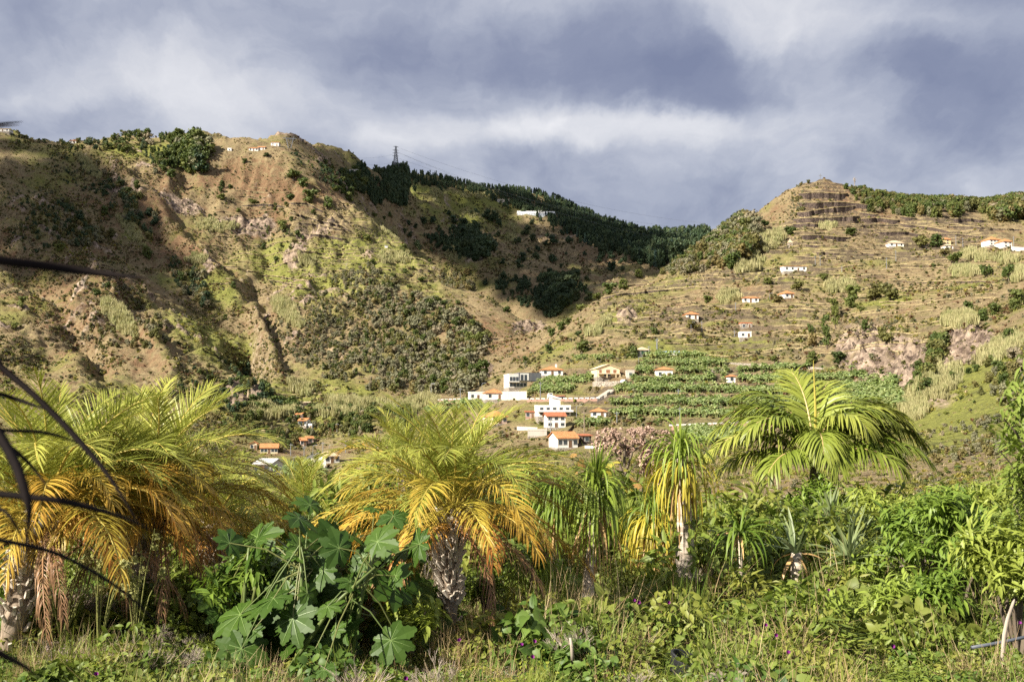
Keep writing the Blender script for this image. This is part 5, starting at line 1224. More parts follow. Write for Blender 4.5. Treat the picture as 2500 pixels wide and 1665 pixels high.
# ------------------------------------------------------------------ banana fields
def bananas():
    P = lambda cf, pts: [cf(*q) for q in pts]
    fields = [P(c4, [(1465,490),(1560,380),(1620,320),(1700,200),(1950,190),(2290,250),(2300,300),(2500,330),(2600,420),(2600,690),(1900,705),(1700,695),(1430,690),(1330,600),(1380,525),(1480,515)]), P(c4, [(850,475),(960,365),(1310,350),(1330,375),(1200,450),(1080,500),(860,508)]), P(c4, [(1160,232),(1470,222),(1470,258),(1170,260)]),
              P(c4, [(100,590),(400,525),(640,530),(660,572),(400,605),(120,645)]), P(C3, [(490,1410),(900,1420),(1480,1430),(1560,1520),(1560,1620),(480,1620)]), P(C3, [(610,1350),(900,1362),(1160,1372),(1160,1400),(610,1388)]), P(c4, [(1920,765),(2400,740),(2400,880),(2000,868)]), P(c4, [(1130,705),(1430,695),(1330,755),(1150,755)]),
              P(c5, [(720,930),(1000,930),(1100,960),(1100,1090),(640,1060)]), P(c5, [(860,605),(1320,605),(1320,645),(900,640)]), P(c4, [(500,605),(700,600),(720,640),(520,650)])]
    W = np.zeros(GX.shape, bool)
    for f in fields: W |= in_poly(PXg, PYg, f)
    for (a, b, c, d, D) in KEEP: W &= ~((PXg > a) & (PXg < b) & (PYg > c) & (PYg < d))
    P_, i, j = scatter_points(PA*W*(RR > 200)*(RR < 620)*np.where((fr > .04) & (fr < .68), 1, .03), 4200, 77)
    src = [banana_src('banana_plant', 100+k) for k in range(5)]
    g = np.random.default_rng(78); sc = .72 + .4*g.random(len(P_)); order = np.argsort(RR[i, j]); gg = random.Random(3)
    for k in order[:300]:
        o = obj('banana_plant', gg.choice(src), None, tuple(P_[k]), (0, 0, gg.uniform(0, 6.28)), float(sc[k]))
        bx, by = project(*[np.array(v) for v in P_[k]]); nmk = min([(1385,1090,'the lowest white house'),(1461,1012,'the low pale house'),(1800,1043,'the long reddish wall'),(1350,1035,'the two white houses'),(740,1090,'the valley road'),(1990,1000,'the feather palm'),(1220,1030,'the pink house'),(1600,1010,'the dried-flower tree')], key=lambda q: math.hypot(q[0]-bx, q[1]-by))
        tag(o, 'banana plant with broad arching leaves %s %s' % ('above' if by < nmk[1]-8 else ('below' if by > nmk[1]+8 else 'level with'), nmk[2]), 'banana plant', 'banana plants of the lower terraces')
    r_ = order[300:]
    scatter('banana_grove', P_[r_], src, sc[r_], 'dense green banana groves on the village terraces', 'bananas', None, .06, None, 79)
bananas()
# ------------------------------------------------------------------ growth on the hills
S_SCRUB = [bush_src('scrub_a', M_OLIVE, 1, 60, .22, .7), bush_src('scrub_b', M_BUSH, 2, 60, .22, .7), bush_src('scrub_c', M_GREY, 3, 60, .22, .7), bush_src('scrub_d', M_RUSTV, 4, 55, .22, .6),
           blades_src('scrub_e', M_DRY, 5, 26, .8, .45, .12, .7), blades_src('scrub_f', M_LIME, 6, 26, .7, .45, .13, .8), bush_src('scrub_g', M_LIME, 7, 55, .22, .6)]
def hill_scrub():
    dens = 0.10 + sstep(-.15, .35, fbm(GX/28, GY/28, 4, 200))
    open_w = PA*dens*sstep(40, 80, RR)*(1+1.2*(1-sstep(200, 330, RR)))
    for (cx, cy, rx, ry, an, w) in [(250,450,300,160,30,1.0),(150,620,220,120,20,.9),(540,740,130,80,40,1.2),(560,860,160,70,20,.8),(1250,600,300,140,10,.7),(700,1020,260,90,0,1.0),(1250,870,120,80,0,.6),(2350,980,260,140,0,-.5),(850,470,120,70,30,.8)]:
        open_w = open_w*(1 + 1.6*w*blob(PXg, PYg, cx, cy, rx, ry, an))
    open_w = open_w*(1-.75*WALL)*(1-.8*cliff)
    for (a, b, c, d, D) in KEEP: open_w = open_w*(1 - ((PXg > a) & (PXg < b) & (PYg > c) & (PYg < d)))
    N = 210000
    P, i, j = scatter_points(open_w, N, 5)
    g = np.random.default_rng(8); gr = green[i, j]; ru = rust[i, j]; dist = RR[i, j]
    farq = sstep(1000, 1200, dist)
    pr = np.stack([.5+.5*gr, .28+.5*gr+.9*farq, .45+0*gr+.2*farq, .15+.7*np.clip(ru, 0, 1), .75-.35*gr-.4*farq, .15+.45*gr-.3*farq, .12+.35*gr-.3*farq], 1); pr = np.clip(pr, .02, 9)
    pr *= np.array([1.1, .28, .7, .8, 1.5, .8, .7]); nr = (1-sstep(250, 330, dist))[:, None]; pr = pr*(1-nr) + nr*np.array([.35, .1, .25, .1, .9, 1.2, .9])
    cum = np.cumsum(pr/pr.sum(1)[:, None], 1); idx = (g.random(N)[:, None] > cum).sum(1).clip(0, 6)
    sc = (0.5 + 2.1*g.random(N)**4) * (1+.35*farq)
    sc = np.where(idx == 4, sc*.75, sc)*np.clip(dist/420, .3, 1.0)
    P[:, 2] -= .12*sc
    scatter('hillside_scrub', P, S_SCRUB, sc, 'low olive, rusty and straw-coloured scrub covering the hillsides', 'scrub', idx, .2, .55+.5*g.random(N))
hill_scrub()

# ------------------------------------------------------------------ garden plants
def frond_mat(name, a, b, tipc, dead=None, trans=.3, tipw=.7, rough=.42, spec=.33):
    m, t, out = new_mat(name)
    rnd = t.add('ShaderNodeObjectInfo').outputs['Random']; tone = t.attr('tone'); tip = t.attr('tip')
    c = t.mix(t.math('ADD', t.math('MULTIPLY', tone, .6), t.math('MULTIPLY', rnd, .55), True), a, b)
    tf = t.math('MULTIPLY', t.math('ADD', t.math('MULTIPLY', tip, .9), t.math('MULTIPLY', t.math('SUBTRACT', rnd, .5), .7)), tipw, True)
    c = t.mix(tf, c, tipc)
    b_ = t.add('ShaderNodeBsdfPrincipled'); t.link(c, b_.inputs['Base Color']); b_.inputs['Roughness'].default_value = rough; b_.inputs['Specular IOR Level'].default_value = spec
    tr = t.add('ShaderNodeBsdfTranslucent'); t.link(c, tr.inputs[0])
    mx = t.add('ShaderNodeMixShader'); mx.inputs[0].default_value = trans
    t.link(b_.outputs[0], mx.inputs[1]); t.link(tr.outputs[0], mx.inputs[2]); t.link(mx.outputs[0], out.inputs[0])
    return m
M_FRG = frond_mat('frond_green', (.17, .22, .030), (.42, .44, .085), (.50, .45, .09), tipw=.4)
M_FRY = frond_mat('frond_gold', (.29, .28, .035), (.52, .44, .08), (.60, .29, .045), tipw=.8)
M_FRO = frond_mat('frond_orange', (.40, .20, .03), (.58, .36, .08), (.42, .12, .03), tipw=.8, trans=.2)
M_FRD = frond_mat('frond_dead', (.16, .075, .035), (.38, .22, .11), (.30, .17, .09), tipw=.5, trans=.1)
M_RACH = frond_mat('frond_rib', (.36, .30, .06), (.50, .38, .09), (.45, .30, .06), tipw=.3, trans=0.)
M_KENT = frond_mat('broad_frond', (.11, .165, .018), (.27, .335, .05), (.48, .42, .10), tipw=.4)
M_KRIB = frond_mat('broad_frond_rib', (.42, .28, .12), (.56, .40, .20), (.40, .36, .10), tipw=.3, trans=0.)

def norm(a): return a/np.maximum(np.linalg.norm(a, axis=-1, keepdims=True), 1e-9)
def make_frond(name, L, e0, bend, seed, mats, n=56, ll=.27, lw=.0034, start=.14, vee=.35, droop=.5, fold=62, tipfold=28, clump=.0, rr=.011, side=0.0):
    """pinnate leaf along +X rising at angle e0 and bending down by bend in all"""
    g = np.random.default_rng(seed); K = 22
    s = np.linspace(0, 1, K); e = e0 - bend*s**1.35
    st = L/(K-1); x = np.concatenate([[0], np.cumsum(np.cos(e[:-1])*st)]); z = np.concatenate([[0], np.cumsum(np.sin(e[:-1])*st)])
    y = side*s**2*L
    R_ = np.stack([x, y, z], 1)
    ts = np.repeat(start + (1-start)*np.linspace(0, 1, n)**.93, 2); sg = np.tile([-1., 1.], n)
    ts = np.clip(ts + g.normal(size=2*n)*.006, start, 1)
    P = np.stack([np.interp(ts, s, R_[:, k]) for k in range(3)], 1)
    ee = np.interp(ts, s, e); T = np.stack([np.cos(ee), np.zeros(2*n), np.sin(ee)], 1); U = np.stack([-np.sin(ee), np.zeros(2*n), np.cos(ee)], 1); Sd = np.array([0, 1, 0])[None]*sg[:, None]
    q = (ts-start)/(1-start); ph = np.radians(fold + (tipfold-fold)*q) + g.normal(size=2*n)*.09
    vv = vee + g.normal(size=2*n)*.16
    d = norm(T*np.cos(ph)[:, None] + (Sd*np.cos(vv)[:, None] + U*np.sin(vv)[:, None])*np.sin(ph)[:, None])
    env = np.clip(np.minimum(.45+q*3.2, 1)*(1.0-.62*q**2.6), .12, 1); l = ll*env*(1+g.normal(size=2*n)*.08)
    w = lw*(1+.2*g.normal(size=2*n))*np.clip(.6+.6*env, .5, 1.2)
    W = norm(np.cross(d, U*1.0 + T*.2 + g.normal(size=(2*n, 3))*.25))
    dr = droop*(.8+.4*g.random(2*n))
    pts = []; cur = P.copy(); dd = d.copy(); NS = 4
    for k in range(NS+1):
        pts.append(cur.copy()); cur = cur + dd*(l/NS)[:, None]; dd = norm(dd + np.array([0, 0, -1])*(dr*.42)[:, None])
    ws = [.55, 1.0, .92, .62, .05]
    V = np.stack([np.stack([pts[k] - W*(w*ws[k])[:, None], pts[k] + W*(w*ws[k])[:, None]], 1) for k in range(NS+1)], 1).reshape(-1, 3)
    b = (np.arange(2*n)*(NS+1)*2)[:, None]; Fq = np.concatenate([np.concatenate([b+2*k, b+2*k+1, b+2*k+3, b+2*k+2], 1) for k in range(NS)])
    tone = np.repeat(np.clip(.5+g.normal(size=2*n)*.2, 0, 1), (NS+1)*2); tip = np.repeat(q, (NS+1)*2)*.55 + np.tile(np.repeat(np.linspace(0, 1, NS+1), 2), 2*n)*.45
    mb = MB(); mb.tube([tuple(p) for p in R_[::2]]+[tuple(R_[-1])], [rr*(1-.85*k/11) for k in range(11)]+[rr*.1], 5, False)
    rv = np.array(mb.v); off = len(V); rf = np.array([f for f in mb.f if len(f) == 4])+off
    V = np.concatenate([V, rv]); tone = np.concatenate([tone, np.full(len(rv), .5)]); tip = np.concatenate([tip, np.full(len(rv), .2)])
    me = mesh_np(name, V, np.concatenate([Fq, rf]), mats=mats, midx=[0]*len(Fq)+[1]*len(rf)); vattr(me, 'tone', tone); vattr(me, 'tip', tip)
    return me

FR_UP = [make_frond('frond', 1.0, R(80), R(62), 300+k, [M_FRG, M_RACH], droop=.12, side=.1*(k-1.5)) for k in range(4)]
FR_MID = [make_frond('frond', 1.0, R(60), R(95), 310+k, [M_FRG, M_RACH], droop=.3, side=.1*(k-1.5)) for k in range(4)]
FR_MIDY = [make_frond('frond', 1.0, R(44), R(98), 315+k, [M_FRG if k else M_FRY, M_RACH], droop=.5, side=.12*(k-1)) for k in range(3)]
FR_LOW = [make_frond('frond', 1.0, R(26), R(88), 320+k, [M_FRY, M_RACH], droop=.75, side=.12*(k-1)) for k in range(3)]
FR_OLD = [make_frond('frond', 1.0, R(10), R(72), 330+k, [M_FRO if k == 0 else M_FRY, M_RACH], droop=1.2, side=.1*(k-1)) for k in range(3)]
FR_DEAD = [make_frond('frond', 1.0, R(-5), R(82), 340+k, [M_FRD, M_FRD], droop=3.0, fold=30, ll=.22, n=40, lw=.0024) for k in range(3)]

M_PTRUNK = bark_mat('palm_trunk', (.14, .10, .07), (.42, .34, .26), 14)
M_STUB = bark_mat('palm_leaf_stub', (.38, .30, .23), (.72, .64, .54), 10)
def stub_mesh():
    mb = MB(); mb.v = [(-.022, 0, 0), (.022, 0, 0), (.02, -.03, .005), (-.02, -.03, .005), (-.017, -.035, .10), (.017, -.035, .105), (.013, -.058, .10), (-.014, -.058, .09)]
    mb.f = [(0, 1, 5, 4), (1, 2, 6, 5), (2, 3, 7, 6), (3, 0, 4, 7), (4, 5, 6, 7), (0, 3, 2, 1)]
    return mb.mesh('leaf_stub', M_STUB)
STUB = stub_mesh()
def gpoint(px, py, Y):
    d = pdir(px, py); k = Y/d[1]; return Vector((d[0]*k, Y, CAMZ+d[2]*k))
def date_palm(base, top, L, label, seed, n=(12, 16, 12, 12, 8, 4), trunk_r=(.085, .15), stubs=110, dead_az=None, name='date_palm'):
    g = random.Random(seed); t = empty(name, base); tag(t, label, 'palm'); H = Vector(top)-Vector(base)
    K = 9; ctr = [Vector((0, 0, -.6))]+[H*(k/K)+Vector((.03*math.sin(k), .02*math.cos(k*1.7), 0)) for k in range(1, K+1)]; ctr[-1] = H.copy()
    rad = [trunk_r[0]*.9]+[trunk_r[0]+(trunk_r[1]-trunk_r[0])*min(1, (k/K)*1.35)*(1 if k < K-1 else .85) for k in range(1, K+1)]
    mb = MB(); mb.tube(ctr, rad, 14); mb.build('trunk', M_PTRUNK, t, smooth=True)
    for i in range(stubs):
        q = (i+.5)/stubs; k = min(int(q*K), K-1); f = q*K-k; c = ctr[k].lerp(ctr[k+1], f); r_ = rad[k]+(rad[k+1]-rad[k])*f; an = i*2.39996+g.uniform(-.15, .15)
        o = obj('leaf_stub', STUB, t, (c.x+math.sin(an)*r_*.92, c.y-math.cos(an)*r_*.92, c.z-.02), (g.uniform(.05, .4), g.uniform(-.25, .25), an), tuple(g.uniform(.8, 1.3)*(.75+.5*q) for _ in range(3)))
    sets = [FR_UP, FR_MID, FR_MIDY, FR_LOW, FR_OLD, FR_DEAD]; tot = 0
    for s_, (fs, cnt) in enumerate(zip(sets, n)):
        for k in range(cnt):
            an = (k+g.uniform(-.35, .35))*6.2832/cnt + s_*.7
            if s_ == 5 and dead_az: an = dead_az[k % len(dead_az)]+g.uniform(-.2, .2)
            sc = L*g.uniform(.86, 1.12)*(1.0 if s_ else .92)
            o = obj('frond', g.choice(fs), t, H+Vector((math.cos(an)*.04, math.sin(an)*.04, .04-.035*s_)), (g.uniform(-.25, .25), g.uniform(-.18, .12), an), sc)
            tot += 1
    return t
date_palm(gpoint(1092, 1500, 10.7), gpoint(1103, 1252, 10.7), 1.42, 'squat palm with shaggy stubbed trunk and golden drooping fronds in the middle of the garden', 1, (12, 15, 11, 12, 7, 4), (.068, .105), 130, [-.9, -.5, -2.2, .3])
date_palm(gpoint(18, 1540, 10.0), gpoint(118, 1255, 10.2), 1.58, 'leaning palm with a pale ringed trunk at the left edge', 2, (11, 16, 12, 12, 7, 5), (.10, .15), 120, [-.6, -1.0, -.3, -2, -1.4])
date_palm(gpoint(350, 1480, 11.2), gpoint(362, 1235, 11.2), 1.55, 'palm with wide arching fronds right of the leaning palm, its trunk hidden in shade', 3, (12, 17, 12, 12, 9, 5), (.09, .14), 60, [-1.2, -.4, -.8, -2.1, -1.7])
date_palm(gpoint(520, 1440, 13.2), gpoint(525, 1275, 13.2), 1.15, 'palm with feathery fronds behind the castor plant at the left', 4, (6, 13, 10, 10, 6, 3), (.09, .13), 30)
date_palm(gpoint(742, 1380, 17.0), gpoint(742, 1262, 17.0), 1.15, 'small palm with thin upright fronds between the two big palm groups', 6, (9, 9, 3, 2, 0, 0), (.05, .07), 0)
date_palm(gpoint(1010, 1400, 15.0), gpoint(975, 1140, 15.0), 1.0, 'slender palm behind the middle palm with dark upright fronds', 7, (8, 8, 4, 3, 0, 0), (.06, .08), 0)

# broad-leaved palm on the right
def kentia():
    base = gpoint(1988, 1300, 17.5); base.z = 0; ctr = gpoint(1990, 1128, 17.5); t = empty('feather_palm', base); tag(t, 'tall feather palm with broad arching green fronds and an upright spear leaf', 'palm'); H = ctr-base
    mb = MB(); mb.tube([(0, 0, -.6), H*.5, H], [.13, .10, .08], 12); mb.build('trunk', M_PTRUNK, t, smooth=True)
    A = dict(n=64, ll=.68, lw=.0155, start=.2, fold=66, tipfold=26, rr=.026)
    spec = [  # azimuth (0 = right, 180 = left, 270 = towards the viewer), start angle, bend, length, droop
        (172, 66, 118, 2.15, .75), (150, 74, 100, 2.1, .7), (196, 34, 88, 2.25, .9), (210, 60, 120, 2.0, .85), (100, 84, 60, 2.0, .5), (60, 80, 80, 2.0, .6), (20, 72, 118, 2.2, .75), (352, 66, 120, 2.15, .8), (335, 74, 135, 1.95, .85), (300, 80, 150, 1.8, .9),
        (8, 38, 92, 2.35, .9), (338, 28, 85, 2.1, 1.0), (40, 62, 105, 2.2, .7), (262, 62, 150, 1.5, 1.0), (226, 18, 75, 1.7, 1.1), (312, 22, 80, 1.8, 1.1), (130, 62, 95, 2.1, .7), (15, 20, 70, 1.9, 1.0), (184, 14, 62, 1.8, 1.1), (275, 40, 120, 1.3, 1.1), (80, 50, 90, 2.0, .7), (180, 52, 110, 2.2, .8), (0, 54, 112, 2.2, .8), (160, 30, 85, 2.1, .9), (28, 40, 95, 2.2, .9)]
    for k, (az, e0, bd, L, dr) in enumerate(spec):
        L *= .87
        me = make_frond('frond', 1.0, R(min(e0+7, 86)), R(bd), 400+k, [M_KENT, M_KRIB], **{**A, 'll': A['ll']/L, 'lw': A['lw']/L, 'rr': A['rr']/L, 'droop': dr*1.1, 'vee': .25})
        obj('frond', me, t, H+Vector((math.cos(R(az))*.05, math.sin(R(az))*.05, 0)), (0, 0, R(az)), L)
    mb = MB(); mb.tube([H, H+Vector((.02, 0, .8)), H+Vector((.0, 0, 1.62))], [.03, .022, .004], 7); mb.build('spear_leaf', M_RACH, t)
kentia()

# ponytail palms: strap leaves hanging from a smooth trunk
M_STRAP = frond_mat('strap_leaf', (.085, .15, .018), (.25, .33, .045), (.27, .32, .05), tipw=.25)
M_STRAPY = frond_mat('strap_leaf_yellow', (.22, .25, .025), (.46, .42, .05), (.50, .34, .05), tipw=.5)
M_STRAPD = frond_mat('strap_leaf_dry', (.34, .19, .06), (.56, .38, .17), (.45, .28, .12), tipw=.5, trans=.15)
M_STRAPB = frond_mat('strap_leaf_blue', (.075, .125, .05), (.22, .28, .12), (.30, .30, .12), tipw=.3)
M_PONY = None
def pony_trunk_mat():
    m, t, out = new_mat('smooth_grey_trunk'); tc = t.add('ShaderNodeTexCoord'); p = tc.outputs['Object']
    mp = t.add('ShaderNodeMapping'); t.link(p, mp.inputs[0]); mp.inputs['Scale'].default_value = (2, 2, 22); n = t.noise(mp.outputs[0], 2.2, 4, .6); n2 = t.noise(p, 7, 4, .7)
    c = t.mix(t.ramp(n, [(.35, 0.), (.65, 1.)]), (.32, .25, .19), (.60, .51, .41)); c = t.mix(t.math('MULTIPLY', t.ramp(n2, [(.5, 0.), (.7, 1.)]), .5), c, (.20, .17, .14))
    princ(t, out, c, .85, t.math('ADD', n, n2), .5, .012, .2); return m
M_PONY = pony_trunk_mat()
def strap_leaves(name, specs, mat, seed, K=9):
    """specs: list of (origin, azimuth, elevation, length, width, gravity) -> one mesh of channelled straps"""
    g = np.random.default_rng(seed); V = []; Fq = []; T = []; TP = []
    for (o, az, el, L, w, gr) in specs:
        p = np.array(o, float); d = np.array([math.cos(az)*math.cos(el), math.sin(az)*math.cos(el), math.sin(el)]); tn = float(np.clip(g.normal(.5, .22), 0, 1)); tw = g.uniform(-.5, .5); b = len(V)
        for k in range(K+1):
            q = k/K; wd = w*min(1, .6+q*2)*(1-q**3)**.8+.0008
            sd = np.cross(d, [0, 0, 1]); sn = np.linalg.norm(sd); sd = sd/sn if sn > .05 else np.array([-math.sin(az), math.cos(az), 0]); up = np.cross(sd, d)
            sd = sd*math.cos(tw)+up*math.sin(tw)
            V += [p-sd*wd/2+up*wd*.16, p-up*0, p+sd*wd/2+up*wd*.16]; T += [tn]*3; TP += [q]*3
            p = p+d*(L/K); d = d+np.array([0, 0, -gr*(.35+q)*1.6/K*2]); d = d/np.linalg.norm(d)
        for k in range(K):
            for c in (0, 1): i = b+k*3+c; Fq.append((i, i+1, i+4, i+3))
    me = mesh_np(name, np.array(V), np.array(Fq), mat, True); vattr(me, 'tone', T); vattr(me, 'tip', TP); return me
def ponytail(px, base_py, apex, Y, L, label, seed, r=(.10, .065), n=(110, 110, 70), skirt=.55, lean=0.0, wd=.022, name='ponytail_palm', wide=1.0, upright=0):
    g = random.Random(seed); b = gpoint(px, base_py, Y); b.z = 0; top = gpoint(apex[0], apex[1], Y); t = empty(name, b); tag(t, label, 'palm'); H = top-b
    pts = [Vector((0, 0, -.5)), Vector((0, 0, .02)), H*.25+Vector((-.02, 0, 0)), H*.5, H*.8, H]; mb = MB(); mb.tube(pts, [r[0]*1.35, r[0]*1.15, r[0]*.92, r[0]*.8, r[1], r[1]*.8], 14); mb.build('trunk', M_PONY, t, smooth=True)
    def mk(cnt, zlo, zhi, elr, Lr, grr, mat, nm, sd):
        sp = []
        for k in range(cnt):
            q = g.random(); o = H+Vector((g.uniform(-.03, .03), g.uniform(-.03, .03), zlo+(zhi-zlo)*q)); sp.append((o, g.uniform(0, 6.283), g.uniform(*elr), L*g.uniform(*Lr), wd*g.uniform(.75, 1.2), g.uniform(*grr)))
        if sp: obj(nm, strap_leaves(nm, sp, mat, sd), t)
    mk(n[0], -.05*L, .02*L, (R(25), R(84)), (.55, 1.0), (1.6*wide, 3.0), M_STRAP, 'crown', seed)
    mk(n[1], -.22*L, -.04*L, (R(-40), R(50)), (.7, 1.1), (2.2, 3.6), M_STRAPY if seed % 2 else M_STRAP, 'hanging_leaves', seed+1)
    mk(n[2], -.45*L, -.2*L, (R(-65), R(-10)), (.8, 1.1), (2.2, 3.2), M_STRAPD, 'dry_skirt', seed+2)
    if upright: obj('spear_tuft', strap_leaves('spear_tuft', [(H, g.uniform(0, 6.283), R(g.uniform(62, 88)), L*g.uniform(.45, .75), wd*.8, g.uniform(.1, .5)) for _ in range(upright)], M_STRAP, seed+9), t)
    return t
ponytail(1436, 1492, (1455, 1195), 11.0, .72, 'ponytail palm with green straps and tan dry skirt in front of the dried-flower tree', 12, (.062, .045), (110, 70, 30), upright=40)
ponytail(1682, 1450, (1662, 1118), 12.2, .80, 'tallest ponytail palm with bare pale trunk and yellow-green straps hanging to the left', 21, (.115, .072), (90, 110, 12), upright=14)
ponytail(1592, 1440, (1596, 1255), 13.4, .85, 'ponytail palm behind the tallest one, with a long straw-coloured skirt', 31, (.06, .045), (80, 150, 110))
ponytail(1352, 1420, (1358, 1215), 13.6, .72, 'ponytail palm with fresh green drooping straps right of the middle palm', 42, (.08, .05), (170, 120, 20))
ponytail(1275, 1400, (1283, 1180), 14.6, .8, 'ponytail palm half hidden behind the middle palm fronds', 52, (.08, .05), (160, 100, 10))
ponytail(1300, 1470, (1305, 1395), 11.2, .62, 'young bright yellow-green ponytail palm without trunk in the grass', 61, (.05, .04), (120, 40, 0), name='young_ponytail')
ponytail(1362, 1470, (1372, 1415), 11.8, .45, 'smaller young ponytail palm beside the bright young one', 71, (.04, .03), (70, 20, 0), name='young_ponytail')

def sword_plant(px, py, Y, z0, L, n, label, seed, el=(10, 85), gr=(.05, .5), wd=.035, mat=None, trunk=None, name='yucca', dry=0, wide=6.283, az0=0):
    g = random.Random(seed); b = gpoint(px, py, Y); b.z = 0; t = empty(name, b); tag(t, label, 'yucca' if name == 'yucca' else 'plant')
    if trunk: mb = MB(); mb.tube([(0, 0, -.5), (.01, 0, z0*.5), (0, 0, z0+.02)], [trunk*1.3, trunk, trunk*.8], 12); mb.build('trunk', M_PONY, t, smooth=True)
    sp = [((g.uniform(-.02, .02), g.uniform(-.02, .02), z0+g.uniform(-.05, .05)), az0+g.uniform(0, wide), R(g.uniform(*el)), L*g.uniform(.7, 1.1), wd*g.uniform(.8, 1.2), g.uniform(*gr)) for _ in range(n)]
    for k, s_ in enumerate(sp): obj('leaf', strap_leaves('leaf', [s_], mat or M_STRAPB, seed*100+k), t) if n <= 14 else None
    if n > 14: obj('crown', strap_leaves('crown', sp, mat or M_STRAPB, seed), t)
    if dry: obj('dry_leaves', strap_leaves('dry_leaves', [((0, 0, z0), g.uniform(0, 6.28), R(g.uniform(-50, 10)), L*.8, wd, g.uniform(.3, 1.2)) for _ in range(dry)], M_STRAPD, seed+7), t)
sword_plant(1808, 1478, 12.2, .62, .62, 60, 'thin dark-stemmed plant with drooping green straps among the weeds', 5, (-10, 80), (.6, 1.8), .024, M_STRAP, .022, name='strap_plant', dry=6)
sword_plant(1945, 1430, 12.6, .36, .55, 14, 'yucca on a short ringed trunk with a few broken tan leaves', 6, (5, 85), (.0, .4), .045, M_STRAPB, .075, dry=7)
sword_plant(2095, 1400, 14.2, .22, .60, 95, 'large bluish yucca with a fan of stiff sword leaves', 7, (8, 88), (.05, .45), .04)
sword_plant(2030, 1395, 15.5, .40, .55, 60, 'second bluish yucca half hidden behind the large one', 8, (8, 88), (.05, .45), .04)
sword_plant(2075, 1455, 12.6, .30, .62, 40, 'low yucca with stiff spreading leaves in front of the large one', 9, (4, 80), (.05, .5), .036)
sword_plant(1745, 1360, 15.0, .25, .5, 50, 'upright bluish yucca right of the tallest ponytail palm', 10, (10, 85), (.1, .5), .034)

# castor plants: large palmate leaves
def castor_leaf(seed, mat, vein=None):
    g = random.Random(seed); n = 8; V = [(0, 0, 0)]; Fq = []; T = [.5]; TP = [0]; MI = []
    def put(r_, a, z, tn): V.append((math.cos(a)*r_, math.sin(a)*r_, z)); T.append(tn); TP.append(r_); return len(V)-1
    ws = []; mids = []; tipl = []
    for k in range(n):
        a = R(-152 + 304*k/(n-1)); L = (1.0 if 2 <= k <= 5 else (.86 if k in (1, 6) else .66))*g.uniform(.92, 1.06); hw = R(g.uniform(23.5, 25.5)); tn = g.uniform(.25, .6); bend = g.uniform(.08, .26)
        zf = lambda r_: -bend*r_*r_*L
        rad = [.54, .62, .70, .78, .86, .94]; wid = [1.0, .98, .86, .66, .42, .2]; Lf = []; Rt = []; Md = []
        for i, (r_, w) in enumerate(zip(rad, wid)):
            tooth = .07*(1 if i % 2 else -.6); Lf.append(put((r_+tooth*.3)*L, a-hw*(w+tooth), zf(r_)+.03*w, tn)); Rt.append(put((r_+tooth*.3)*L, a+hw*(w+tooth), zf(r_)+.03*w, tn)); Md.append(put(r_*L, a, zf(r_)-.012, tn+.1))
        tp = put(L, a, zf(1.05), tn); Fq += [(0, Lf[0], Md[0]), (0, Md[0], Rt[0])]
        for i in range(5): Fq += [(Lf[i], Lf[i+1], Md[i+1], Md[i]), (Md[i], Md[i+1], Rt[i+1], Rt[i])]
        Fq += [(Lf[5], tp, Md[5]), (Md[5], tp, Rt[5])]
        if ws: w_ = put(.53, a-R(152/7), -.02, .4); Fq += [(0, ws[-1], w_), (0, w_, Lf[0])]
        ws.append(Rt[0]); mids.append((a, L, zf))
    MI = [0]*len(Fq)
    for (a, L, zf) in mids:
        q = [(.0, .010), (.45, .007), (.92, .002)]; pv = None
        for (r_, w) in q:
            c = (math.cos(a)*r_*L, math.sin(a)*r_*L); e = (-math.sin(a)*w, math.cos(a)*w); z = zf(r_)+(.008 if r_ else .006); i = len(V); V += [(c[0]-e[0], c[1]-e[1], z), (c[0]+e[0], c[1]+e[1], z)]; T += [.5]*2; TP += [0]*2
            if pv is not None: Fq.append((pv, pv+1, i+1, i)); MI.append(1)
            pv = i
    me = mesh_np('leaf', V, Fq, mats=[mat, vein or M_VEIN], midx=MI); vattr(me, 'tone', T); vattr(me, 'tip', TP); return me
M_CAST = frond_mat('castor_leaf', (.018, .050, .006), (.062, .118, .014), (.08, .11, .015), tipw=.15, trans=.25, rough=.5, spec=.28)
M_VEIN = frond_mat('castor_vein', (.12, .19, .055), (.17, .24, .07), (.12, .18, .05), trans=0.)
M_CASTY = frond_mat('castor_leaf_yellow', (.30, .30, .03), (.50, .44, .07), (.50, .30, .04), tipw=.4)
M_CASTO = frond_mat('castor_leaf_orange', (.30, .16, .04), (.44, .26, .08), (.28, .12, .04), tipw=.4)
M_STEM = frond_mat('castor_stem', (.20, .24, .07), (.32, .30, .10), (.25, .2, .08), trans=0.)
M_STALK = frond_mat('castor_stalk', (.10, .14, .04), (.17, .19, .06), (.2, .12, .05), trans=0.)
CL = [castor_leaf(k, M_CAST) for k in range(6)]
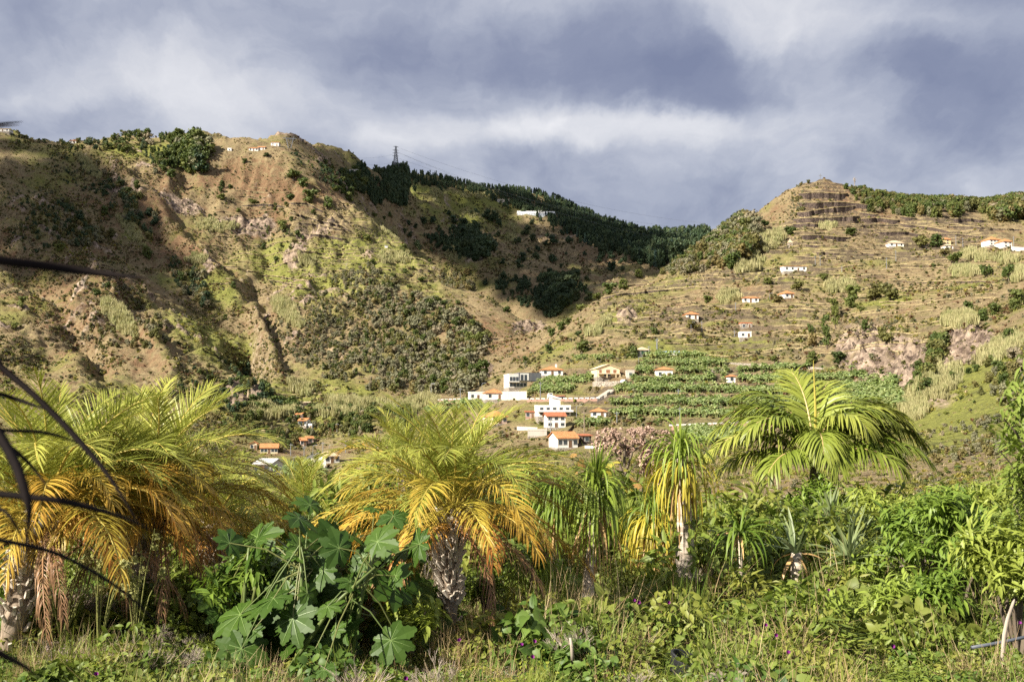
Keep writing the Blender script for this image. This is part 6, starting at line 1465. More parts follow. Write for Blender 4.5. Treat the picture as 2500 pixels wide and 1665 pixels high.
def castor(base_px, Y, leaves, label, seed, fill=0, fill_box=None, meshes=CL, name='castor_plant', stems=3):
    g = random.Random(seed); b = gpoint(base_px[0], base_px[1], Y); b.z = 0; t = empty(name, b); tag(t, label, 'castor plant')
    tops = []
    for k in range(stems):
        a = Vector((g.uniform(-.25, .25), g.uniform(-.2, .2), -.1)); c = Vector((g.uniform(-.7, .7), g.uniform(-.3, .3), g.uniform(.6, 1.1))); tops.append((a, c)); mb = MB(); mb.tube([a, a.lerp(c, .5)+Vector((0, 0, .1)), c], [.022, .018, .010], 7); mb.build('stem', M_STALK, t, smooth=True)
    L = list(leaves)
    for k in range(fill): L.append((g.uniform(fill_box[0], fill_box[1]), g.uniform(fill_box[2], fill_box[3]), g.uniform(42, 80), g.uniform(-.2, 1.2)))
    for (px, py, rp, dy) in L:
        p = gpoint(px, py, Y+dy)-b; sc = rp/F*(Y+dy)*1.05
        up = Vector((g.uniform(-.8, .6), -.55+g.uniform(-.5, .6), .75+g.uniform(-.55, .25))).normalized(); rot = up.to_track_quat('Z', 'Y').to_euler()
        sp = Matrix.Rotation(g.uniform(0, 6.28) if rp < 60 else R(-90+g.uniform(-70, 70)), 4, 'Z')
        o = obj('leaf', g.choice(meshes), t); o.matrix_local = Matrix.Translation(p) @ rot.to_matrix().to_4x4() @ sp @ Matrix.Scale(sc, 4)
        a, c = min(tops, key=lambda q: (q[1]-p).length); f = g.uniform(.55, 1.0); st = a.lerp(c, f)
        mb = MB(); mid = st.lerp(p, .5)+Vector((0, 0, .06)); mb.tube([st, mid, p], [.007, .006, .004], 5, False); mb.build('leaf_stalk', M_STALK, t, smooth=True)
cr7 = lambda x, y: (600+x*.456, 950+y*.456)
LV = [(285,690,120,.0),(345,620,95,.5),(705,815,130,-.3),(500,850,115,-.2),(790,680,95,.3),(930,830,120,.2),(260,885,95,.1),(560,780,90,.6),(330,1090,78,-.1),(440,1160,88,-.2),(270,1225,80,-.1),(375,1385,72,-.4),(800,1000,105,.0),(560,1030,85,-.1),(420,960,90,.3),(640,940,80,.5),(180,1010,80,.4),(60,1190,85,.1),(110,1130,70,.4),(40,1290,80,.0),(690,640,70,.6),(480,1290,60,-.3),(420,1500,70,-.8)]
castor((780, 1560), 9.2, [(*cr7(x, y), r_*.456*1.0, dy) for (x, y, r_, dy) in LV], 'big castor plant with large glossy star-shaped leaves left of the middle palm', 3, 70, (560, 1000, 1310, 1590))
castor((1480, 1330), 14.5, [(1490,1130,42,0),(1465,1150,30,.2),(1505,1165,34,-.1),(1525,1185,30,.1),(1535,1150,24,.3)], 'yellow-leaved castor plant top between the ponytail palms', 4, meshes=[castor_leaf(20, M_CASTY)], stems=1)
castor((1415, 1330), 15.2, [(1418,1132,15,0),(1405,1160,12,.2),(1400,1110,10,.2)], 'castor stem with orange withered leaves behind the ponytail palms', 5, meshes=[castor_leaf(21, M_CASTO)], stems=1)
castor((1556, 1330), 14.0, [(1560,1185,14,0),(1548,1170,11,.1)], 'small castor stem with a withered brown-orange leaf', 6, meshes=[castor_leaf(22, M_CASTO)], stems=1)
castor((620, 1540), 9.8, [(540,1495,45,0),(600,1470,45,.2),(640,1500,50,0),(580,1540,45,-.2),(660,1450,40,.3)], 'low castor plant in the shade under the left palms', 7, 10, (520, 690, 1430, 1560), stems=2)

# dried-flower tree
M_DRYF = foliage_mat('dried_flowers', (.26, .16, .12), (.58, .42, .33), (.42, .28, .22), .1)
def flower_tree():
    p = gpoint(1530, 1250, 19.0); p.z = 0; t = empty('dried_flower_tree', p); tag(t, 'tree with a flat crown of dried pinkish-brown flower heads behind the ponytail palms', 'tree')
    c = lambda px, py: gpoint(px, py, 19.0)-p
    lob = []; g = random.Random(2)
    for k in range(120):
        px = g.uniform(1455, 1640); top = 1040+.0016*(px-1540)**2*.9; py = g.uniform(top, top+40) if g.random() < .7 else g.uniform(1080, 1118); v = c(px, py); lob.append((v.x, v.y+g.uniform(-.45, .45), v.z, g.uniform(.035, .075)))
    me = cloud_mesh('flower_heads', M_DRYF, lob, 5200, .028, 9, squash=.9, aspect=1.2, core=True); obj('flower_heads', me, t)
    mb = MB(); a = c(1525, 1165)
    for (x0, y0, x1, y1) in [(1530,1250,1524,1165),(1524,1165,1500,1095),(1524,1165,1545,1100),(1545,1100,1590,1075),(1500,1095,1480,1075),(1545,1100,1550,1060),(1524,1140,1526,1080),(1590,1250,1600,1130),(1600,1130,1610,1085)]: mb.tube([c(x0, y0), c(x1, y1)], [.03, .018], 6, False)
    mb.build('trunk', M_BARK, t)
    obj('dry_leaves', cloud_mesh('dry_leaves', M_DRYF, [(*c(1595, 1150), .12), (*c(1575, 1125), .15), (*c(1610, 1185), .08)], 160, .08, 10, squash=1.5, core=False), t)
flower_tree()
# ------------------------------------------------------------------ leaves, shrubs and weeds of the garden
def leaves_mesh(name, mat, centres, dirs, ups, L, W, seed, curl=.25, shape='oval', extra=None):
    """many single leaves: folded along the midrib, bent along their length"""
    g = np.random.default_rng(seed); n = len(centres); C = np.asarray(centres); D = norm(np.asarray(dirs)); U = norm(np.asarray(ups)); S = norm(np.cross(D, U)); U = np.cross(S, D)
    L = np.asarray(L)*np.ones(n); W = np.asarray(W)*np.ones(n)
    prof = {'oval': [(0, .0), (.28, .8), (.6, 1.0), (1.0, .0)], 'lance': [(0, .05), (.3, 1.0), (.65, .75), (1.0, .0)], 'heart': [(-.12, .55), (.12, 1.0), (.5, .85), (1.0, .0)]}[shape]
    V = []
    for (q, w) in prof:
        m = C + D*(L*q)[:, None] - U*(L*curl*q*q)[:, None]; V += [m - S*(W*w/2)[:, None] + U*(W*w*.14)[:, None], m - U*0, m + S*(W*w/2)[:, None] + U*(W*w*.14)[:, None]]
    V = np.stack(V, 1).reshape(-1, 3); K = len(prof); b = (np.arange(n)*K*3)[:, None]; Fq = []
    for k in range(K-1):
        for c in (0, 1): i = k*3+c; Fq.append(np.concatenate([b+i, b+i+1, b+i+4, b+i+3], 1))
    Fq = np.concatenate(Fq); tone = np.repeat(np.clip(g.normal(.5, .23, n), 0, 1), K*3)
    if extra is not None and extra.v:
        ev = np.array(extra.v); ef = np.array([f for f in extra.f if len(f) == 4])+len(V); V = np.concatenate([V, ev]); Fq = np.concatenate([Fq, ef]); tone = np.concatenate([tone, np.full(len(ev), .2)])
    me = mesh_np(name, V, Fq, mat); vattr(me, 'tone', tone); vattr(me, 'tip', np.zeros(len(V))); return me
M_WEED = foliage_mat('weed_leaf', (.060, .100, .014), (.215, .265, .042), (.28, .27, .055), .3, .5, .35)
M_VINE = foliage_mat('vine_leaf', (.042, .090, .016), (.165, .24, .045), (.23, .24, .05), .3, .5, .3)
M_LIMEW = foliage_mat('young_weed_leaf', (.15, .20, .02), (.36, .39, .06), (.38, .36, .07), .35, .5, .3)
M_SHRUB = foliage_mat('shrub_leaf', (.075, .135, .018), (.25, .34, .05), (.33, .36, .07), .3, .45, .35)
M_STRAW = foliage_mat('dry_grass', (.26, .19, .09), (.54, .42, .24), (.36, .22, .12), .25, .7, .2)
M_GRASS = foliage_mat('green_grass', (.06, .11, .015), (.22, .28, .05), (.30, .29, .07), .3, .5, .3)
M_PURPD = foliage_mat('dry_purple_weed', (.10, .07, .06), (.26, .20, .17), (.20, .19, .11), .15)
def mound(name, mat, seed, n, r, h, L, W, shape, droop=.2, stems=True):
    """leafy tangle about r wide and h high, leaves facing out and up on thin stems"""
    g = np.random.default_rng(seed); an = g.uniform(0, 6.283, n); q = np.sqrt(g.random(n))*r; z = h*(1-(q/r)**2*.75)*(.35+.65*g.random(n)**.5)
    C = np.stack([q*np.cos(an), q*np.sin(an), z], 1); out = np.stack([np.cos(an), np.sin(an), np.full(n, .15)], 1)+g.normal(size=(n, 3))*.7; out[:, 2] -= droop
    U = np.stack([np.cos(an)*.5, np.sin(an)*.5, np.ones(n)], 1)+g.normal(size=(n, 3))*.45
    mb = MB()
    if stems:
        for k in range(min(24, n//5)): c = C[k]; mb.tube([(c[0]*.2, c[1]*.2, 0), tuple(c*.6+np.array([0, 0, .03])), tuple(c)], [.006, .005, .003], 3, False)
    return leaves_mesh(name, mat, C, out, U, L*(.6+.7*g.random(n)), W*(.6+.7*g.random(n)), seed, .3, shape, mb)
def grass_src(name, mat, seed, n, h, spread, w, lean=.6, K=5):
    g = np.random.default_rng(seed); V = []; Fq = []; T = []
    for i in range(n):
        an = g.uniform(0, 6.283); q = spread*math.sqrt(g.random()); p = np.array([q*math.cos(an), q*math.sin(an), 0.]); a2 = g.uniform(0, 6.283); el = R(90)-abs(g.normal(0, lean)); L = h*g.uniform(.5, 1.15)
        d = np.array([math.cos(a2)*math.cos(el), math.sin(a2)*math.cos(el), math.sin(el)]); sd = np.array([-math.sin(a2+g.normal(0, .6)), math.cos(a2), 0.]); b = len(V); tn = g.random(); gr = g.uniform(.2, 1.6)
        for k in range(K+1):
            ww = w*(1-(k/K)**1.5)*.5+.0006; V += [p-sd*ww, p+sd*ww]; T += [tn]*2; p = p+d*L/K; d = d+np.array([g.normal(0, .05), g.normal(0, .05), -gr/K]); d /= np.linalg.norm(d)
        for k in range(K): i0 = b+2*k; Fq.append((i0, i0+1, i0+3, i0+2))
    me = mesh_np(name, np.array(V), np.array(Fq), mat); vattr(me, 'tone', T); return me
def twig_src(name, mat, seed, h=.6, depth=4, n0=5, r0=.006):
    g = random.Random(seed); mb = MB()
    def grow(a, d, L, r_, lev):
        b = a+d*L; mb.tube([a, b], [r_, r_*.7], 3, False)
        if lev < depth:
            for k in range(3): grow(a.lerp(b, g.uniform(.5, 1)), (d+Vector((g.uniform(-1, 1), g.uniform(-1, 1), g.uniform(-.3, .6)))*.65).normalized(), L*g.uniform(.55, .8), r_*.7, lev+1)
    for k in range(n0): grow(Vector((g.uniform(-.08, .08), g.uniform(-.08, .08), -.05)), Vector((g.uniform(-.6, .6), g.uniform(-.6, .6), 1)).normalized(), h*.38, r0, 0)
    me = mb.mesh(name, mat); vattr(me, 'tone', np.full(len(me.vertices), .6)); return me
M_TWIG = foliage_mat('dead_twigs', (.22, .17, .13), (.46, .38, .31), (.32, .24, .18), 0.)
def rosette_src(name, mat, seed, n=9, L=.16, W=.05):
    g = np.random.default_rng(seed); an = np.arange(n)*2.4; el = np.linspace(.1, 1.1, n); D = np.stack([np.cos(an)*np.cos(el), np.sin(an)*np.cos(el), np.sin(el)], 1); U = np.tile([0, 0, 1.], (n, 1))+D*-.3
    return leaves_mesh(name, mat, D*.01, D, U, L, W, seed, .35, 'lance')
# --- leafy shrubs on the right, each its own thing
def shrub(px, py, Y, rx, rz, label, seed, n=900, L=.135, W=.034, mat=None, name='leafy_shrub', zc=None, lob=7, stem_n=6):
    g = np.random.default_rng(seed); b = gpoint(px, py, Y); c = b.copy(); b.z = 0; t = empty(name, b); tag(t, label, 'shrub')
    H = c.z if zc is None else zc; lobes = [(g.uniform(-.6, .6)*rx, g.uniform(-.6, .6)*rx, H+g.uniform(-.55, .6)*rz, rx*g.uniform(.38, .6)) for _ in range(lob)]
    k = g.integers(0, lob, n//8); d = norm(g.normal(size=(n//8, 3))); Lb = np.array(lobes)[k]; tipp = Lb[:, :3]+d*Lb[:, 3:4]*g.uniform(.55, 1.05, (n//8, 1))*np.array([1, 1, rz/rx])
    tipp[:, 2] = np.maximum(tipp[:, 2], .05)
    C = []; D = []; U = []
    for q, dv in zip(tipp, d):      # a spray of paired leaves along each twig end
        ax = norm(dv*.8+np.array([0, -.1, .35])+g.normal(size=3)*.3); sd = norm(np.cross(ax, g.normal(size=3)))
        for m in range(8):
            s_ = 1 if m % 2 else -1; C.append(q-ax*.05*(7-m)*.6); D.append(ax*.55+sd*s_*.9+g.normal(size=3)*.15+np.array([0, 0, -.15])); U.append(np.array([0, 0, 1.])+ax*.5+g.normal(size=3)*.2)
    obj('foliage', leaves_mesh('foliage', mat or M_SHRUB, np.array(C), np.array(D), np.array(U), L*(.7+.5*g.random(len(C))), W*(.8+.4*g.random(len(C))), seed, .35, 'lance'), t)
    mb = MB()
    for (x, y, z, r_) in lobes[:stem_n]: mb.tube([(x*.15, y*.15, -.1), (x*.5, y*.5, z*.5), (x, y, z)], [.022, .016, .008], 6, False)
    mb.build('stems', M_BARK, t)
for a in [(2250,1275,12.6,.62,.42,'rounded bright green shrub with paired lance leaves right of the yuccas',1,2600),(2400,1290,11.4,.60,.45,'dense green shrub with lance leaves in front of the edge tree',2,2600),(2180,1240,14.5,.55,.35,'green shrub below the right fronds of the feather palm',3,1600),(2330,1390,10.8,.50,.32,'low green shrub with hanging lance leaves near the black pipe',4,1600),(2480,1370,9.6,.50,.40,'darker green shrub cut by the right edge',5,1800),(2140,1370,12.6,.42,.28,'small bushy shrub left of the rounded bright shrub',6,1000),(2440,1245,13.0,.55,.35,'leafy shrub behind the dense green shrub',7,1500),(1765,1255,15.5,.5,.3,'leafy shrub just right of the tallest ponytail palm',8,1100),(1870,1270,15.0,.5,.28,'broad leafy shrub behind the strap plant',9,1100),(1988,1205,16.6,.55,.42,'leafy shrub under the left fronds of the feather palm',10,1100),(2080,1250,17.0,.6,.3,'leafy shrub under the middle of the feather palm',11,1200),(2290,1240,15.5,.6,.3,'tall leafy shrub behind the rounded bright shrub',12,1300),(2370,1225,16.0,.6,.3,'leafy shrub on the skyline of the garden right of the feather palm',13,1200),(1730,1340,12.8,.35,.25,'small leafy bush at the foot of the tallest ponytail palm',14,700),(2200,1440,11.0,.42,.22,'low leafy bush in front of the rounded bright shrub',15,900),(2010,1490,10.3,.45,.2,'low bushy heap of small leaves below the yuccas',16,900),(600,1400,9.9,.40,.28,'dark leafy bush left of the castor plant',17,900),(1000,1490,9.6,.30,.22,'small leafy bush between the castor plant and the middle palm',18,600),(1190,1440,11.6,.35,.22,'leafy bush in the shade right of the middle palm trunk',21,700)]: shrub(a[0], a[1], a[2], a[3], a[4], a[5], a[6]+600, a[7])
M_EDGE = foliage_mat('edge_tree_leaf', (.045, .095, .016), (.165, .245, .042), (.22, .26, .05), .3, .45, .35)
def edge_tree():
    b = gpoint(2500, 1500, 9.8); b.z = 0; t = empty('edge_tree', b); tag(t, 'slender tree with bright lance-leaved sprays at the right edge', 'tree'); g = np.random.default_rng(5); mb = MB(); C = []; D = []; U = []
    tips = [(2470,1000),(2440,1010),(2500,960),(2480,1080),(2510,1120),(2455,1160),(2500,1200),(2520,930),(2490,900),(2530,1000),(2540,1080),(2475,1230),(2515,1270),(2550,1180),(2440,1100),(2540,900),(2560,1000),(2500,1040),(2520,1160)]
    tr = [Vector((.12, 0, -.2)), Vector((.16, .1, .8)), Vector((.12, .1, 1.6)), Vector((.15, .0, 2.3))]; mb.tube(tr, [.045, .035, .025, .012], 8, False)
    for k, (px, py) in enumerate(tips):
        p = gpoint(px, py, 9.8+g.uniform(-.4, .5))-b; a = tr[0].lerp(tr[-1], min(.95, max(.25, (p.z-.35)/2.4))); mb.tube([a, (a+p)/2+Vector((0, 0, .06)), p], [.014, .009, .005], 5, False)
        ax = np.array((p-a).normalized())
        for s_ in range(7):
            q = np.array(p)-ax*g.uniform(0, .35)+g.normal(size=3)*.08; ax2 = norm(ax*.4+np.array([-.2, -.3, .3])+g.normal(size=3)*.5); sd = norm(np.cross(ax2, g.normal(size=3)))
            for m in range(9): C.append(q-ax2*.03*(8-m)); D.append(ax2*.6+sd*(1 if m % 2 else -1)*.9+np.array([0, 0, -.25])+g.normal(size=3)*.15); U.append(np.array([0, 0, 1.])+ax2*.4)
    obj('crown', leaves_mesh('crown', M_EDGE, np.array(C), np.array(D), np.array(U), .13*(.7+.5*g.random(len(C))), .034, 6, .35, 'lance'), t); mb.build('trunk', M_BARK, t)
edge_tree()

W_HEART = [mound('vine_mound', M_VINE, 500+k, 150, .34, .30, .066, .066, 'heart') for k in range(3)]
W_HERB = [mound('herb_mound', M_WEED, 510+k, 260, .30, .34, .06, .028, 'oval') for k in range(3)]
W_FINE = [mound('fine_mound', M_LIMEW, 520+k, 420, .30, .24, .034, .018, 'oval') for k in range(3)]
W_TALL = [mound('tall_mound', M_WEED, 530+k, 300, .34, .62, .10, .036, 'lance', .1) for k in range(3)]
W_GRASS = [grass_src('grass_tuft', M_GRASS, 540+k, 70, .42, .16, .009, .5) for k in range(3)]
W_STRAW = [grass_src('straw_tuft', M_STRAW, 550+k, 60, .55, .16, .005, 1.0) for k in range(3)]
W_TWIG = [twig_src('dead_weed', M_TWIG, 560+k, .6) for k in range(2)]
W_PURP = [mound('dry_mound', M_PURPD, 570+k, 420, .3, .5, .03, .015, 'oval', 0) for k in range(2)]
W_ALL = W_HEART+W_HERB+W_FINE+W_TALL+W_GRASS+W_STRAW+W_TWIG+W_PURP       # 0-2 heart, 3-5 herb, 6-8 fine, 9-11 tall, 12-14 grass, 15-17 straw, 18-19 twig, 20-21 purple
def weeds():
    g = np.random.default_rng(91); N = 11000
    # even cover in the picture: sample distance with weight ~ 1/Y
    Y = 6.6*np.exp(g.random(N)*math.log(30/6.6)); x = (g.random(N)-.5)*(Y*1.02+2.0)
    px = 1250+x/Y*F; n1 = fbm(x/1.3, Y/1.3, 3, 300); n2 = fbm(x/2.6, Y/2.6, 3, 310); n3 = fbm(x/.7, Y/.7, 2, 320)
    w = np.zeros((N, 8)); front = 1-sstep(8.5, 10.0, Y); mid = sstep(8.6, 10, Y)*(1-sstep(12.5, 14, Y)); back = sstep(12.5, 14.5, Y); right = sstep(1650, 1900, px); left = 1-sstep(700, 1000, px); cen = (1-right)*(1-left)
    w[:, 0] = .35+.9*np.clip(n1, 0, 1)*2*(left*.8+cen*.5+right*.4) - .3*back          # heart vines
    w[:, 1] = .45+.5*right+.4*np.clip(n2*2, 0, 1)                                     # herbs
    w[:, 2] = 1.1*front+.4*mid*np.clip(-n1*3, 0, 1)+.35*right                       # fine lime cover
    w[:, 3] = .10+.5*mid*right+.9*back                                                # tall weeds
    w[:, 4] = .35*front+.45*mid                                                       # grass
    w[:, 5] = .34+2.2*cen*mid*np.clip(n2*2+.5, 0, 1.3)+.55*right*mid*np.clip(n1*2, 0, 1)+.6*front*np.clip(n3*2, 0, 1)+.35*back   # straw
    w[:, 6] = .015+.12*left*mid; w[:, 7] = .02+.35*back*right*np.clip(n1*3, 0, 1)
    w = np.clip(w, .005, 9); cum = np.cumsum(w/w.sum(1)[:, None], 1); cl = (g.random(N)[:, None] > cum).sum(1).clip(0, 7)
    base = np.array([0, 3, 6, 9, 12, 15, 18, 20]); cnt = np.array([3, 3, 3, 3, 3, 3, 2, 2]); idx = base[cl]+(g.random(N)*cnt[cl]).astype(int)
    sc = (.66+.30*mid+.62*back)*(.6+.6*g.random(N))*(.55+1.1*sstep(-.1, .45, n1+.5*n3)); sc *= np.where(cl == 2, .85, 1.0); zz = .75+.5*g.random(N)+.1*back*right+.25*np.clip(n2, 0, 1)
    zz *= np.where((cl == 3) & (Y < 12), .6, 1.0)*np.where(cl == 5, 1.0-.08*mid, 1.0)
    keep = np.ones(N, bool)
    for (bx, by, br) in [(-.95*0, 0, .1)]: keep &= np.hypot(x-bx, Y-by) > br
    P = np.stack([x, Y, np.array([terr_z(a, b) for a, b in zip(x, Y)])-.02], 1)
    scatter('undergrowth', P[keep], W_ALL, sc[keep], 'tangle of green weeds, vines and dry straw grass covering the garden', 'undergrowth', idx[keep], .15, zz[keep], 92)
weeds()

# --- morning-glory flowers among the weeds
def flowers():
    g = random.Random(6); mb = MB(); 
    m, t, out = new_mat('purple_petal'); princ(t, out, (.16, .015, .15), .6)
    n = 10; mb.v = [(0, 0, -.02)]+[(math.cos(k*6.283/n)*.013*(1+.06*(k % 2)), math.sin(k*6.283/n)*.013*(1+.06*(k % 2)), .006) for k in range(n)]; mb.f = [(0, 1+k, 1+(k+1) % n) for k in range(n)]; me = mb.mesh('morning_glory', m)
    for (px, py) in [(990,1655),(1121,1562),(1273,1573),(1305,1565),(1300,1603),(235,1645),(1633,1470),(1548,1465),(2023,1440),(1895,1550),(2180,1577),(2350,1370),(2490,1520),(1560,1470),(1925,1592),(1870,1525)]:
        Y = CAMZ*.80*F/(py-1000); p = gpoint(px, py, Y); tag(obj('morning_glory', me, None, p, (R(60)+g.uniform(-.4, .4), 0, g.uniform(-.5, .5))), 'small purple morning glory flower open among the weeds', 'flower', 'morning glory flowers')
flowers()

# --- dead grey bushes and a stalky yellow weed at the left
def dead_bush(px, py, Y, h, label, seed, mat=M_TWIG, depth=5):
    b = gpoint(px, py, Y); b.z = -.3; o = obj('dead_bush', twig_src('dead_bush', mat, seed, h, depth, 4, .004), None, b); tag(o, label, 'dead bush')
dead_bush(345, 1640, 8.9, .62, 'grey leafless dead bush in front of the left palms', 3); dead_bush(440, 1630, 9.1, .45, 'smaller grey dead bush right of the leafless one', 4); dead_bush(190, 1600, 9.4, .45, 'brownish dead bush beside the leaning palm trunk', 5)
M_YW = foliage_mat('yellow_weed', (.20, .21, .06), (.42, .40, .16), (.36, .30, .12), .25)
for k, (px, Y, z) in enumerate([(240, 9.3, .95), (330, 9.6, .9), (150, 9.8, .8)]):
    b = gpoint(px, 1560, Y); b.z = 0; t = empty('stalky_weed', b); tag(t, ['tall stalky weed with pale yellow seed heads by the leaning palm', 'stalky seed-head weed nearer the drooping fronds', 'short stalky weed touching the leaning trunk'][k], 'weed', 'stalky seed-head weeds'); g = random.Random(k); mb = MB(); lob = []
    for q in range(7):
        e = Vector((g.uniform(-.28, .28), g.uniform(-.2, .2), z*g.uniform(.6, 1.1))); mb.tube([(0, 0, -.05), e*.5+Vector((0, 0, .08)), e], [.007, .005, .003], 4, False); lob += [(e.x+g.uniform(-.04, .04), e.y, e.z-g.uniform(0, .18), .04) for _ in range(4)]
    mb.build('stems', M_YW, t); obj('seed_heads', cloud_mesh('seed_heads', M_YW, lob, 420, .02, k, core=False), t)

# --- sticks, pipe, pots
M_BLACKP = plain_mat('grey_pipe', (.10, .11, .13), .5)
def stick(pts, r_, mat, name, label, cat, Y):
    P_ = [gpoint(x, y, Y+dy) for (x, y, dy) in pts]; mb = MB(); mb.tube(P_, r_, 9); tag(mb.build(name, mat, smooth=True), label, cat)
stick([(2446,1625,0),(2448,1592,0),(2452,1548,0),(2460,1510,.02),(2474,1470,.05),(2477,1462,.05)], [.015, .015, .016, .014, .011, .004], M_PALEBARK, 'broken_branch', 'pale broken branch standing upright at the right edge', 'branch', 8.7)
stick([(2372,1580,0),(2420,1572,.05),(2470,1562,.1),(2540,1546,.2)], .014, M_BLACKP, 'irrigation_pipe', 'grey irrigation pipe lying in the weeds at the right edge', 'pipe', 8.9)
stick([(1398,1612,0),(1396,1580,0),(1392,1556,.02)], [.016, .014, .010], M_PALEBARK, 'wooden_stake', 'short pale wooden stake in the grass below the ponytail palms', 'stake', 8.9)
stick([(1266,1395,0),(1268,1370,0)], .02, M_PALEBARK, 'dry_stalk', 'dry stalk beside the middle palm', 'stalk', 12) if False else None
def tub(px, py, Y, r_, h, rz, label):
    b = gpoint(px, py, Y); t = empty('plant_tub', (b.x, b.y, b.z-.5*h), rz); t.rotation_euler = (R(14), R(18), rz); tag(t, label, 'tub'); n = 20; mb = MB()
    for (rr_, z) in ((r_*.78, 0), (r_, h), (r_*1.06, h), (r_*1.06, h+.02), (r_*.94, h+.02), (r_*.74, .03)): mb.v += [(math.cos(k*6.283/n)*rr_, math.sin(k*6.283/n)*rr_, z) for k in range(n)]
    for i in range(5):
        for k in range(n): mb.f.append((i*n+k, i*n+(k+1) % n, (i+1)*n+(k+1) % n, (i+1)*n+k))
    mb.f.append(tuple(reversed(range(n)))); mb.f.append(tuple(5*n+k for k in range(n))); mb.build('shell', M_BLACK, t); MB().tube([(math.cos(k*.3927)*r_*1.04, math.sin(k*.3927)*r_*1.04, h+.022) for k in range(17)], .012, 5, False).build('rim', M_BLACK, t)
tub(1668, 1630, 9.0, .15, .12, .4, 'black rubber plant tub half buried in the weeds'); tub(1745, 1612, 9.15, .12, .06, 1.2, 'flat black rubber dish right of the plant tub')

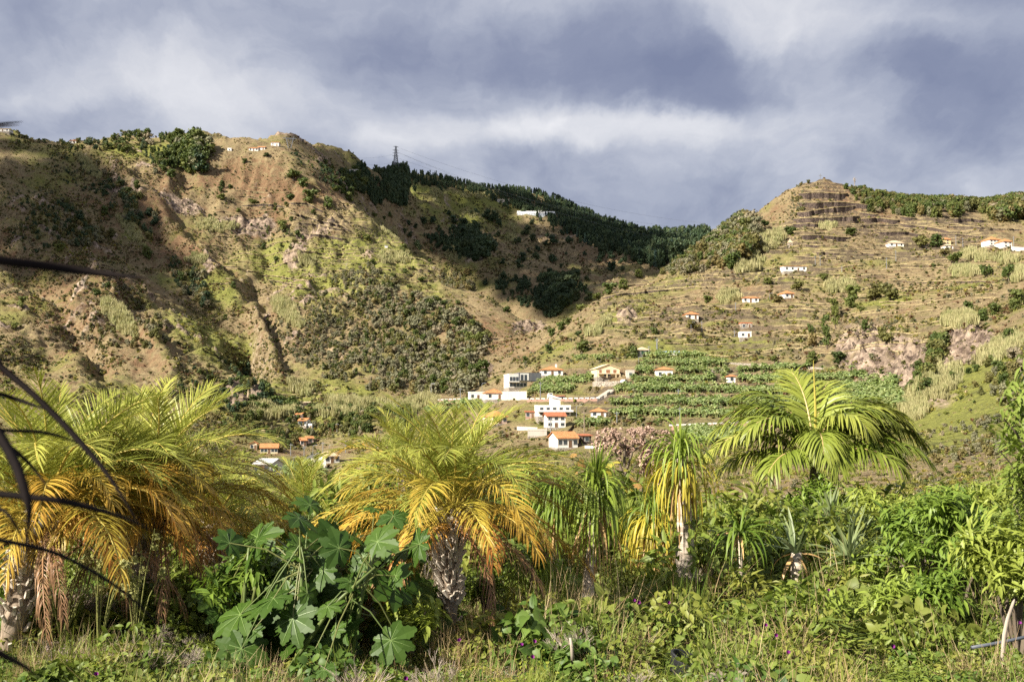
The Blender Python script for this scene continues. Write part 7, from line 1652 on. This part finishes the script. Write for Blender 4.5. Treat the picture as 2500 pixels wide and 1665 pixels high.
# --- long dark strap leaves close to the camera at the left
def near_leaves():
    m, t, out = new_mat('dark_strap_leaf'); tc = t.add('ShaderNodeTexCoord'); n = t.noise(tc.outputs['Object'], 18, 3, .6); princ(t, out, t.mix(n, (.004, .003, .003), (.014, .010, .009)), .8, None, spec=.06)  # dark leaf colour, deepened to hold the shade the blades hang in
    root = P3(-420, 1150, 1.35); t = empty('strap_leaf_plant', (float(root[0]), float(root[1]), 0)); tag(t, 'plant with long dark purple strap leaves reaching in from the left edge', 'plant'); o0 = np.array([root[0], root[1], 0])
    K = 1.062
    blades = [([(-60,590),(0,600),(130,614),(250,630),(345,640)], 24, 1.25), ([(-60,790),(0,842),(80,908),(160,988),(250,1088),(322,1208)], 17, 1.35), ([(-60,1130),(0,1135),(150,1150),(280,1185),(372,1230)], 18, 1.2), ([(-60,1232),(0,1240),(130,1266),(250,1332),(330,1392),(400,1482),(455,1580)], 12, 1.45), ([(-40,898),(0,905),(60,925),(115,945)], 11, 1.5),
              ([(-30,960),(0,1000),(40,1070),(72,1170),(60,1250)], 28, 1.1), ([(-60,1470),(0,1500),(60,1532),(120,1580)], 20, 1.0), ([(-40,287),(0,285),(52,280)], 5, 1.6), ([(-40,292),(10,290),(46,287)], 5, 1.6), ([(-30,832),(60,822),(140,792)], 5, 1.5), ([(-40,988),(90,992),(140,1002),(195,1026)], 9, 1.4), ([(-40,1005),(30,1030),(75,1072),(112,1122)], 11, 1.3), ([(180,870),(250,930),(330,1010)], 0, 1.5), ([(-30,1150),(20,1180),(50,1230),(85,1290)], 9, 1.4)]
    for bi, (pl, wpx, Y) in enumerate(blades):
        if wpx == 0: continue
        pts = np.array(pl, float)*K; s_ = np.concatenate([[0], np.cumsum(np.hypot(*np.diff(pts, axis=0).T))]); q = np.linspace(0, s_[-1], 26); sx = np.interp(q, s_, pts[:, 0]); sy = np.interp(q, s_, pts[:, 1])
        for _ in range(4): sx[1:-1] = (sx[:-2]+2*sx[1:-1]+sx[2:])/4; sy[1:-1] = (sy[:-2]+2*sy[1:-1]+sy[2:])/4
        C = np.array([P3(a, b, Y+.10*math.sin(bi*1.7+k/9)+.004*k) for k, (a, b) in enumerate(zip(sx, sy))]); T = norm(np.gradient(C, axis=0)); view = norm(C-np.array([0, 0, CAMZ])); S = norm(np.cross(T, view)); tw = np.linspace(-.5, .5, 26)+.3*bi % 1
        Sd = S*np.cos(tw)[:, None]+view*np.sin(tw)[:, None]; N_ = norm(np.cross(Sd, T)); f = np.linspace(0, 1, 26); w = wpx*.88*K/F*Y*np.where(f < .55, 1, (1-((f-.55)/.45)**1.6))*.5+.0004
        V = np.stack([C-Sd*w[:, None]+N_*w[:, None]*.25, C-N_*.0006, C+Sd*w[:, None]+N_*w[:, None]*.25, C+N_*.0012], 1).reshape(-1, 3)-o0
        Fq = [(i*4+a, (i+1)*4+a, (i+1)*4+b, i*4+b) for i in range(25) for a, b in ((0, 1), (1, 2), (2, 3), (3, 0))]; obj('leaf', mesh_np('leaf', V, np.array(Fq), m, True), t)
    mb = MB(); mb.tube([(0, 0, -.1), (.0, 0, 1.2), (0, .02, 2.2)], [.05, .04, .03], 8); mb.build('stem', M_BARK, t)
near_leaves()
# ------------------------------------------------------------------ added, unseen clouds up-sun, shaped so their shade falls on chosen slopes
def shade_cloud(poly, n, r, label, seed, rmin, dist=2300):
    g = np.random.default_rng(seed); P, i, j = scatter_points(PA*in_poly(PXg, PYg, poly)*(RR > rmin), n, seed)
    sdv = np.array(sun_dir); C = P + sdv[None]*(dist + g.normal(size=(n, 1))*60); bm = bmesh.new(); o = C.mean(0)
    for c in C-o: bmesh.ops.create_icosphere(bm, subdivisions=1, radius=r*g.uniform(.6, 1.3), matrix=Matrix.Translation(c) @ Matrix.Diagonal((1, 1, .7, 1)))
    me = bpy.data.meshes.new('cloud'); bm.to_mesh(me); bm.free(); me.polygons.foreach_set('use_smooth', np.ones(len(me.polygons), bool)); me.materials.append(M_SHADE_CLOUD)
    tag(obj('cloud', me, None, tuple(o)), label, 'cloud', kind='stuff')
M_SHADE_CLOUD, t_, o_ = new_mat('shade_cloud_white'); princ(t_, o_, (.85, .85, .88), 1.0, spec=0.)
shade_cloud([(1000,420),(1100,430),(1300,455),(1480,540),(1600,580),(1720,585),(1720,640),(1560,680),(1440,745),(1370,790),(1200,712),(1050,620),(960,560),(900,490),(930,430)], 520, 17, 'unseen broken cloud added to shade the far hill', 3, 940)
shade_cloud([(-60,310),(130,335),(230,400),(340,510),(450,640),(400,720),(250,660),(100,680),(-60,650)], 300, 14, 'unseen broken cloud added to shade the left hill', 4, 560)
